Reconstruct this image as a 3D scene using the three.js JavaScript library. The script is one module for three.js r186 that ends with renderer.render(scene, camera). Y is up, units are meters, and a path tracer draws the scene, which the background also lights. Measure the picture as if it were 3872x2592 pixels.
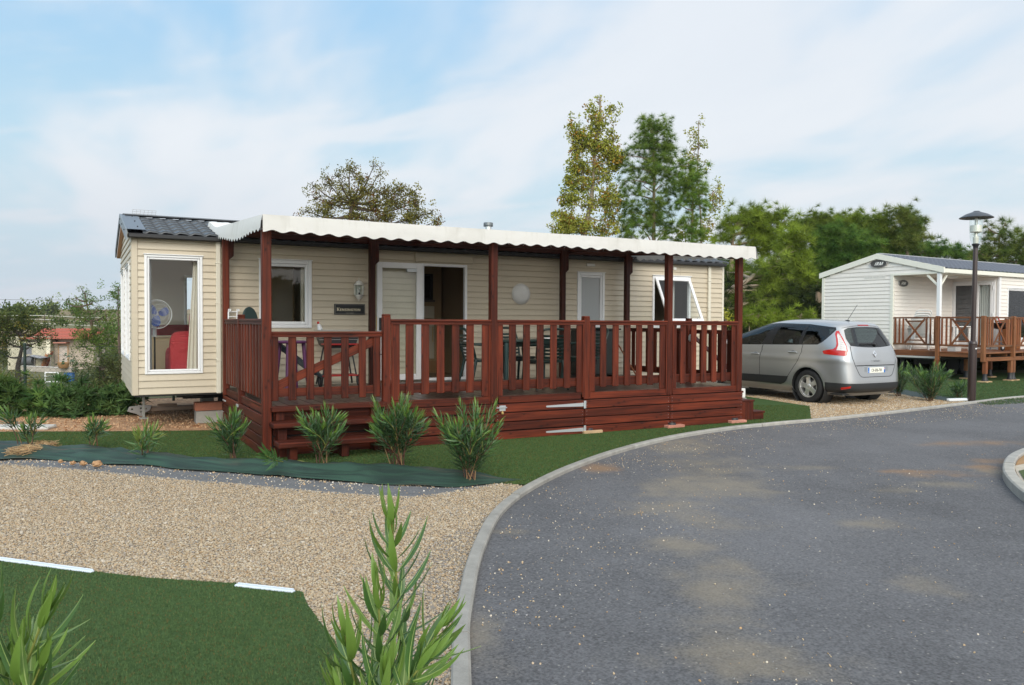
import * as THREE from 'three';
import { mergeGeometries } from 'three/addons/utils/BufferGeometryUtils.js';

// ---------- camera, sky, sun, exposure ----------
const scene = new THREE.Scene();
const FPX = 3012.5, PITCH = 0.0257, ROLL = 0.0047, EYE = 1.6;
const camera = new THREE.PerspectiveCamera(2 * Math.atan(1296 / FPX) * 180 / Math.PI, 3872 / 2592, 0.1, 4000);
camera.position.set(0, EYE, 0);
camera.rotation.set(-PITCH, 0, ROLL);
scene.add(camera);
const renderer = new THREE.WebGLRenderer({ antialias: true });
renderer.toneMapping = THREE.LinearToneMapping;
renderer.toneMappingExposure = 1.0;
renderer.shadowMap.enabled = true;

function rngOf(seed) { let a = seed >>> 0; return () => { a = (a + 0x6d2b79f5) | 0; let t = Math.imul(a ^ (a >>> 15), 1 | a); t = (t + Math.imul(t ^ (t >>> 7), 61 | t)) ^ t; return ((t ^ (t >>> 14)) >>> 0) / 4294967296; }; }
const hash2 = (x, y, s) => { let h = Math.imul(x, 374761393) + Math.imul(y, 668265263) + Math.imul(s, 974634777); h = Math.imul(h ^ (h >>> 13), 1274126177); return ((h ^ (h >>> 16)) >>> 0) / 4294967296; };
const sm = (a, b, x) => { const t = Math.min(1, Math.max(0, (x - a) / (b - a))); return t * t * (3 - 2 * t); };
const lerp = (a, b, t) => a + (b - a) * t;
const mix3 = (a, b, t) => [lerp(a[0], b[0], t), lerp(a[1], b[1], t), lerp(a[2], b[2], t)];
// value noise, optionally periodic
function vn(x, y, s = 0, px = 0, py = 0) {
  const xi = Math.floor(x), yi = Math.floor(y), fx = x - xi, fy = y - yi, u = fx * fx * (3 - 2 * fx), v = fy * fy * (3 - 2 * fy);
  const w = (i, p) => (p ? ((i % p) + p) % p : i);
  const x0 = w(xi, px), x1 = w(xi + 1, px), y0 = w(yi, py), y1 = w(yi + 1, py);
  return lerp(lerp(hash2(x0, y0, s), hash2(x1, y0, s), u), lerp(hash2(x0, y1, s), hash2(x1, y1, s), u), v);
}
function fbm(x, y, o = 4, s = 0, px = 0, py = 0) { let a = 0.5, r = 0, n = 0; for (let i = 0; i < o; i++) { r += a * vn(x, y, s + i * 17, px, py); n += a; a *= 0.5; x *= 2; y *= 2; px *= 2; py *= 2; } return r / n; }

// sky: thin high cloud over pale blue, whiter to the right
const SUN = [0.12, 0.46, 0.88];
{
  const W = 3072, H = 1536, d = new Float32Array(W * H * 4);
  for (let j = 0; j < H; j++) {
    const el = ((j + 0.5) / H - 0.5) * Math.PI, ey = Math.sin(el), ce = Math.cos(el);
    for (let i = 0; i < W; i++) {
      const ph = ((i + 0.5) / W - 0.5) * 2 * Math.PI, x = Math.cos(ph) * ce, z = Math.sin(ph) * ce, k = (j * W + i) * 4;
      let c;
      if (ey < -0.03) c = [0.2, 0.19, 0.16];
      else {
        const e = Math.max(0, ey), px = x / (e + 0.13), pz = z / (e + 0.13);
        const wx = px + 0.5 * fbm(px * 0.7, pz * 0.7, 3, 5), wz = pz + 0.9 * fbm(px * 0.6 + 9, pz * 0.6, 3, 6);
        const n1 = fbm(wx * 0.95 + 2.3, wz * 0.55 + 1.1, 5, 1), n2 = fbm(wx * 3.1 - wz * 1.2, wz * 1.3, 5, 2);
        const az = Math.atan2(x, -z);
        const bias = 0.13 * Math.sin(az * 0.9 + 0.1) + 0.03;
        let cov = sm(0.36, 0.68, n1 * 0.6 + n2 * 0.46 + bias - 0.02);
        const wisp = sm(0.5, 0.8, fbm(wx * 1.5 + wz * 1.0, wz * 3.6 - wx * 1.1, 6, 8)) * 0.8;
        cov = Math.min(1, cov + wisp * (1 - cov));
        const blue = mix3([0.58, 0.78, 0.88], [0.36, 0.63, 0.92], sm(0.08, 0.45, e));
        const cloud = mix3([0.80, 0.84, 0.90], [0.90, 0.92, 0.955], n2);
        c = mix3(blue, cloud, cov * 0.86);
        const hz = 1 - sm(0.0, 0.22, e);
        c = mix3(c, mix3([0.60, 0.645, 0.72], [0.77, 0.79, 0.83], sm(-0.6, 0.3, az)), hz * 0.7);
        const sg = Math.max(0, x * SUN[0] + ey * SUN[1] + z * SUN[2]), au = 1 + 1.9 * Math.pow((1 + sg) / 2 * (sg > 0 ? 1 : 0), 1) * sg * sg + 0.06 * sm(0.35, 1, ey);   // thin cloud glows towards the sun and overhead
        c = [c[0] * (1 + (au - 1) * 1.12), c[1] * (1 + (au - 1) * 1.0), c[2] * (1 + (au - 1) * 0.82)];
      }
      d[k] = c[0]; d[k + 1] = c[1]; d[k + 2] = c[2]; d[k + 3] = 1;
    }
  }
  const t = new THREE.DataTexture(d, W, H, THREE.RGBAFormat, THREE.FloatType);
  t.mapping = THREE.EquirectangularReflectionMapping; t.magFilter = THREE.LinearFilter; t.minFilter = THREE.LinearFilter; t.needsUpdate = true;
  scene.background = t; scene.environment = t;
}
const sun = new THREE.DirectionalLight(new THREE.Color().setRGB(1, 0.91, 0.78), 1.5);
sun.position.set(SUN[0] * 40, SUN[1] * 40, -10 + SUN[2] * 40); sun.target.position.set(0, 0, -10);
sun.castShadow = true; sun.shadow.radius = 60; sun.shadow.mapSize.set(2048, 2048);
Object.assign(sun.shadow.camera, { left: -25, right: 25, top: 25, bottom: -25, near: 1, far: 120 });
scene.add(sun, sun.target);

// ---------- pixels of the photograph (3872 x 2592) measured back onto the ground, into depth, onto walls ----------
function ray(px, py) {
  const a = px - 1936, b = 1296 - py, cr = Math.cos(ROLL), sr = Math.sin(ROLL), X = (a * cr - b * sr) / FPX, Y = (a * sr + b * cr) / FPX, cp = Math.cos(PITCH), sp = Math.sin(PITCH);
  return [X, Y * cp - sp, cp + Y * sp];
}
const G = (px, py, h = 0) => { const d = ray(px, py), t = (h - EYE) / d[1]; return [d[0] * t, d[2] * t]; };          // [X, forward] on the ground
const AT = (px, py, Z) => { const d = ray(px, py), t = Z / d[2]; return new THREE.Vector3(d[0] * t, EYE + d[1] * t, -Z); };
function toPx(X, y, Z) {
  const Y = y - EYE, cp = Math.cos(PITCH), sp = Math.sin(PITCH), yy = Y * cp + Z * sp, zz = Z * cp - Y * sp, a = FPX * X / zz, b = FPX * yy / zz, cr = Math.cos(ROLL), sr = Math.sin(ROLL);
  return [1936 + a * cr + b * sr, 1296 + a * sr - b * cr];
}
// the frame of the near home: u along its front, v away from the viewer, y up
const TH = 0.4947, HX = -5.4115, HZ = 11.36, CT = Math.cos(TH), ST = Math.sin(TH);
const HW = (u, y, v) => new THREE.Vector3(HX + u * CT - v * ST, y, -(HZ + u * ST + v * CT));

// ---------- objects ----------
const used = {};
function numbered(n) { const k = (used[n] = (used[n] ?? -1) + 1); return k ? `${n}_${String(k).padStart(3, '0')}` : n; }
function tag(o, label, category, group, kind) { o.userData.label = label; if (category) o.userData.category = category; if (group) o.userData.group = group; if (kind) o.userData.kind = kind; return o; }
function thing(name, label, category, pos = [0, 0, 0], turn = 0, group) {
  const o = new THREE.Group(); o.name = numbered(name); scene.add(o);
  if (pos.isVector3) o.position.copy(pos); else o.position.set(...pos);
  o.rotation.y = turn; return tag(o, label, category, group);
}
const homeThing = (name, label, category, u, y, v, group, turn = 0) => thing(name, label, category, HW(u, y, v), TH + turn, group);
function flat(g) {
  let r = g.index ? g.toNonIndexed() : g;
  if (!r.attributes.normal) r.computeVertexNormals();
  if (!r.attributes.uv) r.setAttribute('uv', new THREE.BufferAttribute(new Float32Array(r.attributes.position.count * 2), 2));
  for (const k of Object.keys(r.attributes)) if (!['position', 'normal', 'uv', 'color'].includes(k)) r.deleteAttribute(k);
  return r;
}
const merge = (gs) => { gs = (Array.isArray(gs) ? gs : [gs]).map(flat); const c = gs.some((g) => g.attributes.color); if (!c) return gs.length === 1 ? gs[0] : mergeGeometries(gs); for (const g of gs) if (!g.attributes.color) g.setAttribute('color', new THREE.BufferAttribute(new Float32Array(g.attributes.position.count * 3).fill(1), 3)); return mergeGeometries(gs); };
function part(name, geos, mat, parent = scene, label) {
  const m = new THREE.Mesh(Array.isArray(geos) ? merge(geos) : geos, mat);
  m.name = numbered(name); m.castShadow = m.receiveShadow = true; parent.add(m);
  if (label) m.userData.label = label;
  return m;
}
function structure(name, geos, mat, label) { const m = part(name, geos, mat); m.userData.kind = 'structure'; if (label) m.userData.label = label; return m; }
let uvSeed = rngOf(77);
// a box with chamfered edges; the grain of the map runs along its longest side
function cbox(w, h, d, c = 0.004) {
  c = Math.min(c, w / 3, h / 3, d / 3);
  const s = [w / 2, h / 2, d / 2], P = [], o1 = uvSeed() * 7, o2 = uvSeed() * 7;
  const v = (sx, sy, sz, ax) => { const q = [sx * s[0], sy * s[1], sz * s[2]], sg = [sx, sy, sz]; for (let i = 0; i < 3; i++) if (i !== ax) q[i] -= sg[i] * c; return q; };
  const tri = (a, b, e) => P.push(a, b, e), quad = (a, b, e, f) => { tri(a, b, e); tri(a, e, f); };
  const orient = (n, pts) => { const [a, b, e] = pts, ux = b[0] - a[0], uy = b[1] - a[1], uz = b[2] - a[2], vx = e[0] - a[0], vy = e[1] - a[1], vz = e[2] - a[2]; const dt = (uy * vz - uz * vy) * n[0] + (uz * vx - ux * vz) * n[1] + (ux * vy - uy * vx) * n[2]; return dt < 0 ? pts.slice().reverse() : pts; };
  for (let ax = 0; ax < 3; ax++) for (const sg of [-1, 1]) {
    const b1 = (ax + 1) % 3, b2 = (ax + 2) % 3, mk = (i, j) => { const q = [0, 0, 0]; q[ax] = sg; q[b1] = i; q[b2] = j; return v(...q, ax); };
    const n = [0, 0, 0]; n[ax] = sg; quad(...orient(n, [mk(-1, -1), mk(1, -1), mk(1, 1), mk(-1, 1)]));
  }
  for (let ax = 0; ax < 3; ax++) for (const i of [-1, 1]) for (const j of [-1, 1]) {
    const b1 = (ax + 1) % 3, b2 = (ax + 2) % 3, mk = (k, f) => { const q = [0, 0, 0]; q[ax] = k; q[b1] = i; q[b2] = j; return v(...q, f); };
    const n = [0, 0, 0]; n[b1] = i; n[b2] = j; quad(...orient(n, [mk(-1, b1), mk(1, b1), mk(1, b2), mk(-1, b2)]));
  }
  for (const i of [-1, 1]) for (const j of [-1, 1]) for (const k of [-1, 1]) tri(...orient([i, j, k], [v(i, j, k, 0), v(i, j, k, 1), v(i, j, k, 2)]));
  const g = new THREE.BufferGeometry(); g.setAttribute('position', new THREE.Float32BufferAttribute(P.flat(), 3)); g.computeVertexNormals();
  const L = w >= h && w >= d ? 0 : h >= d ? 1 : 2, nn = g.attributes.normal.array, uv = new Float32Array(P.length * 2);
  P.forEach((q, i) => { const n = [0, 1, 2].map((k) => Math.abs(nn[i * 3 + k])); const ax = n[0] >= n[1] && n[0] >= n[2] ? 0 : n[1] >= n[2] ? 1 : 2; const cross = [0, 1, 2].filter((k) => k !== L && k !== ax)[0] ?? (L === 0 ? 1 : 0); uv[i * 2] = (ax === L ? q[(L + 1) % 3] : q[L]) + o1; uv[i * 2 + 1] = q[cross] + o2 + ax * 0.31; });
  g.setAttribute('uv', new THREE.BufferAttribute(uv, 2)); return g;
}
const bx = (x0, x1, y0, y1, z0, z1, c = 0.004) => cbox(Math.abs(x1 - x0), Math.abs(y1 - y0), Math.abs(z1 - z0), c).translate((x0 + x1) / 2, (y0 + y1) / 2, (z0 + z1) / 2);
const V3 = (x, y, z) => new THREE.Vector3(x, y, z);
// a square bar between two points
function bar(a, b, w, h = w, c = 0.003) {
  const d = b.clone().sub(a), L = d.length(), m = new THREE.Matrix4(), up = Math.abs(d.y / L) > 0.99 ? V3(0, 0, 1) : V3(0, 1, 0);
  const x = d.normalize(), z = x.clone().cross(up).normalize(), y = z.clone().cross(x); m.makeBasis(x, y, z).setPosition(a.clone().add(b).multiplyScalar(0.5));
  return cbox(L, h, w, c).applyMatrix4(m);
}
function tube(pts, r, seg = 6, n = 0, r2 = r) {
  const cv = pts.length > 2 ? new THREE.CatmullRomCurve3(pts) : new THREE.LineCurve3(pts[0], pts[1]);
  n = n || (pts.length > 2 ? pts.length * 4 : 1);
  const g = new THREE.TubeGeometry(cv, n, r, seg, false);
  if (r2 !== r) { const p = g.attributes.position, c = V3(); for (let i = 0; i <= n; i++) { cv.getPointAt(i / n, c); const k = lerp(r, r2, i / n) / r; for (let j = 0; j <= seg; j++) { const q = i * (seg + 1) + j; p.setXYZ(q, c.x + (p.getX(q) - c.x) * k, c.y + (p.getY(q) - c.y) * k, c.z + (p.getZ(q) - c.z) * k); } } }
  return g;
}
const cyl = (r0, r1, h, x, y, z, seg = 18) => new THREE.CylinderGeometry(r0, r1, h, seg).translate(x, y, z);
const lathe = (pts, seg = 24) => new THREE.LatheGeometry(pts.map(([x, y]) => new THREE.Vector2(x, y)), seg);

// ---------- textures and materials ----------
const lin2s = (v) => Math.round(255 * Math.min(1, Math.max(0, v <= 0.0031308 ? v * 12.92 : 1.055 * Math.pow(v, 1 / 2.4) - 0.055)));
function tex(w, h, fn, { srgb = true, rx = 1, ry = 1 } = {}) {
  const d = new Uint8Array(w * h * 4);
  for (let j = 0; j < h; j++) for (let i = 0; i < w; i++) { const c = fn(i / w, j / h, i, j), k = (j * w + i) * 4; if (srgb) { d[k] = lin2s(c[0]); d[k + 1] = lin2s(c[1]); d[k + 2] = lin2s(c[2]); } else d[k] = d[k + 1] = d[k + 2] = Math.round(255 * Math.min(1, Math.max(0, c))); d[k + 3] = 255; }
  const t = new THREE.DataTexture(d, w, h, THREE.RGBAFormat); t.wrapS = t.wrapT = THREE.RepeatWrapping; t.magFilter = THREE.LinearFilter; t.minFilter = THREE.LinearMipmapLinearFilter; t.generateMipmaps = true;
  if (srgb) t.colorSpace = THREE.SRGBColorSpace; t.repeat.set(rx, ry); t.needsUpdate = true; return t;
}
const rgb = (c) => new THREE.Color().setRGB(c[0], c[1], c[2]);
const M = (c, rough = 0.6, o = {}) => new THREE.MeshPhysicalMaterial({ color: rgb(c), roughness: rough, side: THREE.DoubleSide, ...o });
const again = (t, rx, ry) => { const c = t.clone(); c.repeat.set(rx, ry); c.needsUpdate = true; return c; };

const grain = (dark, mid, light, seed) => {
  const R = rngOf(seed), knots = Array.from({ length: 9 }, () => [R(), R(), 0.006 + 0.014 * R()]);
  return (u, v) => {
    let warp = 0, kn = 0;
    for (const [a, b, r] of knots) { const du = Math.min(Math.abs(u - a), 1 - Math.abs(u - a)) * 1.6, dv = Math.min(Math.abs(v - b), 1 - Math.abs(v - b)) * 0.4, q = Math.hypot(du * 0.6, dv); warp += 0.02 * Math.exp(-q * q / (r * r * 6)); kn = Math.max(kn, Math.exp(-q * q / (r * r * 0.7))); }
    const w = v + warp + 0.03 * fbm(u * 3, v * 4, 2, seed, 3, 4);
    const g1 = fbm(u * 4, w * 60, 3, seed + 1, 4, 60), g2 = vn(u * 10, w * 160, seed + 2, 10, 160), g3 = fbm(u * 3, v * 5, 3, seed + 3, 3, 5);
    let c = mix3(dark, mid, sm(0.15, 0.75, g1 * 0.55 + g3 * 0.5)); c = mix3(c, light, sm(0.5, 0.95, g3 * 0.6 + g1 * 0.25 + g2 * 0.2) * 0.6);
    return mix3(c, [dark[0] * 0.45, dark[1] * 0.5, dark[2] * 0.6], kn * 0.85);
  };
};
const woodMap = tex(512, 256, grain([0.026, 0.0062, 0.0038], [0.125, 0.023, 0.0095], [0.245, 0.047, 0.0165], 11), { rx: 1 / 1.6, ry: 1 / 0.4 });
const woodBump = tex(256, 256, (u, v) => 0.5 * fbm(u * 3, v * 50, 3, 3, 3, 50) + 0.5 * vn(u * 6, v * 120, 4, 6, 120), { srgb: false, rx: 1 / 1.6, ry: 1 / 0.4 });
const wood = (k, r = 0.52) => M([k, k * 0.96, k * 0.92], r, { map: woodMap, bumpMap: woodBump, bumpScale: 0.0008, specularIntensity: 0.5 });
const WOODS = [wood(1.0), wood(0.85), wood(1.15), wood(0.72)];
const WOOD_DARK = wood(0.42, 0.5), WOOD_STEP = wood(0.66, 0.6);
const deckMap = tex(512, 256, grain([0.03, 0.012, 0.008], [0.085, 0.036, 0.024], [0.16, 0.09, 0.065], 23), { rx: 1 / 1.6, ry: 1 / 0.4 });
const DECKS = [0.9, 1.1, 1.35].map((k) => M([k, k, k], 0.3, { map: deckMap, bumpMap: woodBump, bumpScale: 0.001 }));
const pineMap = tex(512, 256, grain([0.16, 0.055, 0.018], [0.33, 0.13, 0.045], [0.45, 0.21, 0.09], 37), { rx: 1 / 1.6, ry: 1 / 0.4 });
const PINES = [[0.78, 0.74, 0.72], [0.6, 0.52, 0.48], [0.9, 0.86, 0.88], [0.72, 0.55, 0.44]].map((k) => M(k, 0.6, { map: pineMap, bumpMap: woodBump, bumpScale: 0.0008 }));
const PINE_PALE = M([1.35, 1.55, 1.9], 0.65, { map: pineMap });
const speck = tex(256, 256, (u, v) => { const n = 0.94 + 0.06 * fbm(u * 8, v * 8, 4, 41, 8, 8) * 1.2; return [n, n, n]; });
const sidingDirt = tex(512, 512, (u, v) => { const n = 0.955 + 0.09 * (fbm(u * 5, v * 3, 4, 42, 5, 3) - 0.5) - 0.04 * sm(0.55, 0.9, fbm(u * 40, v * 4, 3, 43, 40, 4)); return [n, n, n * 0.985]; }, { rx: 0.4, ry: 0.4 });
const CREAM = M([0.60, 0.52, 0.405], 0.42, { map: sidingDirt }), CREAM2 = M([0.585, 0.505, 0.39], 0.42, { map: sidingDirt }), CREAM_TRIM = M([0.70, 0.655, 0.55], 0.4);
const WHITE = M([0.82, 0.82, 0.83], 0.35), WHITE_DIRTY = M([0.76, 0.74, 0.69], 0.5);
const SIDING2 = M([0.86, 0.81, 0.765], 0.42, { map: sidingDirt }), TRIM2 = M([0.82, 0.80, 0.71], 0.42);
const BLACK = M([0.018, 0.018, 0.02], 0.45), RUBBER = M([0.02, 0.02, 0.021], 0.8), DARK = M([0.03, 0.03, 0.03], 0.7);
const STEEL = M([0.5, 0.5, 0.5], 0.38, { metalness: 0.9 }), ZINC = M([0.62, 0.65, 0.67], 0.4, { metalness: 0.7 }), BRASS = M([0.75, 0.52, 0.2], 0.35, { metalness: 0.8 });
const GLASS = new THREE.MeshPhysicalMaterial({ color: rgb([0.93, 0.97, 0.96]), roughness: 0.015, transmission: 1, thickness: 0, ior: 1.5, side: THREE.DoubleSide });
const CLOTH = M([0.75, 0.68, 0.58], 0.9, { transmission: 0.25, thickness: 0 }), NET = M([0.85, 0.85, 0.83], 0.9, { transmission: 0.45, thickness: 0 });
const concrete = tex(256, 256, (u, v) => { const n = 0.75 + 0.35 * (fbm(u * 6, v * 6, 5, 51, 6, 6) - 0.5) + 0.12 * (vn(u * 90, v * 90, 52, 90, 90) - 0.5); return [n, n * 0.985, n * 0.95]; });
const CONCRETE = M([0.46, 0.45, 0.43], 0.85, { map: concrete }), CONCRETE2 = M([0.40, 0.385, 0.36], 0.85, { map: concrete });
const CONCRETE_PALE = M([0.72, 0.7, 0.68], 0.85, { map: concrete }), BRICK = M([0.5, 0.2, 0.13], 0.85, { map: concrete });
const ROOFTILE = M([0.055, 0.062, 0.072], 0.42, { clearcoat: 0.2, clearcoatRoughness: 0.4 }), ROOFCAP = M([0.085, 0.095, 0.11], 0.45);
// thin flat print on a canvas
function printed(w, h, draw) { const c = document.createElement('canvas'); c.width = w; c.height = h; const x = c.getContext('2d'); draw(x, w, h); const t = new THREE.CanvasTexture(c); t.colorSpace = THREE.SRGBColorSpace; return t; }
// ---------- terrain ----------
function terrainH(X, Z) {
  const dX = X - HX, dZ = Z - HZ, v = -dX * ST + dZ * CT, left = sm(10, -6, X - Z * 0.02);
  let h = -0.03;
  h -= 2.1 * sm(5.2, 42, v) * left;
  h += 9.2 * sm(110, 430, Z) * left + 2 * sm(150, 500, Z) * (1 - left);
  h += (fbm(X * 0.02 + 5, Z * 0.02, 3, 60) - 0.5) * 1.6 * sm(60, 200, Z) + (fbm(X * 0.25, Z * 0.25, 2, 61) - 0.5) * 0.25 * sm(14, 24, Z);
  return h;
}
{
  const xs = [], zs = [];
  for (let i = -60; i <= 60; i++) xs.push(Math.sign(i) * (Math.abs(i) * 0.8 + Math.pow(Math.abs(i) / 60, 4) * 900));
  for (let j = -14; j <= 110; j++) zs.push(j < 0 ? j * 1.5 - Math.pow(-j / 14, 4) * 400 : j * 0.6 + Math.pow(j / 110, 4) * 900);
  const P = [], C = [], I = [];
  for (const z of zs) for (const x of xs) {
    P.push(x, terrainH(x, z), -z);
    const n = fbm(x * 0.06, z * 0.06, 4, 62), n2 = fbm(x * 0.5, z * 0.5, 3, 63);
    let c = mix3([0.055, 0.075, 0.025], [0.12, 0.115, 0.045], sm(0.35, 0.65, n2));
    const far = sm(60, 120, z); c = mix3(c, mix3([0.13, 0.12, 0.04], [0.24, 0.165, 0.075], sm(0.38, 0.62, n)), far);
    c = mix3(c, mix3([0.30, 0.19, 0.11], [0.18, 0.125, 0.06], n2), sm(220, 400, z) * 0.8);
    C.push(...c);
  }
  const nx = xs.length; for (let j = 0; j < zs.length - 1; j++) for (let i = 0; i < nx - 1; i++) { const a = j * nx + i; I.push(a, a + 1, a + nx, a + 1, a + nx + 1, a + nx); }
  const g = new THREE.BufferGeometry(); g.setAttribute('position', new THREE.Float32BufferAttribute(P, 3)); g.setAttribute('color', new THREE.Float32BufferAttribute(C, 3)); g.setIndex(I); g.computeVertexNormals();
  structure('ground', g, M([1, 1, 1], 0.95, { vertexColors: true }), 'dry grassy ground falling to a valley and rising to a far brown hill');
}
const pxs = (list) => list.map(([x, y]) => G(x, y));
function sheetGeo(poly, y, uvScale = 1) {
  const s = new THREE.Shape(poly.map(([a, b]) => new THREE.Vector2(a, b))), g = new THREE.ShapeGeometry(s);
  g.rotateX(-Math.PI / 2).translate(0, y, 0);
  const p = g.attributes.position, uv = g.attributes.uv; for (let i = 0; i < p.count; i++) uv.setXY(i, p.getX(i) * uvScale, -p.getZ(i) * uvScale);
  return g;
}
const inside = (poly, x, z) => { let c = false; for (let i = 0, j = poly.length - 1; i < poly.length; j = i++) { const [xi, zi] = poly[i], [xj, zj] = poly[j]; if (zi > z !== zj > z && x < ((xj - xi) * (z - zi)) / (zj - zi) + xi) c = !c; } return c; };
function smoothLine(pts, step) { const cv = new THREE.CatmullRomCurve3(pts.map(([x, z]) => V3(x, 0, z)), false, 'centripetal'), n = Math.max(2, Math.round(cv.getLength() / step)), o = []; for (let i = 0; i <= n; i++) { const p = cv.getPointAt(i / n); o.push([p.x, p.z]); } return o; }
function offsetLine(l, d) { return l.map((p, i) => { const a = l[Math.max(0, i - 1)], b = l[Math.min(l.length - 1, i + 1)], dx = b[0] - a[0], dz = b[1] - a[1], n = Math.hypot(dx, dz); return [p[0] - (dz / n) * d, p[1] + (dx / n) * d]; }); }

// kerb line: edge towards the road, nearest first
const s2 = (l) => l.map(([x, y]) => [x * 1.6533, y * 1.6533]);
const kerbPx = s2([[1079, 1640], [1078, 1568], [1076, 1500], [1075, 1440], [1083, 1380], [1097, 1300], [1113, 1250], [1135, 1200], [1157, 1170], [1192, 1140], [1237, 1112], [1300, 1081], [1350, 1061], [1400, 1043], [1450, 1028], [1500, 1015], [1550, 1004], [1600, 995], [1650, 987.5], [1700, 981], [1750, 976], [1800, 971], [1850, 967], [1950, 957], [2050, 946], [2150, 934], [2232, 923.5], [2342, 911]]);
const kerbIn = smoothLine([[-0.2, -2.5], [-0.2, 0.5], ...pxs(kerbPx), [16.5, 19.6], [24, 23]], 0.12);
const kerbOut = offsetLine(kerbIn, 0.09);
// road
const roadPoly = [...kerbIn, [26, 20], [26, -6], [-0.2, -6]];
{
  const X0 = -1, Z0 = -3, S = 18, W = 2048;
  // tan dust patches along the wheel line, measured in the photograph
  const dust = [[1330, 880, 60, 14], [1500, 985, 70, 16], [1390, 830, 30, 8], [1560, 1010, 60, 20], [1600, 1060, 70, 18], [1610, 1100, 60, 16], [1605, 1125, 110, 16], [1540, 1160, 110, 12], [1620, 1195, 90, 16], [1560, 1250, 70, 20], [1640, 1300, 80, 16], [1620, 1350, 70, 24], [1660, 1420, 80, 24], [1720, 1490, 110, 30], [1760, 1530, 130, 24], [1160, 1215, 36, 8], [1100, 1450, 40, 40], [2290, 1080, 80, 8], [2180, 1110, 60, 6], [2060, 1122, 50, 5], [2130, 1340, 60, 20], [1860, 1070, 50, 5], [2000, 1200, 60, 10]].map(([x, y, rx, ry]) => { const p = G(x * 1.6533, y * 1.6533), q = G((x + rx) * 1.6533, y * 1.6533), r = G(x * 1.6533, (y - ry) * 1.6533); return [p[0], p[1], q[0] - p[0], r[1] - p[1]]; });
  const orange = [[2250, 1015, 90, 6], [2300, 1055, 60, 6], [2200, 1085, 60, 7], [2260, 1070, 50, 5], [2080, 1080, 60, 4], [1370, 1070, 40, 8]].map(([x, y, rx, ry]) => { const p = G(x * 1.6533, y * 1.6533), q = G((x + rx) * 1.6533, y * 1.6533), r = G(x * 1.6533, (y - ry) * 1.6533); return [p[0], p[1], q[0] - p[0], r[1] - p[1]]; });
  const map = tex(W, W, (u, v, i, j) => {
    const x = X0 + u * S, z = Z0 + v * S;
    const g = hash2(i, j, 70), g2 = hash2(i >> 1, j >> 1, 71), broad = fbm(x * 0.55, z * 0.55, 4, 72), mid = fbm(x * 3, z * 3, 3, 73);
    let k = 0.138 + 0.06 * (broad - 0.5) + 0.03 * (mid - 0.5) + 0.075 * (g - 0.5) + 0.03 * (g2 - 0.5);
    let c = [k * 0.995, k * 0.985, k * 1.03];
    if (g > 0.996) c = [0.36, 0.34, 0.31];
    const blob = (L) => { let s = 0; for (const [a, b, rx, rz] of L) { const q = ((x - a) / rx) ** 2 + ((z - b) / rz) ** 2; if (q < 12) s += Math.exp(-q * 0.42) * (1 - s); } return s; };
    const tn = 0.45 * fbm(x * 6, z * 6, 5, 74) + 0.55 * fbm(x * 2.1, z * 2.1, 4, 75);
    const d = blob(dust); if (d > 0.02) c = mix3(c, mix3([0.23, 0.195, 0.145], [0.3, 0.255, 0.19], tn), 0.62 * sm(0.5, 0.98, d * 0.45 + tn * 0.8 + 0.12 * (g - 0.5)));
    const o = blob(orange); if (o > 0.02) c = mix3(c, [0.33, 0.19, 0.09], 0.6 * sm(0.52, 0.98, o * 0.45 + tn * 0.78 + 0.12 * (g - 0.5)));
    return c;
  });
  map.wrapS = map.wrapT = THREE.ClampToEdgeWrapping;
  const bump = tex(512, 512, (u, v, i, j) => 0.5 * hash2(i >> 1, j >> 1, 80) + 0.3 * hash2(i, j, 81) + 0.2 * vn(u * 40, v * 40, 82, 40, 40), { srgb: false, rx: S / 0.9, ry: S / 0.9 });
  const g = sheetGeo(roadPoly, 0.0); const p = g.attributes.position, uv = g.attributes.uv; for (let i = 0; i < p.count; i++) uv.setXY(i, (p.getX(i) - X0) / S, (-p.getZ(i) - Z0) / S);
  structure('road', g, M([1, 1, 1], 0.88, { map, bumpMap: bump, bumpScale: 0.0035, specularIntensity: 0.4 }), 'grey chip-sealed asphalt road curving to the right with sandy dust patches');
}
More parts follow.
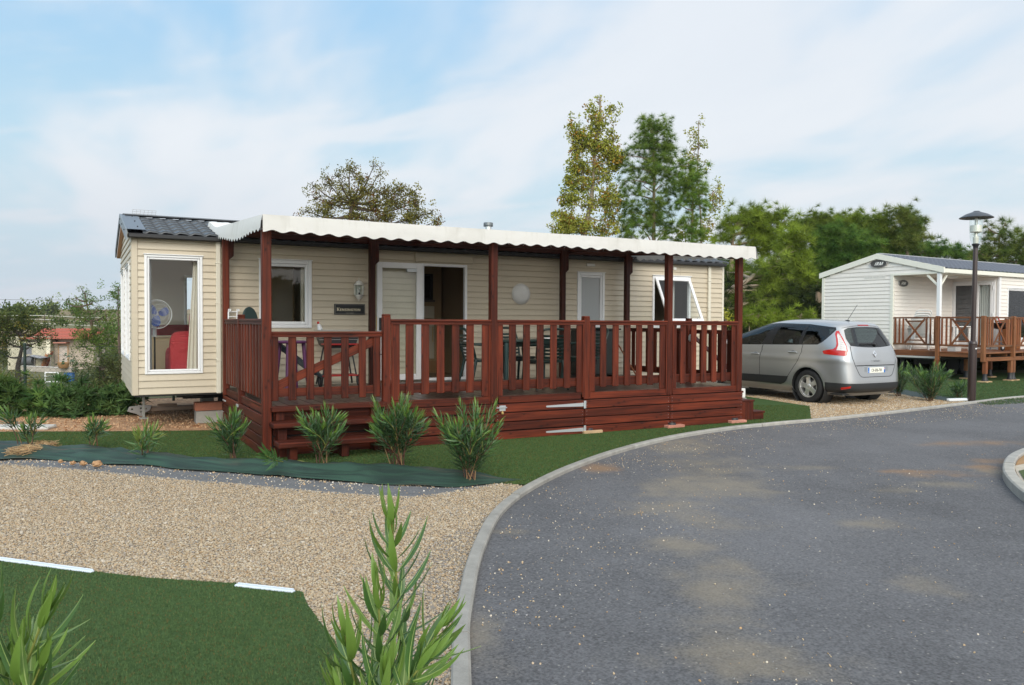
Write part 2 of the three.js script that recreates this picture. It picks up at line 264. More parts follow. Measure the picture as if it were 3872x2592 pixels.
// kerb stones
function kerbRun(parent, li, lo, n, y0, y1, mats, seed) {
  const R = rngOf(seed), per = Math.max(2, Math.round(li.length / n));
  for (let s = 0; s < li.length - 1; s += per) {
    const e = Math.min(s + per, li.length - 1), P = [], dy = (R() - 0.5) * 0.008, prof = (i) => { const a = li[i], b = lo[i]; return [[a[0], y0, -a[1]], [a[0], y1 - 0.012 + dy, -a[1]], [lerp(a[0], b[0], 0.14), y1 + dy, -lerp(a[1], b[1], 0.14)], [lerp(a[0], b[0], 0.9), y1 + dy, -lerp(a[1], b[1], 0.9)], [b[0], y1 - 0.01 + dy, -b[1]], [b[0], y0, -b[1]]]; };
    const gap = (i) => { const q = prof(i); if (i !== s && i !== e) return q; const o = i === s ? s + 1 : e - 1, r = prof(o); return q.map((a, k) => a.map((x, m) => lerp(x, r[k][m], 0.05))); };
    for (let i = s; i < e; i++) { const a = gap(i), b = gap(i + 1); for (let k = 0; k < 5; k++) P.push(a[k], b[k], b[k + 1], a[k], b[k + 1], a[k + 1]); }
    for (const i of [s, e]) { const a = gap(i); for (let k = 1; k < 5; k++) P.push(a[0], a[k], a[k + 1 > 5 ? 5 : k + 1]); }
    const g = new THREE.BufferGeometry(); g.setAttribute('position', new THREE.Float32BufferAttribute(P.flat(), 3)); g.computeVertexNormals();
    const uv = []; for (const q of P) uv.push(q[0] * 2, q[2] * 2 + q[1]); g.setAttribute('uv', new THREE.Float32BufferAttribute(uv, 2));
    part('kerb_stone', g, mats[Math.floor(R() * mats.length)], parent);
  }
}
{
  const k = new THREE.Group(); k.name = 'kerb'; k.userData.kind = 'structure'; k.userData.label = 'pale concrete kerb along the left edge of the curving road'; scene.add(k);
  kerbRun(k, kerbIn, kerbOut, kerbIn.length / 27, -0.08, 0.042, [CONCRETE, CONCRETE2, M([0.5, 0.48, 0.45], 0.85, { map: concrete })], 5);
}
// right island
{
  const inn = smoothLine([[9.5, 11.3], ...pxs(s2([[2420, 1022], [2342, 1042.5], [2306, 1060], [2293.5, 1085], [2296, 1100], [2312, 1122], [2342, 1149], [2420, 1200]])), [3.9, 4.6]], 0.12), out = offsetLine(inn, 0.11);
  const k = new THREE.Group(); k.name = 'island_kerb'; k.userData.kind = 'structure'; k.userData.label = 'rounded pale kerb of the island at the right edge'; scene.add(k);
  kerbRun(k, inn, out, inn.length / 14, -0.05, 0.1, [CONCRETE, M([0.52, 0.5, 0.46], 0.85, { map: concrete })], 6);
  structure('island_soil', sheetGeo([...out.map(([x, z]) => [x + 0.005, z]), [14, 4], [14, 12]], 0.07), M([0.42, 0.25, 0.12], 0.95, { map: concrete }), 'orange soil inside the right island kerb');
  structure('island_gravel', sheetGeo(pxs([[3835, 1790], [3872, 1782], [3990, 1770], [3990, 1930], [3872, 1862], [3846, 1820]]), 0.078), M([0.6, 0.53, 0.44], 0.95, { map: concrete }), 'pale stones beside the island soil');
  structure('island_turf', sheetGeo(pxs([[3853, 1812], [3880, 1806], [3990, 1790], [3990, 1920], [3872, 1845]]), 0.086), M([0.06, 0.09, 0.025], 0.95), 'corner of green turf on the island');
}
// surfaces
const stonePal = [[0.50, 0.38, 0.25], [0.56, 0.45, 0.32], [0.62, 0.53, 0.41], [0.44, 0.31, 0.19], [0.52, 0.35, 0.19], [0.68, 0.62, 0.53], [0.38, 0.30, 0.22], [0.33, 0.31, 0.3], [0.58, 0.47, 0.33]];
const gravelMap = tex(1024, 1024, (u, v) => {
  let best = 9, id = 0, sec = 9; const n = 88, x = u * n, y = v * n, xi = Math.floor(x), yi = Math.floor(y);
  for (let a = -1; a <= 1; a++) for (let b = -1; b <= 1; b++) { const cx = xi + a, cy = yi + b, mx = ((cx % n) + n) % n, my = ((cy % n) + n) % n, qx = cx + hash2(mx, my, 90), qy = cy + hash2(mx, my, 91), d = Math.hypot(x - qx, y - qy); if (d < best) { sec = best; best = d; id = hash2(mx, my, 92); } else if (d < sec) sec = d; }
  const c = stonePal[Math.floor(id * stonePal.length)], e = sm(0.0, 0.28, sec - best); return mix3([c[0] * 0.35, c[1] * 0.35, c[2] * 0.35], c, e);
}, { rx: 1 / 1.4, ry: 1 / 1.4 });
const gravelBump = tex(512, 512, (u, v) => { let b = 9; const n = 72, x = u * n, y = v * n, xi = Math.floor(x), yi = Math.floor(y); for (let a = -1; a <= 1; a++) for (let c = -1; c <= 1; c++) { const cx = xi + a, cy = yi + c, mx = ((cx % n) + n) % n, my = ((cy % n) + n) % n; b = Math.min(b, Math.hypot(x - cx - hash2(mx, my, 90), y - cy - hash2(mx, my, 91))); } return 1 - b; }, { srgb: false, rx: 1 / 1.4, ry: 1 / 1.4 });
const GRAVEL = M([0.8, 0.78, 0.74], 0.9, { map: gravelMap, bumpMap: gravelBump, bumpScale: 0.012 });
const turfMap = tex(512, 512, (u, v, i, j) => { const n = fbm(u * 30, v * 30, 3, 95, 30, 30), h = hash2(i, j, 96); return mix3([0.036, 0.07, 0.03], [0.09, 0.155, 0.065], 0.55 * n + 0.5 * h); }, { rx: 1 / 0.8, ry: 1 / 0.8 });
const TURF = M([1.1, 1.05, 0.95], 0.95, { specularIntensity: 0.15, map: turfMap, bumpMap: tex(256, 256, (u, v, i, j) => hash2(i, j, 97), { srgb: false, rx: 2.5, ry: 2.5 }), bumpScale: 0.006 });
const matTopPx = [[-160, 1676], [0, 1682], [43, 1684], [120, 1706], [192, 1707], [235, 1697], [333, 1694], [427, 1713], [512, 1726], [619, 1737], [768, 1757], [854, 1752], [999, 1758], [1037, 1768], [1173, 1770], [1378, 1772], [1446, 1774], [1549, 1780], [1699, 1797], [1850, 1813], [1976, 1818]];
const matLowPx = [[-160, 1752], [0, 1748], [85, 1744], [213, 1747], [341, 1759.5], [427, 1765], [555, 1768], [683, 1784], [854, 1794], [999, 1806], [1071, 1811], [1207, 1825], [1344, 1832], [1480, 1842], [1583, 1845], [1699, 1850], [1850, 1838], [1976, 1820]];
const gritLowPx = [[-160, 1755], [0, 1762], [128, 1771], [299, 1784], [512, 1805], [726, 1826], [900, 1838], [1105, 1859], [1275, 1873], [1488, 1886], [1554, 1888], [1653, 1877], [1819, 1847], [1901, 1832], [1976, 1819]];
const turfEdgePx = [[-300, 2080], [0, 2122], [162, 2150], [349, 2170], [568, 2195], [884, 2215], [1143, 2247], [1160, 2292], [1200, 2349], [1262, 2430], [1320, 2560], [1345, 2700]];
const kerbLeft = kerbOut.map(([x, z]) => [x + 0.01, z]);
const nearK = kerbLeft.filter(([, z]) => z < 7.75 && z > -2.4), farK = kerbLeft.filter(([x, z]) => z >= 7.6);
const lawnCorner = G(3067, 1584);
const lawnK = farK.filter(([x]) => x < lawnCorner[0]);
const lawnPoly = [...lawnK, lawnCorner, G(3062, 1539), G(2817, 1501), [2.6, 17.6], [-2.8, 14.6], ...pxs([[840, 1631], [497, 1635], [200, 1636], [0, 1637], [-500, 1642], [-500, 1700]]), ...pxs(matTopPx).map(([x, z]) => [x, z - 0.25])];
structure('lawn', sheetGeo(lawnPoly, 0.012), M([0.9, 0.88, 0.74], 0.95, { specularIntensity: 0.15, map: turfMap }), 'green artificial turf around the deck of the near home');
const gravelPoly = [...pxs(gritLowPx).slice(0, -1).map(([x, z]) => [x, z + 0.06]), ...nearK.slice().reverse(), [-9, -2.4], [-12, 4]];
structure('gravel_plot', sheetGeo(gravelPoly, 0.004), GRAVEL, 'tan gravel parking plot in front of the road kerb');
const turfPoly = [...pxs(turfEdgePx), [-1.2, 1], [-7, 1], [-7, 5]];
structure('turf_corner', sheetGeo(turfPoly, 0.014), TURF, 'artificial turf in the lower left corner');
const gritMap = tex(512, 512, (u, v, i, j) => { const h = hash2(i >> 1, j >> 1, 98), k = 0.155 + 0.13 * (h - 0.5) + 0.05 * (fbm(u * 9, v * 9, 3, 99, 9, 9) - 0.5); return h > 0.975 ? [0.4, 0.37, 0.33] : [k * 0.9, k * 0.9, k * 0.93]; }, { rx: 1.2, ry: 1.2 });
structure('grit_strip', sheetGeo([...pxs(matLowPx).map(([x, z]) => [x, z + 0.15]), ...pxs(gritLowPx).slice(0, -1).reverse()], 0.009), M([1, 1, 1], 0.9, { map: gritMap }), 'strip of dark grey grit between gravel and weed mat');
// drive and ground of the far home
const driveK = farK.filter(([x]) => x >= lawnCorner[0] && x < 10.2);
structure('drive_gravel', sheetGeo([lawnCorner, ...driveK, ...pxs([[3596, 1521], [3455, 1502], [3325, 1478]]), [9.4, 20.5], [9.6, 27], [0, 27], [2.4, 17.5], G(2817, 1501), G(3062, 1539)], 0.006), GRAVEL, 'pale gravel drive under the parked silver car');
const farLawnK = farK.filter(([x]) => x >= 9.2);
structure('far_lawn', sheetGeo([...farLawnK, [34, 22], [34, 45], [9.6, 45], [9.4, 20.5], ...pxs([[3325, 1470], [3455, 1494], [3596, 1515]])], 0.008), TURF, 'turf around the far white home');
structure('weed_strip', sheetGeo(pxs([[3250, 1455], [3325, 1462], [3440, 1478], [3560, 1500], [3677, 1512], [3677, 1517], [3596, 1520], [3455, 1503], [3325, 1480], [3220, 1470]]), 0.013), M([0.025, 0.045, 0.045], 0.85), 'dark weed mat under the bushes beside the car');
// orange soil under the near home
const soilMap = tex(512, 512, (u, v, i, j) => { const n = fbm(u * 14, v * 14, 4, 101, 14, 14), h = hash2(i >> 1, j >> 1, 102); return mix3([0.25, 0.115, 0.05], [0.55, 0.34, 0.19], sm(0.2, 0.8, n * 0.6 + h * 0.42)); }, { rx: 0.8, ry: 0.8 });
{
  const poly = [...pxs([[-500, 1641], [0, 1638], [200, 1637], [497, 1636], [840, 1632]]), [-1.6, 15.1], [2.6, 17.6], [0.5, 20], [-8.2, 15.6], [-9.6, 13.8]];
  structure('soil_strip', sheetGeo(poly, 0.018), M([1, 1, 1], 0.95, { map: soilMap }), 'orange stony soil below the raised near home');
}
// the green weed mat, draped over a soil ridge
{
  const R = rngOf(9), top = smoothLine(pxs(matTopPx), 0.06), low0 = smoothLine(pxs(matLowPx), 0.06), n = top.length, m = 10, P = [], UV = [], I = [];
  const low = top.map((_, i) => { const t = i / (n - 1) * (low0.length - 1), k = Math.min(low0.length - 2, Math.floor(t)); return [lerp(low0[k][0], low0[k + 1][0], t - k), lerp(low0[k][1], low0[k + 1][1], t - k)]; });
  for (let i = 0; i < n; i++) for (let j = 0; j <= m; j++) {
    const t = j / m, x = lerp(top[i][0], low[i][0], t), z = lerp(top[i][1], low[i][1], t), end = sm(0, 14, n - 1 - i);
    const ridge = (0.025 + 0.05 * Math.sin(Math.PI * Math.min(1, t * 1.05))) * end, wr = 0.09 * end * (fbm(i * 0.045 + t * 3, t * 4, 3, 110) - 0.45) + 0.045 * end * (1 - Math.abs(2 * vn(i * 0.11 + t * 1.5, t * 5 - i * 0.05, 111) - 1)) - 0.02 * end;
    P.push(x, 0.016 + Math.max(0, ridge + wr) * (0.25 + 0.75 * Math.sin(Math.PI * (0.08 + 0.9 * t))), -z); UV.push(i * 0.06, t * 0.7);
  }
  for (let i = 0; i < n - 1; i++) for (let j = 0; j < m; j++) { const a = i * (m + 1) + j; I.push(a, a + 1, a + m + 1, a + 1, a + m + 2, a + m + 1); }
  const g = new THREE.BufferGeometry(); g.setAttribute('position', new THREE.Float32BufferAttribute(P, 3)); g.setAttribute('uv', new THREE.Float32BufferAttribute(UV, 2)); g.setIndex(I); g.computeVertexNormals();
  const map = tex(512, 256, (u, v, i, j) => { const st = fbm(u * 6, v * 22, 4, 112, 6, 22), w = hash2(i, j, 113); let c = mix3([0.009, 0.024, 0.018], [0.026, 0.07, 0.045], sm(0.25, 0.75, st)); c = mix3(c, [0.045, 0.085, 0.06], 0.25 * w); const line = Math.abs(v - 0.45 - 0.05 * vn(u * 5, 0, 114, 5)); if (line < 0.012) c = mix3(c, [0.1, 0.07, 0.05], 0.6); const dirt = sm(0.62, 0.8, fbm(u * 4, v * 5, 4, 115, 4, 5)); return mix3(c, [0.1, 0.075, 0.05], dirt * 0.55); }, { rx: 1 / 3, ry: 1 / 0.7 });
  const o = part('weed_mat', g, M([1, 1, 1], 0.62, { map, bumpMap: tex(128, 128, (u, v, i, j) => ((i >> 1) + (j >> 1)) % 2, { srgb: false, rx: 8, ry: 8 }), bumpScale: 0.0006 }));
  tag(o, 'wrinkled dark green weed mat strip between turf and grit', 'weed mat');
}
// loose stones, blades and clods: each kind one mass
const stoneGeo = (() => { const g = new THREE.IcosahedronGeometry(1, 0), p = g.attributes.position; for (let i = 0; i < p.count; i++) { const k = 0.8 + 0.4 * hash2(Math.round(p.getX(i) * 99), Math.round(p.getY(i) * 99 + p.getZ(i) * 7), 3); p.setXYZ(i, p.getX(i) * k, p.getY(i) * k * 0.62, p.getZ(i) * k * 0.8); } g.computeVertexNormals(); return g; })();
function scatter(name, label, geo, mat, n, place, seed, parent = scene) {
  const R = rngOf(seed), im = new THREE.InstancedMesh(geo, mat, n), m = new THREE.Matrix4(), q = new THREE.Quaternion(), e = new THREE.Euler(), c = new THREE.Color(); let k = 0, tries = 0;
  while (k < n && tries++ < n * 12) { const o = place(R, k); if (!o) continue; e.set(...(o.r || [0, R() * 6.28, 0]), 'YXZ'); q.setFromEuler(e); m.compose(o.p, q, o.s.isVector3 ? o.s : V3(o.s, o.s, o.s)); im.setMatrixAt(k, m); if (o.c) { c.setRGB(...o.c); im.setColorAt(k, c); } k++; }
  im.count = k; im.name = numbered(name); im.castShadow = im.receiveShadow = true; parent.add(im); tag(im, label, null, null, 'stuff'); return im;
}
const vary = (c, R, a = 0.25) => { const k = 1 - a / 2 + a * R(); return [c[0] * k, c[1] * k, c[2] * k * (0.95 + 0.1 * R())]; };
const ysheet = 0.006;
scatter('gravel_stones', 'loose tan and cream stones of the gravel plot', stoneGeo, M([0.78, 0.76, 0.72], 0.9, { specularIntensity: 0.3 }), 98000, (R) => {
  const Z = 2.2 + 6.8 * Math.pow(R(), 1.25), X = -0.66 * Z - 0.3 + R() * (0.66 * Z + 1.1); if (!inside(gravelPoly, X, Z) || inside(turfPoly, X, Z)) return null;
  const s = 0.0052 + 0.0052 * R() * R() + (R() < 0.008 ? 0.007 : 0); const nearKerb = X > -0.75 + (Z > 5.2 ? (Z - 5.2) * 0.42 : 0) && R() < 0.34;
  return { p: V3(X, ysheet + s * 0.35, -Z), s: V3(s, s * (0.7 + 0.5 * R()), s * (0.8 + 0.6 * R())), r: [R() - 0.5, R() * 6.28, R() - 0.5], c: mix3(vary(nearKerb ? [0.2, 0.2, 0.215] : stonePal[Math.floor(R() * stonePal.length)], R), [0.58, 0.50, 0.405], 0.3) };
}, 21);
scatter('drive_stones', 'loose pale stones of the gravel drive by the car', stoneGeo, M([0.85, 0.82, 0.78], 0.9, { specularIntensity: 0.3 }), 14000, (R) => {
  const X = 4.6 + 5.8 * R(), Z = 12.6 + 7 * R(); if (!inside([lawnCorner, ...driveK, ...pxs([[3596, 1521], [3455, 1502], [3325, 1478]]), [9.4, 20.5], G(2817, 1501), G(3062, 1539)], X, Z)) return null; const s = 0.008 + 0.009 * R() * R();
  return { p: V3(X, 0.01, -Z), s, r: [R(), R() * 6, R()], c: vary(stonePal[Math.floor(R() * 6)], R) };
}, 22);
scatter('road_stones', 'loose pale stones strewn on the road near the kerb', stoneGeo, M([0.85, 0.82, 0.78], 0.9), 4600, (R) => {
  const band = R(); let X, Z;
  if (band < 0.78) { const p = kerbIn[Math.floor(R() * kerbIn.length * 0.62)]; X = p[0] + 0.06 + 1.7 * Math.pow(R(), 1.5); Z = p[1] - 0.2 * R(); } else if (band < 0.9) { Z = 3.2 + 12 * R(); X = R() * Z * 0.72; } else { X = 2 + 4 * R(); Z = 4 + 5 * R(); X += 0.6; }
  if (!inside(roadPoly, X, Z) || Z < 2.6) return null; if (vn(X * 1.6, Z * 1.6, 120) < 0.42 && R() < 0.8) return null;
  const s = 0.0028 + 0.006 * Math.pow(R(), 2.4); return { p: V3(X, s * 0.4, -Z), s: V3(s, s * 0.8, s * 1.1), r: [R(), R() * 6, R()], c: vary(R() < 0.25 ? [0.3, 0.3, 0.31] : stonePal[Math.floor(R() * 6)], R) };
}, 23);
scatter('grit_stones', 'pale pebbles on the grey grit strip', stoneGeo, M([1, 1, 1], 0.85), 900, (R) => {
  const t = R() * 16, k = Math.floor(t), a = G(...matLowPx[k]), b = G(...gritLowPx[Math.min(14, k)]), w = Math.pow(R(), 1.8), X = lerp(a[0], b[0], w) + (R() - 0.5) * 0.5, Z = lerp(a[1], b[1], w) + (R() - 0.5) * 0.12; if (R() < 0.4) return null; const s = 0.005 + 0.009 * R() * R();
  return { p: V3(X, 0.012, -Z), s, r: [R(), R() * 6, R()], c: vary(stonePal[Math.floor(R() * 9)], R) };
}, 24);
const bladeGeo = (() => { const P = []; const R = rngOf(4); for (let i = 0; i < 5; i++) { const a = R() * 6.28, w = 0.09, l = 0.5 + 0.5 * R(), dx = Math.cos(a) * 0.55 * R(), dz = Math.sin(a) * 0.55 * R(), ox = (R() - 0.5) * 0.9, oz = (R() - 0.5) * 0.9; P.push(ox - Math.sin(a) * w, 0, oz + Math.cos(a) * w, ox + Math.sin(a) * w, 0, oz - Math.cos(a) * w, ox + dx, l, oz + dz); } const g = new THREE.BufferGeometry(); g.setAttribute('position', new THREE.Float32BufferAttribute(P, 3)); g.computeVertexNormals(); return g; })();
const BLADE = M([1.15, 1.1, 1.0], 0.9, { specularIntensity: 0.2 });
const turfCol = (R) => { const t = R(); return t < 0.08 ? [0.16, 0.13, 0.055] : mix3([0.048, 0.092, 0.042], [0.115, 0.19, 0.08], R()); };
scatter('turf_blades', 'short blades of the turf in the lower left corner', bladeGeo, BLADE, 52000, (R) => { const Z = 2.6 + 2.8 * R(), X = -0.66 * Z - 0.2 + R() * (0.5 * Z + 0.7); if (!inside(turfPoly, X, Z)) return null; return { p: V3(X, 0.013, -Z), s: V3(0.013, 0.008 + 0.006 * R(), 0.013), c: turfCol(R) }; }, 31);
const lawnView = lawnPoly;
scatter('lawn_blades', 'short blades of the lawn around the deck', bladeGeo, BLADE, 80000, (R) => { const Z = 7.4 + 8 * R(), X = -0.68 * Z + R() * (0.68 * Z + 0.42 * Z); if (!inside(lawnView, X, Z)) return null; const dX = X - HX, dZ = Z - HZ, u = dX * CT + dZ * ST, v = -dX * ST + dZ * CT; if (u > 1.5 && u < 8.5 && v > -2.8) return null; return { p: V3(X, 0.011, -Z), s: V3(0.022, 0.010 + 0.008 * R(), 0.022), c: turfCol(R).map((q, i) => q * [0.86, 0.84, 0.7][i]) }; }, 32);
scatter('far_blades', 'short blades of the turf at the far home', bladeGeo, BLADE, 20000, (R) => { const X = 9.4 + 9 * R(), Z = 15.5 + 7 * R(); if (X / Z > 0.7 || X < 9.3 && Z < 18) return null; if (Z < 15.6 + (X - 9.4) * 0.5) return null; return { p: V3(X, 0.007, -Z), s: V3(0.032, 0.016 + 0.012 * R(), 0.032), c: turfCol(R).map((q) => q * 0.8) }; }, 33);
scatter('soil_clods', 'orange clods and chips on the soil below the near home', stoneGeo, M([1, 1, 1], 0.95), 5200, (R) => { const u = -4 + 6.5 * R(), v = -0.1 + 3.4 * R(), p = HW(u, 0, v); if (-p.z < 11.2) return null; const s = 0.008 + 0.022 * R() * R() * R(); if (inside(lawnPoly, p.x, -p.z)) return null; p.y = 0.02 + s * 0.3; return { p, s, r: [R(), R() * 6, R()], c: vary(mix3([0.27, 0.12, 0.05], [0.6, 0.4, 0.24], R()), R) }; }, 34);
// ---------- wall cladding ----------
// rows of profiled boards on a wall in the plane z = 0 facing +z, with openings [x0, x1, y0, y1]; top(x) may slope
function cladding(parent, mats, x0, x1, y0, y1, pitch, holes, xf, name = 'siding_board', topAt) {
  const n = Math.ceil((y1 - y0) / pitch);
  for (let r = 0; r < n; r++) {
    const yb = y0 + r * pitch, yt = Math.min(y1, yb + pitch);
    const cuts = [yb, yt]; for (const h of holes) for (const y of [h[2], h[3]]) if (y > yb + 0.002 && y < yt - 0.002) cuts.push(y);
    cuts.sort((a, b) => a - b);
    for (let c = 0; c < cuts.length - 1; c++) {
      const a = cuts[c], b = cuts[c + 1], mid = (a + b) / 2; let segs = [[x0, x1]];
      for (const h of holes) if (mid > h[2] && mid < h[3]) segs = segs.flatMap(([s, e]) => [[s, Math.min(e, h[0])], [Math.max(s, h[1]), e]].filter(([q, w]) => w - q > 0.004));
      if (topAt) segs = segs.map(([s, e]) => { const [l, rr] = topAt(b); return [Math.max(s, l), Math.min(e, rr)]; }).filter(([s, e]) => e - s > 0.01);
      const prof = (y) => { const t = (yb + pitch - y) / pitch; return t > 0.93 ? 0.017 : 0.001 + 0.0185 * t; };
      for (const [s, e] of segs) {
        const P = [], ys = [b, ...(yb + pitch * 0.08 > a && yb + pitch * 0.08 < b ? [yb + pitch * 0.08] : []), a], q = (x, y, z) => [x, y, z];
        for (let i = 0; i < ys.length - 1; i++) { const A = ys[i], B = ys[i + 1], za = prof(A), zb = prof(B); P.push(q(s, A, za), q(s, B, zb), q(e, B, zb), q(s, A, za), q(e, B, zb), q(e, A, za)); }
        if (c === 0) P.push(q(s, a, prof(a)), q(s, a, 0), q(e, a, 0), q(s, a, prof(a)), q(e, a, 0), q(e, a, prof(a)));
        for (const x of [s, e]) P.push(q(x, b, 0), q(x, a, 0), q(x, a, prof(a)), q(x, b, 0), q(x, a, prof(a)), q(x, b, prof(b)));
        const g = new THREE.BufferGeometry(); g.setAttribute('position', new THREE.Float32BufferAttribute(P.flat(), 3)); g.computeVertexNormals();
        g.setAttribute('uv', new THREE.Float32BufferAttribute(P.flatMap((p) => [p[0] + r * 0.37, p[1] + r * 0.9]), 2)); if (xf) g.applyMatrix4(xf);
        part(name, g, mats[(r * 7 + (r >> 2)) % mats.length], parent);
      }
    }
  }
}
function panelWithHoles(x0, x1, y0, y1, z0, z1, holes) {
  const xs = [...new Set([x0, x1, ...holes.flatMap((h) => [h[0], h[1]])])].filter((x) => x >= x0 && x <= x1).sort((a, b) => a - b), ys = [...new Set([y0, y1, ...holes.flatMap((h) => [h[2], h[3]])])].filter((y) => y >= y0 && y <= y1).sort((a, b) => a - b), gs = [];
  for (let j = 0; j < ys.length - 1; j++) { let s = null; for (let i = 0; i < xs.length; i++) { const solid = i < xs.length - 1 && !holes.some((h) => (xs[i] + xs[i + 1]) / 2 > h[0] && (xs[i] + xs[i + 1]) / 2 < h[1] && (ys[j] + ys[j + 1]) / 2 > h[2] && (ys[j] + ys[j + 1]) / 2 < h[3]); if (solid && s === null) s = xs[i]; if (!solid && s !== null) { gs.push(new THREE.BoxGeometry(xs[i] - s, ys[j + 1] - ys[j], z1 - z0).translate((s + xs[i]) / 2, (ys[j] + ys[j + 1]) / 2, (z0 + z1) / 2)); s = null; } } }
  return gs;
}
// window: outer frame, inner sash, pane; facing +z at z = 0
function frameRing(x0, x1, y0, y1, w, z0, z1, c = 0.006) { return [bx(x0, x0 + w, y0, y1, z0, z1, c), bx(x1 - w, x1, y0, y1, z0, z1, c), bx(x0 + w, x1 - w, y1 - w, y1, z0, z1 - 0.002, c), bx(x0 + w, x1 - w, y0, y0 + w, z0, z1 - 0.002, c)]; }
function windowAt(parent, x0, x1, y0, y1, w, xf, glass = GLASS, cap = true) {
  const put = (g) => { const m = merge(g); if (xf) m.applyMatrix4(xf); return m; };
  const f = part('window', put(frameRing(x0, x1, y0, y1, w * 0.55, -0.03, 0.03)), WHITE, parent);
  part('sash', put(frameRing(x0 + w * 0.55 + 0.002, x1 - w * 0.55 - 0.002, y0 + w * 0.55 + 0.002, y1 - w * 0.55 - 0.002, w * 0.45, -0.025, 0.018, 0.008)), WHITE, f);
  part('pane', put([new THREE.PlaneGeometry(x1 - x0 - 2 * w + 0.01, y1 - y0 - 2 * w + 0.01).translate((x0 + x1) / 2, (y0 + y1) / 2, -0.004)]), glass, f);
  if (cap) part('sill', put([bx(x0 - 0.012, x1 + 0.012, y1, y1 + 0.014, -0.005, 0.045, 0.004)]), WHITE, f);
  return f;
}
// ---------- the near home ----------
const HOME = homeThing('mobile_home', 'long cream clad mobile home with a dark tiled roof behind the red timber deck', 'mobile home', 0, 0, 0);
const YB = 0.527, YT = 2.77, HL = 11.15, HD = 3.66;
const wins = { bay: [0.153, 0.937, 0.82, 2.545], mid: [1.746, 2.55, 1.49, 2.543], nar: [7.522, 8.139, 1.475, 2.538], bed: [9.288, 10.26, 1.496, 2.535] };
const door = [4.404, 5.25, 0.6, 2.583];
const cut = (h) => [h[0] + 0.01, h[1] - 0.01, h[2] + 0.01, h[3] - 0.01];
const holes = [...Object.values(wins).map(cut), cut(door)];
cladding(HOME, [CREAM, CREAM2, CREAM], 0.07, 10.0, YB, YT, 0.0997, holes, null);
// right end seam: the cladding is laid in two lengths
cladding(HOME, [CREAM2, CREAM], 10.003, HL - 0.04, YB, YT, 0.0997, holes, null);
part('wall_lining', panelWithHoles(0, HL, YB, YT + 0.05, -0.06, -0.001, holes), M([0.62, 0.55, 0.45], 0.8), HOME);
// end walls and back
const leftEnd = new THREE.Matrix4().makeRotationY(-Math.PI / 2);                       // local x -> along z (towards the viewer), facing -u
const endHoles = [[-3.2, -2.15, 1.0, 2.45], [-1.65, -0.5, 1.0, 2.45]];
const lm = (m) => m;
{
  const gable = (y) => { if (y <= 2.83) return [-9, 9]; const k = (3.27 - y) / 0.44 * 1.95; return [-HD / 2 - k, -HD / 2 + k]; };
  cladding(HOME, [CREAM, CREAM2], -HD + 0.04, -0.07, YB, 3.24, 0.0997, endHoles.map(cut), leftEnd, 'end_board', gable);
  const put = (gs) => merge(gs).applyMatrix4(leftEnd);
  part('end_lining', put(panelWithHoles(-HD, 0, YB, YT + 0.05, -0.06, -0.001, endHoles.map(cut))), M([0.62, 0.55, 0.45], 0.8), HOME);
  for (const h of endHoles) windowAt(HOME, ...h, 0.06, leftEnd);
  const tri = new THREE.Shape([new THREE.Vector2(-HD, 2.8), new THREE.Vector2(0, 2.8), new THREE.Vector2(-HD / 2, 3.24)]);
  part('gable_panel', [new THREE.ExtrudeGeometry(tri, { depth: 0.03, bevelEnabled: false }).translate(0, 0, -0.05).applyMatrix4(leftEnd), new THREE.ExtrudeGeometry(tri, { depth: 0.03, bevelEnabled: false }).applyMatrix4(leftEnd).translate(HL, 0, 0)], CREAM2, HOME);
  part('right_end_wall', bx(HL - 0.03, HL + 0.0, YB, YT + 0.05, -HD + 0.001, -0.062), CREAM2, HOME);
  const backHoles = [[1.06, 2.3, 1.15, 2.46], [3.4, 4.2, 1.3, 2.4]];
  part('back_wall', panelWithHoles(0, HL, YB, YT + 0.05, -HD, -HD + 0.05, backHoles), M([0.62, 0.55, 0.45], 0.8), HOME);
  part('back_window', frameRing(1.06, 2.3, 1.15, 2.46, 0.05, -HD - 0.01, -HD + 0.06), WHITE, HOME);
}
// corner posts, downpipes
part('corner_trim', [bx(-0.012, 0.068, YB - 0.005, YT + 0.01, -0.04, 0.02), bx(-0.018, 0.0, YB - 0.005, YT + 0.01, -0.075, -0.041)], CREAM, HOME);
part('corner_trim', [bx(HL - 0.038, HL + 0.012, YB - 0.005, YT, -0.05, 0.02)], CREAM_TRIM, HOME);
for (const [a, b] of [[1.122, 1.186], [10.705, 10.775]]) {
  const d = part('downpipe', [bx(a, b, YB - 0.01, YT + 0.0, 0.0145, 0.062, 0.008)], CREAM_TRIM, HOME);
  part('pipe_clip', [1.0, 1.85, 2.45].map((y) => bx(a - 0.008, b + 0.008, y, y + 0.014, 0.016, 0.068, 0.003)), CREAM_TRIM, d);
}
part('underfloor', bx(0.02, HL - 0.02, YB - 0.03, YB + 0.01, -HD + 0.02, -0.01), DARK, HOME);
part('floor', bx(0.03, HL - 0.03, YB + 0.012, YB + 0.075, -HD + 0.051, -0.062), M([0.23, 0.17, 0.11], 0.6), HOME);
part('ceiling', bx(0.0, HL, 2.74, 2.765, -HD + 0.051, -0.062), M([0.72, 0.71, 0.68], 0.9), HOME);
part('partition', [bx(2.62, 2.66, YB + 0.08, 2.738, -HD + 0.06, -1.6), bx(5.6, 5.64, YB + 0.08, 2.738, -HD + 0.06, -0.064), bx(8.7, 8.74, YB + 0.08, 2.738, -HD + 0.06, -0.064)], M([0.28, 0.2, 0.12], 0.7), HOME);
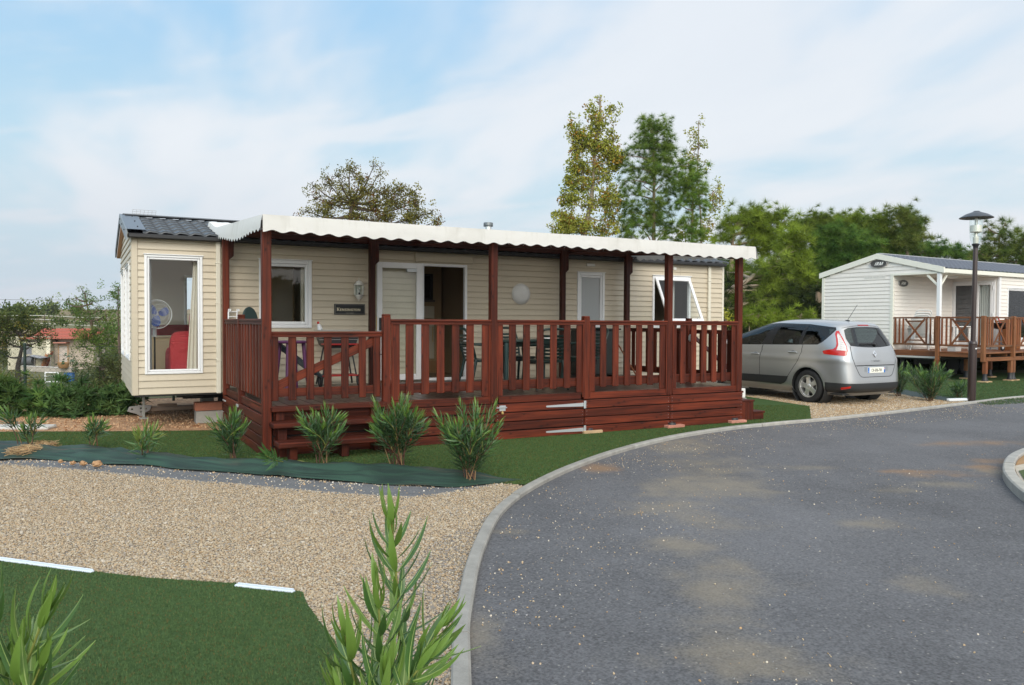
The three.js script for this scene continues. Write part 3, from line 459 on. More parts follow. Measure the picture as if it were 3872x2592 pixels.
// gutter and roof
part('gutter', [bx(-0.06, HL - 0.04, 2.766, 2.83, 0.075, 0.155, 0.012), bx(-0.06, HL - 0.04, 2.772, 2.8, 0.0, 0.074, 0.004)], BLACK, HOME);
{
  const eY = 2.835, rY = 3.27, eZ = 0.14, rZ = -HD / 2, rows = 6;
  for (let r = 0; r < rows; r++) {
    const P = [], I = [], t0 = r / rows, t1 = (r + 1.06) / rows, nx = Math.round((HL + 0.08) / 0.02);
    for (let i = 0; i <= nx; i++) for (let j = 0; j < 5; j++) {
      const s = [0, 0.0, 0.35, 0.8, 1][j], t = lerp(t0, Math.min(1, t1), s), u = 0.13 + (HL - 0.1) * i / nx, ph = u / 0.2;
      const w = Math.sin(ph * 6.283) * 0.5 + 0.22 * Math.sin(ph * 12.566 + 0.9), y = lerp(eY, rY, t) + (w * 0.022) + (j === 0 ? -0.004 : 0.026 * (1 - s)) + 0.012, z = lerp(eZ, rZ, t) + w * 0.008;
      P.push(u, y, z);
    }
    for (let i = 0; i < nx; i++) for (let j = 0; j < 4; j++) { const a = i * 5 + j; I.push(a, a + 5, a + 1, a + 1, a + 5, a + 6); }
    const g = new THREE.BufferGeometry(); g.setAttribute('position', new THREE.Float32BufferAttribute(P, 3)); g.setIndex(I); const f = g.toNonIndexed(); g.computeVertexNormals();
    part('roof_tile_row', g, ROOFTILE, HOME);
  }
  const slope = (z) => lerp(rY, eY, Math.abs(z - rZ) / (eZ - rZ));
  const strip = (u0, u1, za, zb, dy) => { const g = new THREE.BufferGeometry(); const a = [u0, slope(za) + dy, za], b = [u1, slope(za) + dy, za], c = [u1, slope(zb) + dy, zb], d = [u0, slope(zb) + dy, zb]; g.setAttribute('position', new THREE.Float32BufferAttribute([a, b, c, a, c, d].flat(), 3)); g.computeVertexNormals(); return g; };
  part('roof_back', [strip(-0.05, HL + 0.02, rZ, rZ - 1.98, 0.01), strip(-0.05, HL + 0.02, rZ, eZ, -0.02)], ROOFTILE, HOME);
  const cap = part('ridge_cap', [bar(V3(-0.02, rY + 0.028, rZ + 0.09), V3(HL + 0.02, rY + 0.028, rZ + 0.09), 0.2, 0.018).rotateX(0), bx(-0.05, HL + 0.02, rY + 0.03, rY + 0.055, rZ - 0.06, rZ + 0.07, 0.01)], ROOFCAP, HOME);
  // verge flashing: flat grey sheet that turns down over the gable
  part('verge_flashing', [strip(-0.07, 0.17, rZ + 0.01, eZ + 0.012, 0.05)], M([0.15, 0.17, 0.2], 0.4, { metalness: 0.3 }), HOME);
  const board = (za, zb, dy0, dy1, u0, u1) => { const s = new THREE.Shape([new THREE.Vector2(za, slope(za) + dy0), new THREE.Vector2(zb, slope(zb) + dy0), new THREE.Vector2(zb, slope(zb) + dy1), new THREE.Vector2(za, slope(za) + dy1)]); return new THREE.ExtrudeGeometry(s, { depth: u1 - u0, bevelEnabled: false }).rotateY(-Math.PI / 2).translate(u1, 0, 0); };
  part('barge_board', board(rZ, eZ + 0.02, 0.052, -0.1, -0.092, -0.072), M([0.2, 0.225, 0.25], 0.4, { metalness: 0.3 }), HOME);
  part('barge_board', board(rZ - 0.005, rZ - 1.99, 0.052, -0.08, -0.092, -0.072), M([0.05, 0.06, 0.07], 0.5), HOME);
  part('soffit', board(rZ, rZ - 1.9, -0.085, -0.12, -0.07, 0.0), M([0.5, 0.3, 0.2], 0.6), HOME);
  part('barge_screw', [0.15, 0.5, 0.85].flatMap((t) => { const z = lerp(rZ, eZ, t); return [new THREE.SphereGeometry(0.011, 6, 5).translate(0.08, slope(z) + 0.055, z), new THREE.SphereGeometry(0.011, 6, 5).translate(-0.095, slope(z) - 0.0, z)]; }), BLACK, HOME);
  // aerial on the ridge, flue further right
  const wires = []; for (let i = 0; i <= 6; i++) wires.push(bar(V3(0.09 + i * 0.058, 3.305, rZ + 0.01), V3(0.105 + i * 0.058, 3.405, rZ + 0.01), 0.004)); for (let j = 0; j < 4; j++) wires.push(bar(V3(0.09 + j * 0.005, 3.31 + j * 0.031, rZ + 0.01), V3(0.44 + j * 0.005, 3.31 + j * 0.031, rZ + 0.01), 0.004));
  const an = part('aerial', wires, M([0.35, 0.33, 0.31], 0.5, { metalness: 0.5 }), HOME); part('aerial_clamp', bx(0.17, 0.21, 3.3, 3.33, rZ - 0.02, rZ + 0.03), M([0.5, 0.36, 0.12], 0.6), an);
  const fl = part('flue', cyl(0.062, 0.062, 0.4, 6.58, 3.36, rZ), M([0.72, 0.72, 0.7], 0.3, { metalness: 0.8 }), HOME);
  part('flue_cowl', [lathe([[0, 0.085], [0.085, 0.075], [0.095, 0.066], [0.09, 0.06], [0.1, 0.05], [0.09, 0.044], [0.1, 0.034], [0.09, 0.028], [0.1, 0.018], [0.09, 0.012], [0.1, 0.0], [0.06, -0.006]], 28).translate(6.58, 3.525, rZ)], M([0.22, 0.24, 0.25], 0.45, { metalness: 0.6 }), fl);
}
// windows of the front
windowAt(HOME, ...wins.bay, 0.066, null); windowAt(HOME, ...wins.mid, 0.1, null); windowAt(HOME, ...wins.nar, 0.095, null, M([0.33, 0.345, 0.35], 0.35, { clearcoat: 0.6, clearcoatRoughness: 0.2 }));
// bedroom window with the top-hung sash pushed out
{
  const [x0, x1, y0, y1] = wins.bed, f = part('window', frameRing(x0, x1, y0, y1, 0.05, -0.03, 0.03), WHITE, HOME); part('sill', bx(x0 - 0.012, x1 + 0.012, y1, y1 + 0.014, 0, 0.05), WHITE, f);
  const h = y1 - y0 - 0.07, sx0 = x0 + 0.04, sx1 = x1 - 0.04, ang = Math.asin(0.43 / h), mt = new THREE.Matrix4().makeRotationX(-ang).setPosition(0, y1 - 0.045, 0.035);
  const s = part('sash', merge(frameRing(sx0, sx1, -h, 0, 0.062, -0.012, 0.025, 0.008)).applyMatrix4(mt), WHITE, f); part('pane', new THREE.PlaneGeometry(sx1 - sx0 - 0.11, h - 0.11).translate((sx0 + sx1) / 2, -h / 2, 0.004).applyMatrix4(mt), GLASS, f);
  part('stay', [bar(V3(sx0 + 0.06, y0 + 0.06, 0), V3(sx0 + 0.06, y1 - 0.045 - h * 0.9 * Math.cos(ang), h * 0.9 * Math.sin(ang)), 0.014), bar(V3(sx1 - 0.06, y0 + 0.06, 0), V3(sx1 - 0.06, y1 - 0.045 - h * 0.9 * Math.cos(ang), h * 0.9 * Math.sin(ang)), 0.014)], WHITE, f);
}
// curtains: pleated sheets behind the glass
function pleats(x0, x1, y0, y1, z, amp, n, pinch = 0) { const P = [], I = [], nx = n * 8, ny = 8; for (let j = 0; j <= ny; j++) for (let i = 0; i <= nx; i++) { const t = i / nx, s = j / ny; P.push(lerp(x0 + pinch * s, x1, t), lerp(y0, y1, s), z + amp * Math.sin(t * n * 6.283 + 0.6 * s)); } for (let j = 0; j < ny; j++) for (let i = 0; i < nx; i++) { const a = j * (nx + 1) + i; I.push(a, a + 1, a + nx + 1, a + 1, a + nx + 2, a + nx + 1); } const g = new THREE.BufferGeometry(); g.setAttribute('position', new THREE.Float32BufferAttribute(P, 3)); g.setIndex(I); g.computeVertexNormals(); return g; }
part('curtain', pleats(0.715, 0.9, 0.72, 2.62, -0.12, 0.014, 3, 0.12), CLOTH, HOME, 'cream curtain drawn to the right of the tall window');
part('curtain', pleats(0.17, 0.255, 0.72, 2.62, -0.13, 0.014, 3), M([0.42, 0.42, 0.44], 0.9), HOME, 'grey curtain edge at the left of the tall window');
part('curtain', pleats(9.78, 10.02, 1.2, 2.6, -0.2, 0.02, 5), NET, HOME, 'white net curtain in the open window');
part('curtain', pleats(2.41, 2.47, 1.3, 2.6, -0.12, 0.01, 2), CLOTH, HOME, 'cream curtain in the middle window');
// doorway and the door leaf folded back flat against the wall
{
  const [x0, x1, y0, y1] = door, f = part('door_frame', frameRing(x0, x1, y0, y1, 0.045, -0.05, 0.025), WHITE, HOME);
  part('threshold', bx(x0, x1, y0 - 0.035, y0 - 0.001, -0.04, 0.05), STEEL, f);
  const a = 3.595, b = 4.39, c = 0.628, d = 2.572, z = 0.062, dr = part('door', [bx(a, a + 0.09, c, d, z, z + 0.045, 0.008), bx(b - 0.11, b, c, d, z, z + 0.045, 0.008), bx(a + 0.09, b - 0.11, d - 0.095, d, z, z + 0.043, 0.008), bx(a + 0.09, b - 0.11, c, c + 0.1, z, z + 0.043, 0.008)], WHITE, HOME, 'white door with a full glass panel folded open against the wall');
  part('pane', new THREE.PlaneGeometry(b - a - 0.2, d - c - 0.19).translate((a + b) / 2 - 0.01, (c + d) / 2, z + 0.02), GLASS, dr);
  part('closer', bx(4.1, 4.28, 2.42, 2.475, z + 0.036, z + 0.07), ZINC, dr);
  part('handle', [bx(3.625, 3.668, 1.45, 1.66, z + 0.045, z + 0.058), bx(3.64, 3.77, 1.595, 1.612, z + 0.075, z + 0.09), bx(3.64, 3.655, 1.595, 1.612, z + 0.05, z + 0.09)], BLACK, dr);
  part('lock', [bx(3.588, 3.594, 1.45, 1.68, z + 0.012, z + 0.034)], BRASS, dr);
  part('hinge', [0.8, 1.6, 2.35].map((y) => cyl(0.011, 0.011, 0.1, 4.4, y, z + 0.03, 8)), WHITE, dr);
  part('rain_hood', [bx(4.30, 5.36, 2.61, 2.76, 0.015, 0.03), bx(4.28, 4.31, 2.6, 2.765, 0.015, 0.05)], CREAM2, HOME);
}
// small fittings on the wall
part('vent_cover', bx(7.72, 7.915, 2.655, 2.71, 0.012, 0.035, 0.01), WHITE_DIRTY, HOME);
part('junction_box', bx(9.8, 9.88, 2.66, 2.72, 0.012, 0.04, 0.008), WHITE_DIRTY, HOME);
part('number_plate', new THREE.PlaneGeometry(0.22, 0.07).translate(10.95, 1.625, 0.0215), M([1, 1, 1], 0.6, { map: printed(128, 40, (x, w, h) => { x.fillStyle = '#d6c5a8'; x.fillRect(0, 0, w, h); x.fillStyle = '#222'; x.font = 'bold 36px sans-serif'; x.textAlign = 'center'; x.fillText('0257', w / 2, 33); }) }), HOME, 'small black number 0257 at the right end');
// chassis, supports and wheels below
part('chassis', [bx(0.75, HL - 0.3, YB - 0.16, YB - 0.031, -0.95, -0.88), bx(0.75, HL - 0.3, YB - 0.16, YB - 0.031, -2.8, -2.73), ...[1.1, 3.4, 6.2, 9].map((u) => bx(u, u + 0.07, YB - 0.15, YB - 0.032, -2.72, -0.96)), bar(V3(0.5, YB - 0.05, -1.2), V3(1.0, YB - 0.13, -1.0), 0.06), bar(V3(0.62, YB - 0.07, -0.5), V3(1.0, YB - 0.11, -0.5), 0.04)], BLACK, HOME);
part('drawbar', [bar(V3(0.32, 0.13, -1.85), V3(1.9, 0.16, -1.7), 0.1, 0.075, 0.01), bar(V3(0.45, 0.19, -1.82), V3(0.75, 0.19, -1.8), 0.05, 0.05), bar(V3(1.75, 0.16, -1.75), V3(2.0, YB - 0.15, -1.75), 0.08, 0.05)], M([0.28, 0.2, 0.15], 0.7, { metalness: 0.3 }), HOME);
{
  const s = new THREE.Shape(); s.moveTo(0, 0.02); s.lineTo(0.03, 0.09); s.lineTo(0.24, 0.11); s.lineTo(0.36, 0.1); s.lineTo(0.33, 0.02); s.lineTo(0.24, -0.02); s.lineTo(0.2, -0.08); s.lineTo(0.14, -0.03); s.lineTo(0.05, 0);
  for (const [x, y, r] of [[0.07, 0.05, 0.018], [0.2, 0.06, 0.016], [0.28, 0.05, 0.014], [0.2, 0.0, 0.014]]) { const h = new THREE.Path(); h.absarc(x, y, r, 0, 6.283); s.holes.push(h); }
  part('hitch', new THREE.ExtrudeGeometry(s, { depth: 0.02, bevelEnabled: true, bevelSize: 0.003, bevelThickness: 0.003, bevelSegments: 1 }).translate(0.0, 0.1, -1.78), M([0.3, 0.29, 0.28], 0.55, { metalness: 0.5 }), HOME);
}
part('steady_leg', [bar(V3(0.18, 0.12, -0.75), V3(0.18, YB - 0.02, -0.75), 0.035), bx(0.12, 0.24, 0.1, 0.12, -0.81, -0.69)], M([0.3, 0.3, 0.27], 0.6), HOME);
part('wheel', [4.9, 5.75].map((u) => new THREE.CylinderGeometry(0.3, 0.3, 0.2, 24).rotateX(Math.PI / 2).translate(u, 0.31, -0.9)), RUBBER, HOME);
const block = (n, l, u, v, w, h, d, y, m) => { const o = homeThing(n, l, 'block', u, 0, v); part('block_body', bx(-w / 2, w / 2, y, y + h, -d / 2, d / 2, 0.008), m, o); return o; };
block('concrete_block', 'grey concrete pillar block under the near home beside the drawbar', 1.25, 2.0, 0.2, 0.36, 0.2, 0.02, CONCRETE2);
block('support_box', 'black support box under the near home', 1.55, 1.75, 0.28, 0.3, 0.3, 0.1, BLACK);
block('red_brick_block', 'orange hollow brick on top of the concrete block at the deck corner', 1.08, 0.55, 0.4, 0.13, 0.2, 0.21, BRICK);
block('concrete_base_block', 'pale concrete block under the orange brick at the deck corner', 1.1, 0.55, 0.42, 0.19, 0.22, 0.015, CONCRETE);
// lamp, sign and disc on the wall
{
  const o = homeThing('wall_lantern', 'white half lantern with a bulb on the cream wall above the name sign', 'wall lantern', 3.29, 1.918, -0.015);
  part('backplate', bx(-0.035, 0.035, 0.1, 0.3, 0, 0.012), WHITE_DIRTY, o);
  part('roof', lathe([[0.0, 0.345], [0.01, 0.335], [0.045, 0.325], [0.058, 0.3], [0.066, 0.285], [0.088, 0.27], [0.088, 0.262], [0.0, 0.262]], 6).translate(0, 0, 0.085), WHITE_DIRTY, o); part('finial', lathe([[0, 0.388], [0.006, 0.38], [0.006, 0.345], [0, 0.34]], 8).translate(0, 0, 0.085), WHITE_DIRTY, o);
  part('cage', Array.from({ length: 6 }, (_, i) => { const a = i * Math.PI / 3; return bar(V3(Math.cos(a) * 0.07, 0.11, 0.085 + Math.sin(a) * 0.07), V3(Math.cos(a) * 0.078, 0.262, 0.085 + Math.sin(a) * 0.078), 0.01); }), WHITE_DIRTY, o);
  part('glass', new THREE.CylinderGeometry(0.07, 0.063, 0.15, 6, 1, true).translate(0, 0.186, 0.085), GLASS, o);
  part('base', lathe([[0, 0.0], [0.006, 0.01], [0.006, 0.03], [0.03, 0.042], [0.045, 0.055], [0.04, 0.065], [0.062, 0.078], [0.056, 0.09], [0.078, 0.108], [0.0, 0.112]], 18).translate(0, 0, 0.085), WHITE_DIRTY, o);
  const b = part('bulb', [new THREE.SphereGeometry(0.032, 14, 10).translate(0, 0.195, 0.085), cyl(0.016, 0.013, 0.04, 0, 0.155, 0.085, 10)], M([0.6, 0.58, 0.56], 0.2), o); part('socket', cyl(0.018, 0.02, 0.035, 0, 0.128, 0.085, 10), BLACK, b);
}
{
  const o = homeThing('name_sign', 'black rectangular sign reading KENSINGTON on the cream wall', 'sign', 3.162, 1.793, -0.014);
  part('board', bx(-0.254, 0.254, -0.086, 0.086, 0, 0.02, 0.004), BLACK, o);
  part('lettering', new THREE.PlaneGeometry(0.495, 0.16).translate(0, 0, 0.0215), M([1, 1, 1], 0.5, { map: printed(512, 168, (x, w, h) => { x.fillStyle = '#17191d'; x.fillRect(0, 0, w, h); x.strokeStyle = '#9a968a'; x.lineWidth = 4; x.strokeRect(8, 8, w - 16, h - 16); x.fillStyle = '#e3d6b4'; x.textAlign = 'left'; x.font = 'bold 72px serif'; x.fillText('K', 30, 112); x.font = 'bold 53px sans-serif'; x.save(); x.translate(84, 112); x.scale(1.14, 1); x.fillText('ENSINGTON', 0, 0); x.restore(); x.fillStyle = '#b9b29e'; x.font = 'bold 15px sans-serif'; x.textAlign = 'center'; x.fillText('ROYAL  CARAVANS', w / 2, 153); }) }), o);
}
{
  const o = homeThing('round_wall_light', 'round white disc light on the cream wall right of the doorway', 'wall light', 6.318, 2.105, -0.014);
  part('diffuser', lathe([[0, 0.075], [0.09, 0.066], [0.15, 0.045], [0.178, 0.012], [0.18, 0]], 32).rotateX(Math.PI / 2), M([0.72, 0.71, 0.69], 0.4), o); part('base', lathe([[0.19, 0], [0.19, 0.014], [0.181, 0.016]], 32).rotateX(Math.PI / 2), WHITE_DIRTY, o);
}
// ---------- inside the near home ----------
const FY = YB + 0.075;
{
  const o = homeThing('standing_fan', 'white standing fan with blue blades behind the tall window', 'fan', 0.33, FY, 0.62);
  part('stand', [cyl(0.012, 0.014, 0.75, 0, 0.39, 0, 10), cyl(0.17, 0.19, 0.025, 0, 0.0125, 0, 20)], BLACK, o);
  part('column', [cyl(0.026, 0.03, 0.3, 0, 0.9, 0, 12), bx(-0.05, 0.05, 1.0, 1.14, -0.09, 0.07, 0.02)], WHITE, o);
  const hd = new THREE.Matrix4().makeRotationY(0.35).setPosition(0.03, 1.09, 0.14), bl = [];
  for (let i = 0; i < 3; i++) { const s = new THREE.Shape(); s.moveTo(0.02, -0.02); s.bezierCurveTo(0.06, -0.1, 0.17, -0.12, 0.185, -0.02); s.bezierCurveTo(0.19, 0.06, 0.1, 0.06, 0.02, 0.02); bl.push(new THREE.ExtrudeGeometry(s, { depth: 0.004, bevelEnabled: false }).rotateX(0.3).rotateZ(i * 2.094 + 0.5).applyMatrix4(hd)); }
  part('blades', bl, M([0.04, 0.1, 0.42], 0.3), o);
  const ring = []; for (const [r, z] of [[0.215, 0], [0.2, 0.05], [0.15, 0.075], [0.09, 0.085], [0.2, -0.05]]) ring.push(new THREE.TorusGeometry(r, r === 0.215 ? 0.007 : 0.002, 4, 40).translate(0, 0, z).applyMatrix4(hd)); for (let i = 0; i < 36; i++) { const a = i * Math.PI / 18; ring.push(tube([V3(0.05 * Math.cos(a), 0.05 * Math.sin(a), 0.088), V3(0.15 * Math.cos(a), 0.15 * Math.sin(a), 0.075), V3(0.215 * Math.cos(a), 0.215 * Math.sin(a), 0)], 0.0014, 3, 6).applyMatrix4(hd)); }
  part('grille', ring, WHITE, o);
}
{
  const red = M([0.42, 0.035, 0.045], 0.9, { bumpMap: tex(128, 128, (u, v) => fbm(u * 6 + 0.5 * vn(u * 4, v * 9, 2, 4, 9), v * 26, 3, 130, 6, 26), { srgb: false, rx: 2, ry: 2 }), bumpScale: 0.02 });
  const o = homeThing('red_armchair', 'red covered armchair inside the tall window', 'armchair', 0.88, FY - 0.02, 0.8); o.scale.y = 1.38;
  const soft = (w, h, d, x, y, z, r) => { const g = new THREE.SphereGeometry(1, 28, 20), p = g.attributes.position; for (let i = 0; i < p.count; i++) { const f = (a) => Math.sign(a) * Math.pow(Math.abs(a), r); p.setXYZ(i, f(p.getX(i)) * w / 2 + x, f(p.getY(i)) * h / 2 + y, f(p.getZ(i)) * d / 2 + z); } g.computeVertexNormals(); return g; };
  part('seat', soft(0.75, 0.45, 0.75, 0, 0.23, 0, 0.35), red, o); part('backrest', soft(0.3, 0.88, 0.72, 0.12, 0.44, 0, 0.4), red, o); part('armrest', soft(0.62, 0.62, 0.2, -0.05, 0.31, 0.3, 0.4), red, o);
  const c = homeThing('wooden_cabinet', 'low pale wooden cabinet inside behind the fan', 'cabinet', 0.62, FY, 1.5); part('body', bx(-0.35, 0.35, 0, 0.72, -0.2, 0.2), M([0.55, 0.42, 0.26], 0.6), c); part('top', bx(-0.37, 0.37, 0.722, 0.75, -0.22, 0.22), M([0.6, 0.5, 0.36], 0.5), c); part('door', [bx(-0.33, -0.01, 0.06, 0.68, 0.202, 0.22), bx(0.01, 0.33, 0.06, 0.68, 0.202, 0.22)], M([0.58, 0.45, 0.29], 0.6), c);
  const b = homeThing('dark_sofa', 'dark red sofa at the back of the living room', 'sofa', 1.3, FY, 2.9); part('seat', soft(1.8, 0.45, 0.8, 0, 0.22, 0, 0.35), M([0.2, 0.02, 0.03], 0.9), b); part('backrest', soft(1.8, 0.85, 0.3, 0, 0.5, -0.3, 0.35), M([0.18, 0.02, 0.03], 0.9), b);
}
{
  const o = homeThing('kitchen_unit', 'kitchen cupboards seen through the open doorway', 'kitchen unit', 5.05, FY, 2.1);
  const OAK = M([0.34, 0.24, 0.13], 0.6), PALE = M([0.62, 0.56, 0.45], 0.6), GREY = M([0.28, 0.29, 0.3], 0.5);
  part('body', [bx(-0.12, 0.5, 0, 2.08, -0.3, 0.3)], OAK, o); part('door', [bx(-0.08, 0.34, 0.28, 1.02, 0.302, 0.32), bx(-0.08, 0.34, 1.06, 1.3, 0.302, 0.32)], PALE, o); part('handle', [bar(V3(-0.05, 0.6, 0.34), V3(-0.05, 0.9, 0.34), 0.014), bar(V3(0.3, 0.6, 0.34), V3(0.3, 0.9, 0.34), 0.014)], BRASS, o); part('plinth', bx(-0.1, 0.48, 0.02, 0.24, 0.302, 0.315), M([0.3, 0.17, 0.08], 0.6), o);
  part('worktop', bx(-1.6, -0.125, 0.86, 0.9, -0.3, 0.32), M([0.12, 0.12, 0.13], 0.4), o); part('base_unit', bx(-1.6, -0.126, 0, 0.858, -0.3, 0.3), OAK, o); part('splashback', bx(-1.6, -0.126, 0.902, 1.35, -0.3, -0.28), GREY, o); part('socket', [bx(-0.2, -0.14, 1.1, 1.2, -0.279, -0.27), bx(-0.75, -0.66, 1.0, 1.1, -0.279, -0.27)], WHITE, o); part('wall_cupboard', [bx(-1.6, -1.0, 1.4, 2.08, -0.3, 0.02), bx(-0.95, -0.13, 1.4, 2.08, -0.3, 0.02)], M([0.26, 0.19, 0.11], 0.6), o);
  const m = homeThing('microwave_oven', 'black microwave on the kitchen cupboard shelf', 'microwave', 5.06, FY + 1.42, 1.82); part('body', bx(-0.02, 0.3, 0, 0.5, -0.0, 0.05), BLACK, m); part('door', bx(0.0, 0.24, 0.04, 0.46, 0.051, 0.06), M([0.01, 0.01, 0.012], 0.1), m); part('shelf', bx(-0.08, 0.32, -0.04, -0.002, -0.0, 0.1), M([0.1, 0.08, 0.07], 0.5), m);
  const k = homeThing('steel_kettle', 'small steel kettle on the kitchen worktop', 'kettle', 4.6, FY + 0.9, 1.95); part('body', lathe([[0, 0], [0.07, 0], [0.075, 0.02], [0.055, 0.17], [0, 0.18]], 18), STEEL, k); part('handle', tube([V3(0.05, 0.16, 0), V3(0.11, 0.14, 0), V3(0.1, 0.04, 0), V3(0.07, 0.03, 0)], 0.01), BLACK, k);
}
// ---------- timber deck ----------
const DECK = homeThing('timber_deck', 'long red stained timber deck with railings and posts along the cream home', 'deck', 0, 0, 0);
const FL = 0.6, DU0 = 1.2, DU1 = 8.7, DZ = 3.08;         // z = 3.08 is the front of the deck
const rw = rngOf(71), anyWood = () => WOODS[Math.floor(rw() * WOODS.length)];
{
  let u = DU0 + 0.03, i = 0;
  while (u < DU1 - 0.02) { const w = Math.min(0.138, DU1 - 0.02 - u); part('deck_plank', bx(u, u + w, FL - 0.028, FL + (rw() - 0.5) * 0.003, 0.1, DZ - 0.03, 0.006), DECKS[Math.floor(rw() * 3)], DECK); u += 0.144; i++; }
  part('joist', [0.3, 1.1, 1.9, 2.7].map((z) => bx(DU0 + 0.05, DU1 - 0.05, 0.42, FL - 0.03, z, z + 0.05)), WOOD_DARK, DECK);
}
// skirting boards in front, four rows, in four lengths
const bays = [[2.66, 4.225], [4.23, 5.66], [5.665, 7.215], [7.22, DU1]];
const rowsY = [[0.376, 0.497], [0.252, 0.369], [0.132, 0.245], [0.014, 0.125]];
for (const [a, b] of bays) {
  part('fascia_board', bx(a + 0.07, b - 0.04, 0.502, FL - 0.002, DZ - 0.045, DZ - 0.02), anyWood(), DECK);
  for (const [y0, y1] of rowsY) { const o = (rw() - 0.5) * 0.006; part('skirting_board', bx(a + 0.002, b - 0.002, y0 + 0.002 + o, y1 - 0.004 + o, DZ - 0.016, DZ + 0.012, 0.005), anyWood(), DECK); }
}
for (const [y0, y1] of [[0.42, 0.55], ...rowsY]) part('skirting_board', bx(1.33, 2.655, y0, y1 - 0.012, DZ - 0.05, DZ - 0.026, 0.005), WOODS[3], DECK);
part('nail', bays.flatMap(([a, b]) => rowsY.flatMap(([y0, y1]) => [a + 0.035, b - 0.035].flatMap((u) => [0.3, 0.7].map((t) => new THREE.SphereGeometry(0.0035, 5, 4).translate(u, lerp(y0, y1, t), DZ + 0.012))))), ZINC, DECK);
// left end skirting
for (const [z0, z1] of [[0.16, 1.37], [1.49, DZ - 0.06]]) { part('fascia_board', bx(DU0 + 0.03, DU0 + 0.055, 0.502, FL + 0.004, z0, z1), anyWood(), DECK); for (const [y0, y1] of rowsY) part('skirting_board', bx(DU0, DU0 + 0.028, y0 + 0.002, y1 - 0.004, z0 - 0.05, z1 + 0.02, 0.005), WOODS[3 - Math.floor(rw() * 2) * 3], DECK); }
for (const [y0, y1] of rowsY) part('skirting_board', bx(DU1 - 0.03, DU1 - 0.004, y0, y1, 0.1, 3.0, 0.005), anyWood(), DECK);
part('inner_lining', [bx(DU0 + 0.06, DU1 - 0.06, 0.02, 0.5, DZ - 0.1, DZ - 0.09), bx(DU0 + 0.06, DU0 + 0.07, 0.02, 0.5, 0.2, DZ - 0.1)], DARK, DECK);
// posts: tall ones at the front, short newels between, dark ones at the back
const PZ = 3.03;
const tall = (u, z, y0, y1, m, w = 0.098) => part('post', bx(u - w / 2, u + w / 2, y0, y1, z - w / 2, z + w / 2, 0.008), m, DECK);
tall(1.255, PZ + 0.0, 0.08, 2.66, WOODS[0], 0.105); tall(4.225, PZ - 0.006, 0.5, 2.66, WOODS[3]); tall(7.22, PZ - 0.006, 0.5, 2.66, WOODS[3]); tall(8.652, PZ - 0.006, 0.5, 2.66, WOODS[1]);
for (const u of [2.72, 5.712]) part('newel', [bx(u - 0.048, u + 0.048, 0.5, 1.665, PZ - 0.05, PZ + 0.046, 0.008), cbox(0.096, 0.03, 0.096, 0.02).translate(u, 1.675, PZ - 0.002)], u < 3 ? WOODS[2] : WOODS[0], DECK);
for (const [u, z] of [[1.235, 0.2], [3.43, 0.33], [7.06, 0.24], [8.5, 0.24]]) {
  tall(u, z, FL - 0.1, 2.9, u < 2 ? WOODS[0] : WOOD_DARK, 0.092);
  const s = new THREE.Shape([new THREE.Vector2(0, 0), new THREE.Vector2(0.06, 0.06), new THREE.Vector2(0.06, 0.34), new THREE.Vector2(0, 0.34)]);
  part('bracket', new THREE.ExtrudeGeometry(s, { depth: 0.06, bevelEnabled: true, bevelSize: 0.004, bevelThickness: 0.004, bevelSegments: 1 }).translate(u + 0.047, 2.5, z - 0.03), u < 2 ? WOOD_DARK : WOOD_DARK, DECK);
}
// railing sections: handrail, lower rail, balusters
function handrail(a, b, y = 1.63, w = 0.085) { // profile with a groove, along x
  const s = new THREE.Shape([[-0.5, 0], [-0.42, 0.012], [0.42, 0.012], [0.5, 0], [0.5, -0.012], [0.36, -0.018], [0.36, -0.026], [0.46, -0.032], [0.46, -0.056], [-0.46, -0.056], [-0.46, -0.032], [-0.36, -0.026], [-0.36, -0.018], [-0.5, -0.012]].map(([x, q]) => new THREE.Vector2(x * w, q)));
  const g = new THREE.ExtrudeGeometry(s, { depth: b - a, bevelEnabled: false }).rotateY(Math.PI / 2).translate(a, y - 0.012, 0);
  const p = g.attributes.position, uv = g.attributes.uv; for (let i = 0; i < p.count; i++) uv.setXY(i, p.getX(i), p.getY(i) + p.getZ(i)); return g;
}
function section(a, b, starts, w = 0.106) {
  part('handrail', handrail(a, b).translate(0, 0, PZ), WOODS[Math.floor(rw() * 2)], DECK);
  part('lower_rail', bx(a + 0.01, b - 0.01, 0.685, 0.81, PZ - 0.03, PZ - 0.005, 0.005), WOODS[3], DECK);
  starts.forEach((u, i) => { const end = i === 0 || i === starts.length - 1; const tilt = (rw() - 0.5) * 0.012, g = bx(-w / 2, w / 2, end ? FL + 0.0 : 0.668 + (rw() - 0.5) * 0.01, 1.575, PZ - 0.003, PZ + 0.022, 0.006); g.rotateZ(tilt * 0.3); g.translate(u + w / 2, 0, 0); part('baluster', g, anyWood(), DECK); });
}
section(2.77, 4.176, [2.79, 2.977, 3.189, 3.404, 3.617, 3.826, 4.05]);
section(4.275, 5.663, [4.262, 4.463, 4.684, 4.899, 5.115, 5.342, 5.553]);
section(5.761, 7.17, [5.765, 5.96, 6.178, 6.392, 6.605, 6.815, 7.04]);
section(7.27, 8.602, [7.262, 7.443, 7.655, 7.863, 8.074, 8.28, 8.49]);
for (const u of [2.783, 4.16, 4.272, 5.652, 5.772, 7.158, 7.285, 8.592]) part('trim_strip', bx(u - 0.009, u + 0.009, 0.53, 1.575, PZ + 0.022, PZ + 0.04, 0.004), WOODS[2], DECK);
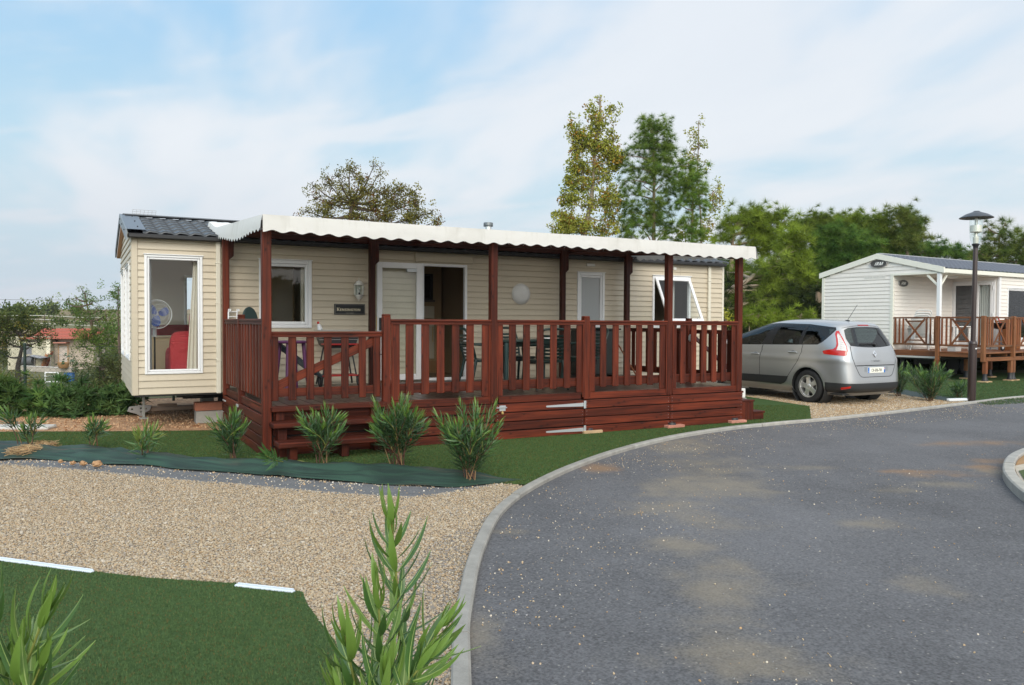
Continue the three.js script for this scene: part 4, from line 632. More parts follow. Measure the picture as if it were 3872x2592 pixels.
// gate over the steps
{
  const gt = part('gate', [bx(1.315, 2.67, 0.7, 0.8, 2.955, 2.98), handrail(1.31, 2.675, 1.475, 0.075).translate(0, 0, 2.985)], WOODS[1], DECK, 'low gate with a diagonal brace above the steps');
  for (const u of [1.308, 1.518, 1.731, 1.944, 2.157, 2.377, 2.567]) part('baluster', bx(u, u + 0.092, 0.655, 1.42, 2.982, 3.004, 0.005), WOODS[rw() < 0.5 ? 1 : 3], gt);
  part('brace', bar(V3(1.37, 0.82, 2.965), V3(2.6, 1.36, 2.965), 0.022, 0.105, 0.004), WOODS[2], gt);
  part('gate_hinge', [0.8, 1.3].map((y) => bx(1.3, 1.33, y, y + 0.09, 2.99, 3.01)), BLACK, gt);
  part('catch', tube([V3(2.66, 1.18, 2.99), V3(2.7, 1.2, 3.0), V3(2.72, 1.2, 3.03)], 0.006), BLACK, gt);
}
// steps in front of the gate
part('step_tread', bx(1.29, 2.69, FL - 0.062, FL, 3.0, 3.16, 0.01), WOOD_STEP, DECK);
part('step_tread', bx(1.272, 2.655, 0.365, 0.425, 3.06, 3.32, 0.01), WOOD_STEP, DECK);
part('step_tread', bx(1.285, 2.69, 0.17, 0.232, 3.3, 3.56, 0.01), WOOD_STEP, DECK);
for (const u of [1.4, 2.0, 2.55]) { part('step_support', [bx(u - 0.05, u + 0.05, 0.02, 0.363, 3.05, 3.22), bx(u - 0.05, u + 0.05, 0.43, 0.536, 3.04, 3.1)], WOOD_STEP, DECK); part('step_support', bx(u + 0.02, u + 0.11, 0.02, 0.168, 3.34, 3.48), WOOD_STEP, DECK); }
// left end rail: along z
function sideRail(u, z0, z1, n, y, mat, low = 0.68) {
  part('handrail', handrail(z0, z1, y).rotateY(-Math.PI / 2).translate(u, 0, 0), mat, DECK);
  part('lower_rail', bx(u - 0.01, u + 0.014, low, low + 0.11, z0, z1), WOODS[3], DECK);
  for (let i = 0; i < n; i++) { const z = lerp(z0 + 0.06, z1 - 0.06, (i + 0.5) / n); part('baluster', bx(u - 0.034, u - 0.012, low, y - 0.055, z - 0.048, z + 0.048, 0.005), anyWood(), DECK); }
}
part('newel', [bx(1.2, 1.29, 0.46, 1.66, 1.385, 1.475, 0.008), cbox(0.09, 0.03, 0.09, 0.02).translate(1.245, 1.67, 1.43)], WOODS[1], DECK);
sideRail(1.245, 0.25, 1.38, 5, 1.625, M([0.62, 0.5, 0.42], 0.6, { map: woodMap })); sideRail(1.245, 1.48, 2.975, 7, 1.625, M([0.6, 0.5, 0.42], 0.6, { map: woodMap }));
// right end: railing at the back, gate at the front
sideRail(8.63, 0.15, 1.78, 7, 1.5, WOODS[3]);
part('newel', [bx(8.58, 8.67, FL - 0.1, 1.655, 1.82, 1.91, 0.008), cbox(0.09, 0.03, 0.09, 0.02).translate(8.625, 1.665, 1.865)], WOODS[1], DECK);
{
  const gt = part('gate', [bx(8.62, 8.645, 0.7, 0.8, 1.93, 2.96), handrail(1.93, 2.96, 1.485, 0.075).rotateY(-Math.PI / 2).translate(8.63, 0, 0)], WOODS[3], DECK, 'end gate with a diagonal brace and grey top rail');
  for (let i = 0; i < 5; i++) { const z = 2.0 + i * 0.22; part('baluster', bx(8.592, 8.612, 0.66, 1.425, z - 0.05, z + 0.05, 0.005), WOODS[3], gt); }
  part('brace', bar(V3(8.655, 1.36, 1.97), V3(8.655, 0.8, 2.92), 0.1, 0.022, 0.004), WOODS[1], gt);
  part('latch', [bx(8.58, 8.6, 1.28, 1.4, 1.93, 1.98), bx(8.575, 8.582, 1.3, 1.38, 1.915, 1.99)], ZINC, gt);
}
// side steps at the right end
{
  const zz = [1.95, 2.98];
  part('step_tread', bx(8.702, 8.83, 0.468, 0.5, ...zz), WOOD_STEP, DECK); part('step_tread', bx(8.8, 9.075, 0.315, 0.345, ...zz), WOOD_STEP, DECK); part('step_tread', bx(9.05, 9.315, 0.118, 0.15, ...zz), WOOD_STEP, DECK);
  part('step_support', [bx(8.71, 8.8, 0.01, 0.466, 2.93, 2.97), bx(8.802, 8.93, 0.01, 0.313, 2.935, 2.972)], WOODS[1], DECK); part('step_support', bx(8.934, 9.06, 0.01, 0.313, 2.935, 2.972), WOODS[1], DECK); part('step_support', bx(9.064, 9.29, 0.02, 0.117, 2.935, 2.972), WOODS[3], DECK);
}
// ironmongery on the hatch in the skirting
for (const y of [0.43, 0.075]) part('strap_hinge', [(() => { const s = new THREE.Shape([new THREE.Vector2(-0.62, -0.012), new THREE.Vector2(-0.63, 0), new THREE.Vector2(-0.62, 0.012), new THREE.Vector2(0, 0.026), new THREE.Vector2(0, -0.026)]); return new THREE.ExtrudeGeometry(s, { depth: 0.005, bevelEnabled: false }).translate(5.65, y, DZ + 0.013); })(), bx(5.645, 5.683, y - 0.055, y + 0.055, DZ + 0.013, DZ + 0.026, 0.003), cyl(0.012, 0.012, 0.11, 5.652, y, DZ + 0.026, 8)], ZINC, DECK);
part('bolt_latch', [bx(4.29, 4.385, 0.4, 0.475, DZ + 0.013, DZ + 0.02), bx(4.29, 4.38, 0.445, 0.475, DZ + 0.02, DZ + 0.04, 0.008), bar(V3(4.24, 0.447, DZ + 0.03), V3(4.4, 0.447, DZ + 0.03), 0.014)], ZINC, DECK);
part('padlock', [bx(4.318, 4.352, 0.355, 0.388, DZ + 0.014, DZ + 0.034, 0.006), tube([V3(4.325, 0.385, DZ + 0.024), V3(4.335, 0.405, DZ + 0.024), V3(4.345, 0.385, DZ + 0.024)], 0.004)], BRASS, DECK);
part('bolt_latch', [bx(1.186, 1.2, 0.44, 0.48, 1.35, 1.47), bx(1.18, 1.2, 0.42, 0.44, 0.2, 0.42)], ZINC, DECK);
// pads below the posts
for (const [u, v, m, l] of [[5.79, -3.02, M([0.62, 0.42, 0.25], 0.85, { map: concrete }), 'tan paving pad under the deck edge below the strap hinges'], [7.26, -3.08, M([0.62, 0.27, 0.2], 0.85, { map: concrete }), 'pink paving pad under the deck front, second from the right end'], [8.55, -3.06, M([0.66, 0.3, 0.23], 0.85, { map: concrete }), 'pink paving pad under the right front corner of the deck']]) { const o = homeThing('paving_pad', l, 'paving slab', u, 0.01, v); part('slab', bx(-0.16, 0.16, 0, 0.045, -0.12, 0.12, 0.006), m, o); part('packer', cyl(0.06, 0.07, 0.03, -0.02, 0.06, 0.02, 12), BLACK, o); }
// ---------- awning ----------
{
  const A = homeThing('white_awning', 'white fabric awning with scalloped valance over the deck', 'awning', 0, 0, 0);
  const map = tex(512, 512, (u, v) => { const st = sm(0.55, 0.85, fbm(u * 4, v * 3, 5, 140, 4, 3)) * 0.14 + sm(0.6, 0.9, fbm(u * 60, v * 4, 3, 141, 60, 4)) * 0.05; return [0.83 - st, 0.815 - st * 1.05, 0.78 - st * 1.15]; }, { rx: 0.4, ry: 0.8 });
  const F = M([1, 1, 1], 0.75, { map, transmission: 0.24, thickness: 0, bumpMap: tex(256, 256, (u, v) => fbm(u * 7, v * 7, 4, 142, 7, 7), { srgb: false, rx: 0.5, ry: 0.5 }), bumpScale: 0.01 });
  const U0 = 1.17, U1 = 8.75, ZF = 3.28, ZB = -1.05, top = (u, z) => { const base = z > -0.3 ? lerp(3.02, 2.805, (z + 0.3) / (ZF + 0.3)) : lerp(3.02, 3.185, (-0.3 - z) / 0.75); const sag = 0.018 * (fbm(u * 0.9, z * 0.8, 3, 143) - 0.5) - 0.012 * Math.sin((u - 1.25) / 1.49 * Math.PI) ** 2 * sm(-0.3, 1, z) * (1 - sm(2.9, 3.28, z)); return base + sag; };
  const P = [], UV = [], I = [], nx = 150, nz = 30;
  for (let i = 0; i <= nx; i++) for (let j = 0; j <= nz; j++) { const u = lerp(U0, U1, i / nx), z = lerp(ZB, ZF, j / nz); P.push(u, top(u, z), z); UV.push(u, z); }
  for (let i = 0; i < nx; i++) for (let j = 0; j < nz; j++) { const a = i * (nz + 1) + j; I.push(a, a + 1, a + nz + 1, a + 1, a + nz + 2, a + nz + 1); }
  const g = new THREE.BufferGeometry(); g.setAttribute('position', new THREE.Float32BufferAttribute(P, 3)); g.setAttribute('uv', new THREE.Float32BufferAttribute(UV, 2)); g.setIndex(I); g.computeVertexNormals();
  part('canopy', g, F, A);
  // valances: along the front, down the left and right ends
  const val = (pt, n, len, drop, amp, pitch, flare, seed) => { const P = [], UV = [], I = [], m = 6; for (let i = 0; i <= n; i++) { const s = i / n, o = pt(s), d = drop(s) + amp * Math.cos((s * len / pitch) * 6.283); for (let j = 0; j <= m; j++) { const t = j / m, w = 0.02 * (fbm(s * len * 1.3, t * 1.5, 3, seed) - 0.5) * t, r = Math.sin(t * Math.PI / 2); P.push(o[0] + o[3] * (w + flare * r), o[1] - d * t, o[2] + o[4] * (w + flare * r)); UV.push(s * len, t * 0.2); } } for (let i = 0; i < n; i++) for (let j = 0; j < m; j++) { const a = i * (m + 1) + j; I.push(a, a + 1, a + m + 1, a + 1, a + m + 2, a + m + 1); } const g = new THREE.BufferGeometry(); g.setAttribute('position', new THREE.Float32BufferAttribute(P, 3)); g.setAttribute('uv', new THREE.Float32BufferAttribute(UV, 2)); g.setIndex(I); g.computeVertexNormals(); return g; };
  part('valance', val((s) => { const u = lerp(U0, U1, s); return [u, top(u, ZF), ZF, 0, 1]; }, 900, U1 - U0, (s) => 0.185 + 0.012 * Math.sin(s * 9), 0.0135, 0.217, 0.012, 144), F, A);
  part('valance', val((s) => { const z = lerp(ZB, ZF, s); return [U0, top(U0, z), z, -1, 0]; }, 520, ZF - ZB, (s) => 0.17 + 0.075 * Math.exp(-(((s - 0.62) / 0.22) ** 2)), 0.016, 0.2, 0.03, 145), F, A, 'left end valance hanging with a sag');
  part('valance', val((s) => { const z = lerp(ZB, ZF, s); return [U1, top(U1, z), z, 1, 0]; }, 420, ZF - ZB, () => 0.18, 0.014, 0.217, 0.05, 146), F, A);
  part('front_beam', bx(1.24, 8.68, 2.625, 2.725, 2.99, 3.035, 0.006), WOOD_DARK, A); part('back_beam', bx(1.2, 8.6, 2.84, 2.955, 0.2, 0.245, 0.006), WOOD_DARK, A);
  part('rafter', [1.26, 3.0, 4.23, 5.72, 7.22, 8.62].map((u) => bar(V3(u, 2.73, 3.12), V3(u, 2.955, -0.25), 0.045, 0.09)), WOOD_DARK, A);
  const lace = []; for (let u = 1.35; u < 8.6; u += 0.33) lace.push(tube([V3(u, 2.64, 3.08), V3(u + 0.06, 2.705, 3.1)], 0.003, 3), tube([V3(u + 0.06, 2.705, 3.1), V3(u + 0.12, 2.64, 3.08)], 0.003, 3)); part('lacing', lace, M([0.55, 0.5, 0.45], 0.8), A);
}
// ---------- things on the deck ----------
const GREEN = M([0.012, 0.03, 0.026], 0.35), PURPLE = M([0.11, 0.028, 0.1], 0.4);
function gardenChair(name, label, mat, pos, turn, group, slats = true) {
  const o = thing(name, label, 'chair', pos, turn, group);
  const sgeo = (() => { const s = new THREE.Shape(); s.moveTo(-0.21, -0.2); s.quadraticCurveTo(-0.24, 0.22, -0.2, 0.24); s.lineTo(0.2, 0.24); s.quadraticCurveTo(0.24, 0.22, 0.21, -0.2); return new THREE.ExtrudeGeometry(s, { depth: 0.022, bevelEnabled: true, bevelSize: 0.01, bevelThickness: 0.008, bevelSegments: 2 }).rotateX(Math.PI / 2).translate(0, 0.43, 0); })();
  part('seat', [sgeo, bx(-0.2, 0.2, 0.36, 0.41, 0.21, 0.24, 0.01)], mat, o);
  const backY = (t) => V3(0, lerp(0.42, 0.88, t), -0.2 - 0.12 * t - 0.05 * t * t);
  const st = [-1, 1].map((s) => tube([0, 0.25, 0.5, 0.75, 0.93].map((t) => backY(t).add(V3(s * lerp(0.2, 0.215, Math.sin(t * 3)), 0, 0))), 0.018, 7));
  const topBar = tube([V3(-0.205, 0.84, -0.345), V3(-0.17, 0.885, -0.37), V3(0, 0.9, -0.385), V3(0.17, 0.885, -0.37), V3(0.205, 0.84, -0.345)], 0.02, 7);
  const b = part('backrest', [...st, topBar], mat, o);
  const sl = []; for (let i = 0; i < 7; i++) { const t = 0.14 + i * 0.115, p = backY(t), w = 0.205; const g = new THREE.BoxGeometry(2 * w, 0.034, 0.01, 8, 1, 1), q = g.attributes.position; for (let k = 0; k < q.count; k++) q.setZ(k, q.getZ(k) - 0.03 * (1 - (q.getX(k) / w) ** 2)); g.rotateX(-0.3).translate(p.x, p.y, p.z); sl.push(g); }
  if (slats) for (const g of sl) part('slat', g, mat, b); else part('panel', sl, mat, b);
  for (const s of [-1, 1]) {
    part('armrest', [tube([V3(s * 0.21, 0.67, -0.29), V3(s * 0.265, 0.665, -0.2), V3(s * 0.285, 0.65, 0.02), V3(s * 0.28, 0.645, 0.17), V3(s * 0.27, 0.6, 0.235)], 0.021, 7, 20).scale(1, 1, 1)], mat, o);
    part('leg', tube([V3(s * 0.27, 0.61, 0.23), V3(s * 0.25, 0.4, 0.23), V3(s * 0.27, 0, 0.27)], 0.026, 7, 12, 0.018), mat, o);
    part('leg', tube([V3(s * 0.205, 0.44, -0.2), V3(s * 0.22, 0.22, -0.25), V3(s * 0.25, 0, -0.31)], 0.025, 7, 12, 0.018), mat, o);
  }
  return o;
}
const cg = 'green plastic chairs around the deck table';
gardenChair('garden_chair', 'dark green plastic slatted chair behind the deck table, facing the road', GREEN, HW(5.72, FL, -0.95), TH + 0.1, cg);
gardenChair('garden_chair', 'dark green plastic slatted chair with its back to the railing at the deck table', GREEN, HW(5.5, FL, -2.25), TH + Math.PI - 0.15, cg);
gardenChair('garden_chair', 'dark green plastic chair at the left end of the deck table', GREEN, HW(4.72, FL, -1.7), TH + Math.PI / 2, cg);
gardenChair('garden_chair', 'dark green plastic chair at the right end of the deck table', GREEN, HW(6.62, FL, -1.62), TH - Math.PI / 2 + 0.2, cg);
{
  const o = homeThing('patio_table', 'dark green plastic oval table on the deck behind the railing', 'table', 5.45, FL, -1.75);
  const s = new THREE.Shape(); s.absellipse(0, 0, 0.72, 0.46, 0, 6.283);
  part('tabletop', new THREE.ExtrudeGeometry(s, { depth: 0.02, bevelEnabled: true, bevelSize: 0.012, bevelThickness: 0.01, bevelSegments: 2, curveSegments: 36 }).rotateX(Math.PI / 2).translate(0, 0.725, 0), GREEN, o);
  part('apron', [bx(-0.5, 0.5, 0.63, 0.69, 0.3, 0.33), bx(-0.5, 0.5, 0.63, 0.69, -0.33, -0.3)], GREEN, o);
  for (const [x, z] of [[-0.5, 0.3], [0.5, 0.3], [-0.5, -0.3], [0.5, -0.3]]) part('leg', [cyl(0.034, 0.026, 0.69, x, 0.345, z, 14)], M([0.04, 0.075, 0.075], 0.35), o);
  const a = homeThing('cigarette_packet', 'small white and yellow packet on the green deck table', 'packet', 5.72, FL + 0.737, -1.95, null, 0.4); part('box', bx(-0.045, 0.045, 0, 0.024, -0.028, 0.028), WHITE, a); part('lid', bx(0.046, 0.07, 0, 0.024, -0.028, 0.028), M([0.7, 0.5, 0.05], 0.5), a);
}
{ // tall dark storage cabinet with a coat hanging on its side
  const o = homeThing('storage_cabinet', 'tall dark grey storage cabinet against the wall at the right of the deck', 'cabinet', 7.62, FL, -0.42), DG = M([0.022, 0.026, 0.025], 0.5);
  part('body', bx(-0.36, 0.42, 0.04, 0.86, -0.22, 0.22, 0.015), DG, o); part('top', bx(-0.39, 0.45, 0.862, 0.892, -0.25, 0.25, 0.01), DG, o);
  for (const [a, b] of [[-0.34, 0.025], [0.035, 0.4]]) { const d = part('door', bx(a, b, 0.07, 0.84, 0.222, 0.24, 0.008), M([0.028, 0.032, 0.031], 0.45), o); part('handle', bx(a < 0 ? b - 0.04 : a + 0.02, a < 0 ? b - 0.02 : a + 0.04, 0.42, 0.54, 0.242, 0.262), BLACK, d); }
  part('foot', [-0.33, 0.39].map((x) => bx(x - 0.03, x + 0.03, 0, 0.039, -0.18, 0.18)), BLACK, o);
  const c = homeThing('black_coat', 'black coat hanging in front of the storage cabinet', 'coat', 7.3, FL + 0.05, -0.7), s = new THREE.LatheGeometry([[0.0, 0.72], [0.05, 0.71], [0.1, 0.62], [0.13, 0.35], [0.15, 0.02], [0.13, 0]].map(([x, y]) => new THREE.Vector2(x, y)), 26), p = s.attributes.position; for (let i = 0; i < p.count; i++) { const a = Math.atan2(p.getZ(i), p.getX(i)), k = 1 + 0.14 * Math.sin(a * 7 + p.getY(i) * 3); p.setX(i, p.getX(i) * k); p.setZ(i, p.getZ(i) * 0.55 * k); } s.computeVertexNormals();
  part('cloth', s, M([0.008, 0.009, 0.012], 0.9), c); part('sleeve', [tube([V3(-0.08, 0.66, 0.02), V3(-0.14, 0.45, 0.04), V3(-0.13, 0.2, 0.04)], 0.05, 8, 12, 0.035), tube([V3(0.08, 0.66, 0.02), V3(0.14, 0.45, 0.04), V3(0.13, 0.2, 0.04)], 0.05, 8, 12, 0.035)], M([0.01, 0.011, 0.014], 0.9), c);
  const r = homeThing('wooden_lath', 'thin brown lath leaning beside the storage cabinet', 'lath', 8.3, FL, -0.6); part('stick', bar(V3(-0.12, 0.75, -0.35), V3(0.1, 0.012, 0.1), 0.022), PINES[3], r);
  const wb = homeThing('white_block', 'white block on the ground beyond the right end of the deck', 'block', 9.2, 0.32, -2.35); part('body', bx(-0.18, 0.18, 0, 0.16, -0.12, 0.12, 0.01), M([0.8, 0.79, 0.76], 0.7), wb); part('base', bx(-0.2, 0.2, -0.31, -0.002, -0.13, 0.13, 0.01), CONCRETE2, wb);
}
{ // charcoal grill on wheels
  const o = homeThing('charcoal_grill', 'black charcoal grill with red trays on two wheels in front of the wall', 'grill', 2.82, FL, -0.5), RED = M([0.42, 0.02, 0.02], 0.4);
  const s = new THREE.Shape(); s.moveTo(-0.3, 0); s.lineTo(0.3, 0); s.lineTo(0.24, -0.17); s.quadraticCurveTo(0.22, -0.22, 0.15, -0.23); s.lineTo(-0.15, -0.23); s.quadraticCurveTo(-0.22, -0.22, -0.24, -0.17);
  part('bowl', new THREE.ExtrudeGeometry(s, { depth: 0.34, bevelEnabled: true, bevelSize: 0.01, bevelThickness: 0.01, bevelSegments: 2 }).translate(0, 0.83, -0.17), BLACK, o);
  part('grate', [...Array.from({ length: 15 }, (_, i) => bar(V3(-0.28 + i * 0.04, 0.86, -0.17), V3(-0.28 + i * 0.04, 0.86, 0.17), 0.006)), ...frameRing(-0.31, 0.31, -0.18, 0.18, 0.012, -0.006, 0.006, 0.002).map((g) => g.rotateX(Math.PI / 2).translate(0, 0.86, 0))], STEEL, o);
  part('wire_rail', [tube([V3(-0.33, 0.76, 0.2), V3(0.33, 0.76, 0.2)], 0.005, 6), tube([V3(-0.33, 0.72, 0.2), V3(0.33, 0.72, 0.2)], 0.005, 6)], STEEL, o);
  part('shelf', bx(-0.29, 0.31, 0.64, 0.662, 0.13, 0.3, 0.006), RED, o); part('lower_shelf', bx(-0.3, 0.3, 0.16, 0.18, -0.16, 0.16, 0.006), RED, o);
  for (const [x, z, k] of [[-0.24, 0.14, 1], [0.24, 0.14, 1], [-0.24, -0.14, 1], [0.24, -0.14, 1]]) part('leg', bar(V3(x * 0.75, 0.62, z * 0.8), V3(x * 1.18, 0.03, z * 1.1), 0.022), BLACK, o);
  for (const x of [-0.3, 0.3]) { const w = part('wheel', new THREE.TorusGeometry(0.072, 0.022, 8, 22).rotateY(Math.PI / 2).translate(x, 0.095, 0.14), RUBBER, o); part('hub', new THREE.CylinderGeometry(0.055, 0.055, 0.02, 14).rotateZ(Math.PI / 2).translate(x, 0.095, 0.14), M([0.12, 0.12, 0.13], 0.5), w); }
  const b = homeThing('squeeze_bottle', 'white bottle with a red cap standing on the grill', 'bottle', 2.56, FL + 0.865, -0.5); b.rotation.z = 0.3; part('bottle_body', lathe([[0, 0], [0.036, 0], [0.038, 0.01], [0.036, 0.05], [0.02, 0.09], [0.014, 0.1], [0, 0.1]], 18), WHITE, b); part('cap', lathe([[0, 0.135], [0.014, 0.133], [0.019, 0.1], [0, 0.1]], 16), M([0.6, 0.03, 0.02], 0.4), b);
}
{ // purple stool table
  const o = homeThing('purple_table', 'round purple plastic table with splayed legs at the left of the deck', 'table', 2.0, FL, -1.05);
  part('tabletop', lathe([[0, 0.72], [0.23, 0.72], [0.245, 0.71], [0.24, 0.685], [0.2, 0.68], [0, 0.68]], 32), PURPLE, o);
  for (let i = 0; i < 4; i++) { const a = i * Math.PI / 2 + 0.5; part('leg', tube([V3(Math.cos(a) * 0.17, 0.69, Math.sin(a) * 0.17), V3(Math.cos(a) * 0.2, 0.35, Math.sin(a) * 0.2), V3(Math.cos(a) * 0.25, 0, Math.sin(a) * 0.25)], 0.03, 8, 10, 0.024), PURPLE, o); }
}
{ // folded green recliner leaning at the left end
  const o = homeThing('folded_recliner', 'folded dark green plastic recliner leaning by the left deck railing', 'recliner', 1.62, FL, -0.55), GR = M([0.025, 0.05, 0.048], 0.4), DGR = M([0.03, 0.042, 0.05], 0.4);
  const s = new THREE.Shape(); s.moveTo(-0.13, 0); s.lineTo(-0.13, 0.95); s.quadraticCurveTo(-0.12, 1.18, 0, 1.2); s.quadraticCurveTo(0.12, 1.18, 0.13, 0.95); s.lineTo(0.13, 0);
  part('back_panel', new THREE.ExtrudeGeometry(s, { depth: 0.02, bevelEnabled: true, bevelSize: 0.012, bevelThickness: 0.01, bevelSegments: 2 }).rotateX(-0.12).rotateY(0.5).translate(-0.05, 0, 0.1), GR, o);
  for (let k = 0; k < 2; k++) part('leg_frame', bar(V3(0.05 + k * 0.04, 0.82, 0.15 - k * 0.08), V3(0.75 + k * 0.05, 0.22, 0.35 - k * 0.08), 0.03, 0.07, 0.01), DGR, o);
  part('foot', bar(V3(0.72, 0.28, 0.2), V3(0.84, 0.19, 0.42), 0.04, 0.05, 0.01), DGR, o); part('foot_rest', bar(V3(0.05, 0.03, 0.35), V3(0.3, 0.14, 0.42), 0.08, 0.03), DGR, o);
}
{
  const o = homeThing('towel_rack', 'white wire towel rack hooked behind the left deck railing', 'towel rack', 1.31, FL, -0.32);
  for (const x of [-0.055, 0.065]) part('hook', tube([V3(x, 0.75, 0), V3(x, 1.13, 0), V3(x + 0.005, 1.175, 0.01), V3(x + 0.018, 1.175, 0.02), V3(x + 0.022, 1.14, 0.02)], 0.011, 8, 16), WHITE, o);
  part('crossbar', [1.06, 1.13].map((y) => tube([V3(-0.055, y, 0), V3(0.065, y, 0)], 0.007)), WHITE, o); part('basket', [0.75, 0.78].map((y) => tube([V3(-0.06, y, 0), V3(0.16, y - 0.02, 0.1)], 0.007)), WHITE, o);
}
// ---------- silver people carrier ----------
{
  const CX = 6.72, CZ = 16.5, CTH = 0.505, c = Math.cos(CTH), s = Math.sin(CTH);
  const CAR = thing('silver_car', 'silver estate people carrier parked on the gravel between the homes, seen from behind', 'car', [CX, 0, -CZ], CTH);
  // horizontal outlines: height, rear end, front end (z, rear positive), half width, squareness
  const SL = [[.19, .82, -3.5, .80, 7], [.29, .945, -3.62, .885, 8], [.36, .965, -3.66, .912, 9], [.43, .968, -3.68, .92, 9], [.58, .955, -3.66, .928, 9], [.74, .94, -3.6, .932, 9], [.86, .93, -3.52, .93, 9], [.94, .915, -3.42, .922, 8.5], [1.02, .90, -3.2, .91, 8], [1.1, .875, -2.95, .893, 7.5], [1.2, .825, -2.55, .862, 7], [1.34, .755, -2.12, .805, 6.5], [1.46, .695, -1.78, .745, 6], [1.535, .66, -1.54, .705, 5.5], [1.585, .61, -1.4, .665, 5], [1.63, .47, -1.24, .60, 4.2], [1.665, .22, -1.08, .50, 3.4], [1.69, -.1, -.9, .34, 2.8], [1.70, -.35, -.7, .16, 2.3], [1.7035, -.5, -.55, .02, 2]];
  const cat = (p0, p1, p2, p3, t) => 0.5 * (2 * p1 + (p2 - p0) * t + (2 * p0 - 5 * p1 + 4 * p2 - p3) * t * t + (3 * p1 - p0 - 3 * p2 + p3) * t * t * t);
  const slice = (y) => { let i = 0; while (i < SL.length - 2 && SL[i + 1][0] < y) i++; const t = (y - SL[i][0]) / (SL[i + 1][0] - SL[i][0]), q = (k) => SL[Math.min(SL.length - 1, Math.max(0, k))]; return [1, 2, 3, 4].map((k) => cat(q(i - 1)[k], q(i)[k], q(i + 1)[k], q(i + 2)[k], t)); };
  const NS = 168, ring = (y) => {
    const [zr, zf, w, n] = slice(y), a = (zr - zf) / 2, zc = (zr + zf) / 2, raw = [], e = 2 / n;
    for (let k = 0; k <= 720; k++) { const f = k / 720 * 2 * Math.PI, cs = Math.cos(f), sn = Math.sin(f), z = zc + a * Math.sign(cs) * Math.pow(Math.abs(cs), e), q = (z + 1.2) / 2.2; raw.push([-w * Math.sign(sn) * Math.pow(Math.abs(sn), e) * (1 - 0.045 * q * q), z]); }
    return raw;
  };
  // arc length along the outline from the rear centre, leftwards; resampled on a common fraction
  const ys = []; for (let y = .19; y < 1.7; y += y < 1.5 ? .032 : .016) ys.push(y); ys.push(1.703);
  const fr = []; for (let j = 0; j <= NS; j++) fr.push(j / NS);
  const rows = ys.map((y) => { const r = ring(y), L = [0]; for (let k = 1; k < r.length; k++) L.push(L[k - 1] + Math.hypot(r[k][0] - r[k - 1][0], r[k][1] - r[k - 1][1])); const T = L[L.length - 1]; let k = 0; return fr.map((f) => { while (k < L.length - 2 && L[k + 1] < f * T) k++; const t = (f * T - L[k]) / (L[k + 1] - L[k] || 1); return [lerp(r[k][0], r[k + 1][0], t), y, lerp(r[k][1], r[k + 1][1], t)]; }); });
  // wheel arch flare and haunch
  for (const r of rows) for (const p of r) { for (const wz of [0.06, -2.71]) { const d = Math.hypot(p[2] - wz, p[1] - 0.34); if (Math.abs(p[0]) > 0.7) p[0] += Math.sign(p[0]) * 0.022 * Math.exp(-(((d - 0.41) / 0.09) ** 2)); } if (Math.abs(p[0]) > 0.7) p[0] += Math.sign(p[0]) * 0.012 * Math.exp(-(((p[1] - 0.90) / 0.05) ** 2)) * sm(-2.8, -1, p[2]); }
  const nrm = rows.map((r, i) => r.map((p, j) => { const a = rows[Math.min(rows.length - 1, i + 1)][j], b = rows[Math.max(0, i - 1)][j], l = r[(j + 1) % NS], m = r[(j - 1 + NS) % NS]; const n = V3(l[0] - m[0], l[1] - m[1], l[2] - m[2]).cross(V3(a[0] - b[0], a[1] - b[1], a[2] - b[2])).normalize(); return n.dot(V3(p[0], 0.2, p[2] + 1.3)) < 0 ? n.negate() : n; }));
  const S = (f, y, off = 0) => { let i = 0; while (i < ys.length - 2 && ys[i + 1] < y) i++; const ty = Math.min(1, Math.max(0, (y - ys[i]) / (ys[i + 1] - ys[i]))), fj = Math.min(NS - 1e-6, Math.max(0, f * NS)), j = Math.floor(fj), tx = fj - j; const b = (q, k) => lerp(lerp(q[i][j][k], q[i][j + 1][k], tx), lerp(q[i + 1][j][k], q[i + 1][j + 1][k], tx), ty); const p = V3(b(rows, 0), b(rows, 1), b(rows, 2)), nn = V3(lerp(lerp(nrm[i][j].x, nrm[i][j + 1].x, tx), lerp(nrm[i + 1][j].x, nrm[i + 1][j + 1].x, tx), ty), lerp(lerp(nrm[i][j].y, nrm[i][j + 1].y, tx), lerp(nrm[i + 1][j].y, nrm[i + 1][j + 1].y, tx), ty), lerp(lerp(nrm[i][j].z, nrm[i][j + 1].z, tx), lerp(nrm[i + 1][j].z, nrm[i + 1][j + 1].z, tx), ty)).normalize(); return [p.addScaledVector(nn, off), nn]; };
  // a point measured on the photograph -> (fraction round the car, height) on its left half
  const pix = []; for (let j = 0; j <= 420; j++) for (let i = 0; i < 150; i++) { const f = j / 420 * 0.5, y = .2 + i * .01, [p] = S(f, y), X = CX + p.x * c + p.z * s, Z = CZ + p.x * s - p.z * c; if (f < 0.02 && false) continue; pix.push([f, y, ...toPx(X, p.y, Z)]); }
  const onCar = (x, y) => { const px = 2750 + x / 3.347, py = 1150 + y / 3.347; let b = 1e9, r = null; for (const q of pix) { const d = (q[2] - px) ** 2 + (q[3] - py) ** 2; if (d < b) { b = d; r = q; } } return [r[0], r[1]]; };
  const side = (z, y) => { let lo = 0.1, hi = 0.45; for (let k = 0; k < 30; k++) { const m = (lo + hi) / 2; if (S(m, y)[0].z > z) lo = m; else hi = m; } return [lo, y]; };
  const rear = (x, y) => { let lo = 0, hi = 0.14; for (let k = 0; k < 30; k++) { const m = (lo + hi) / 2; if (Math.abs(S(m, y)[0].x) < Math.abs(x)) lo = m; else hi = m; } return [x < 0 ? lo : -lo, y]; };
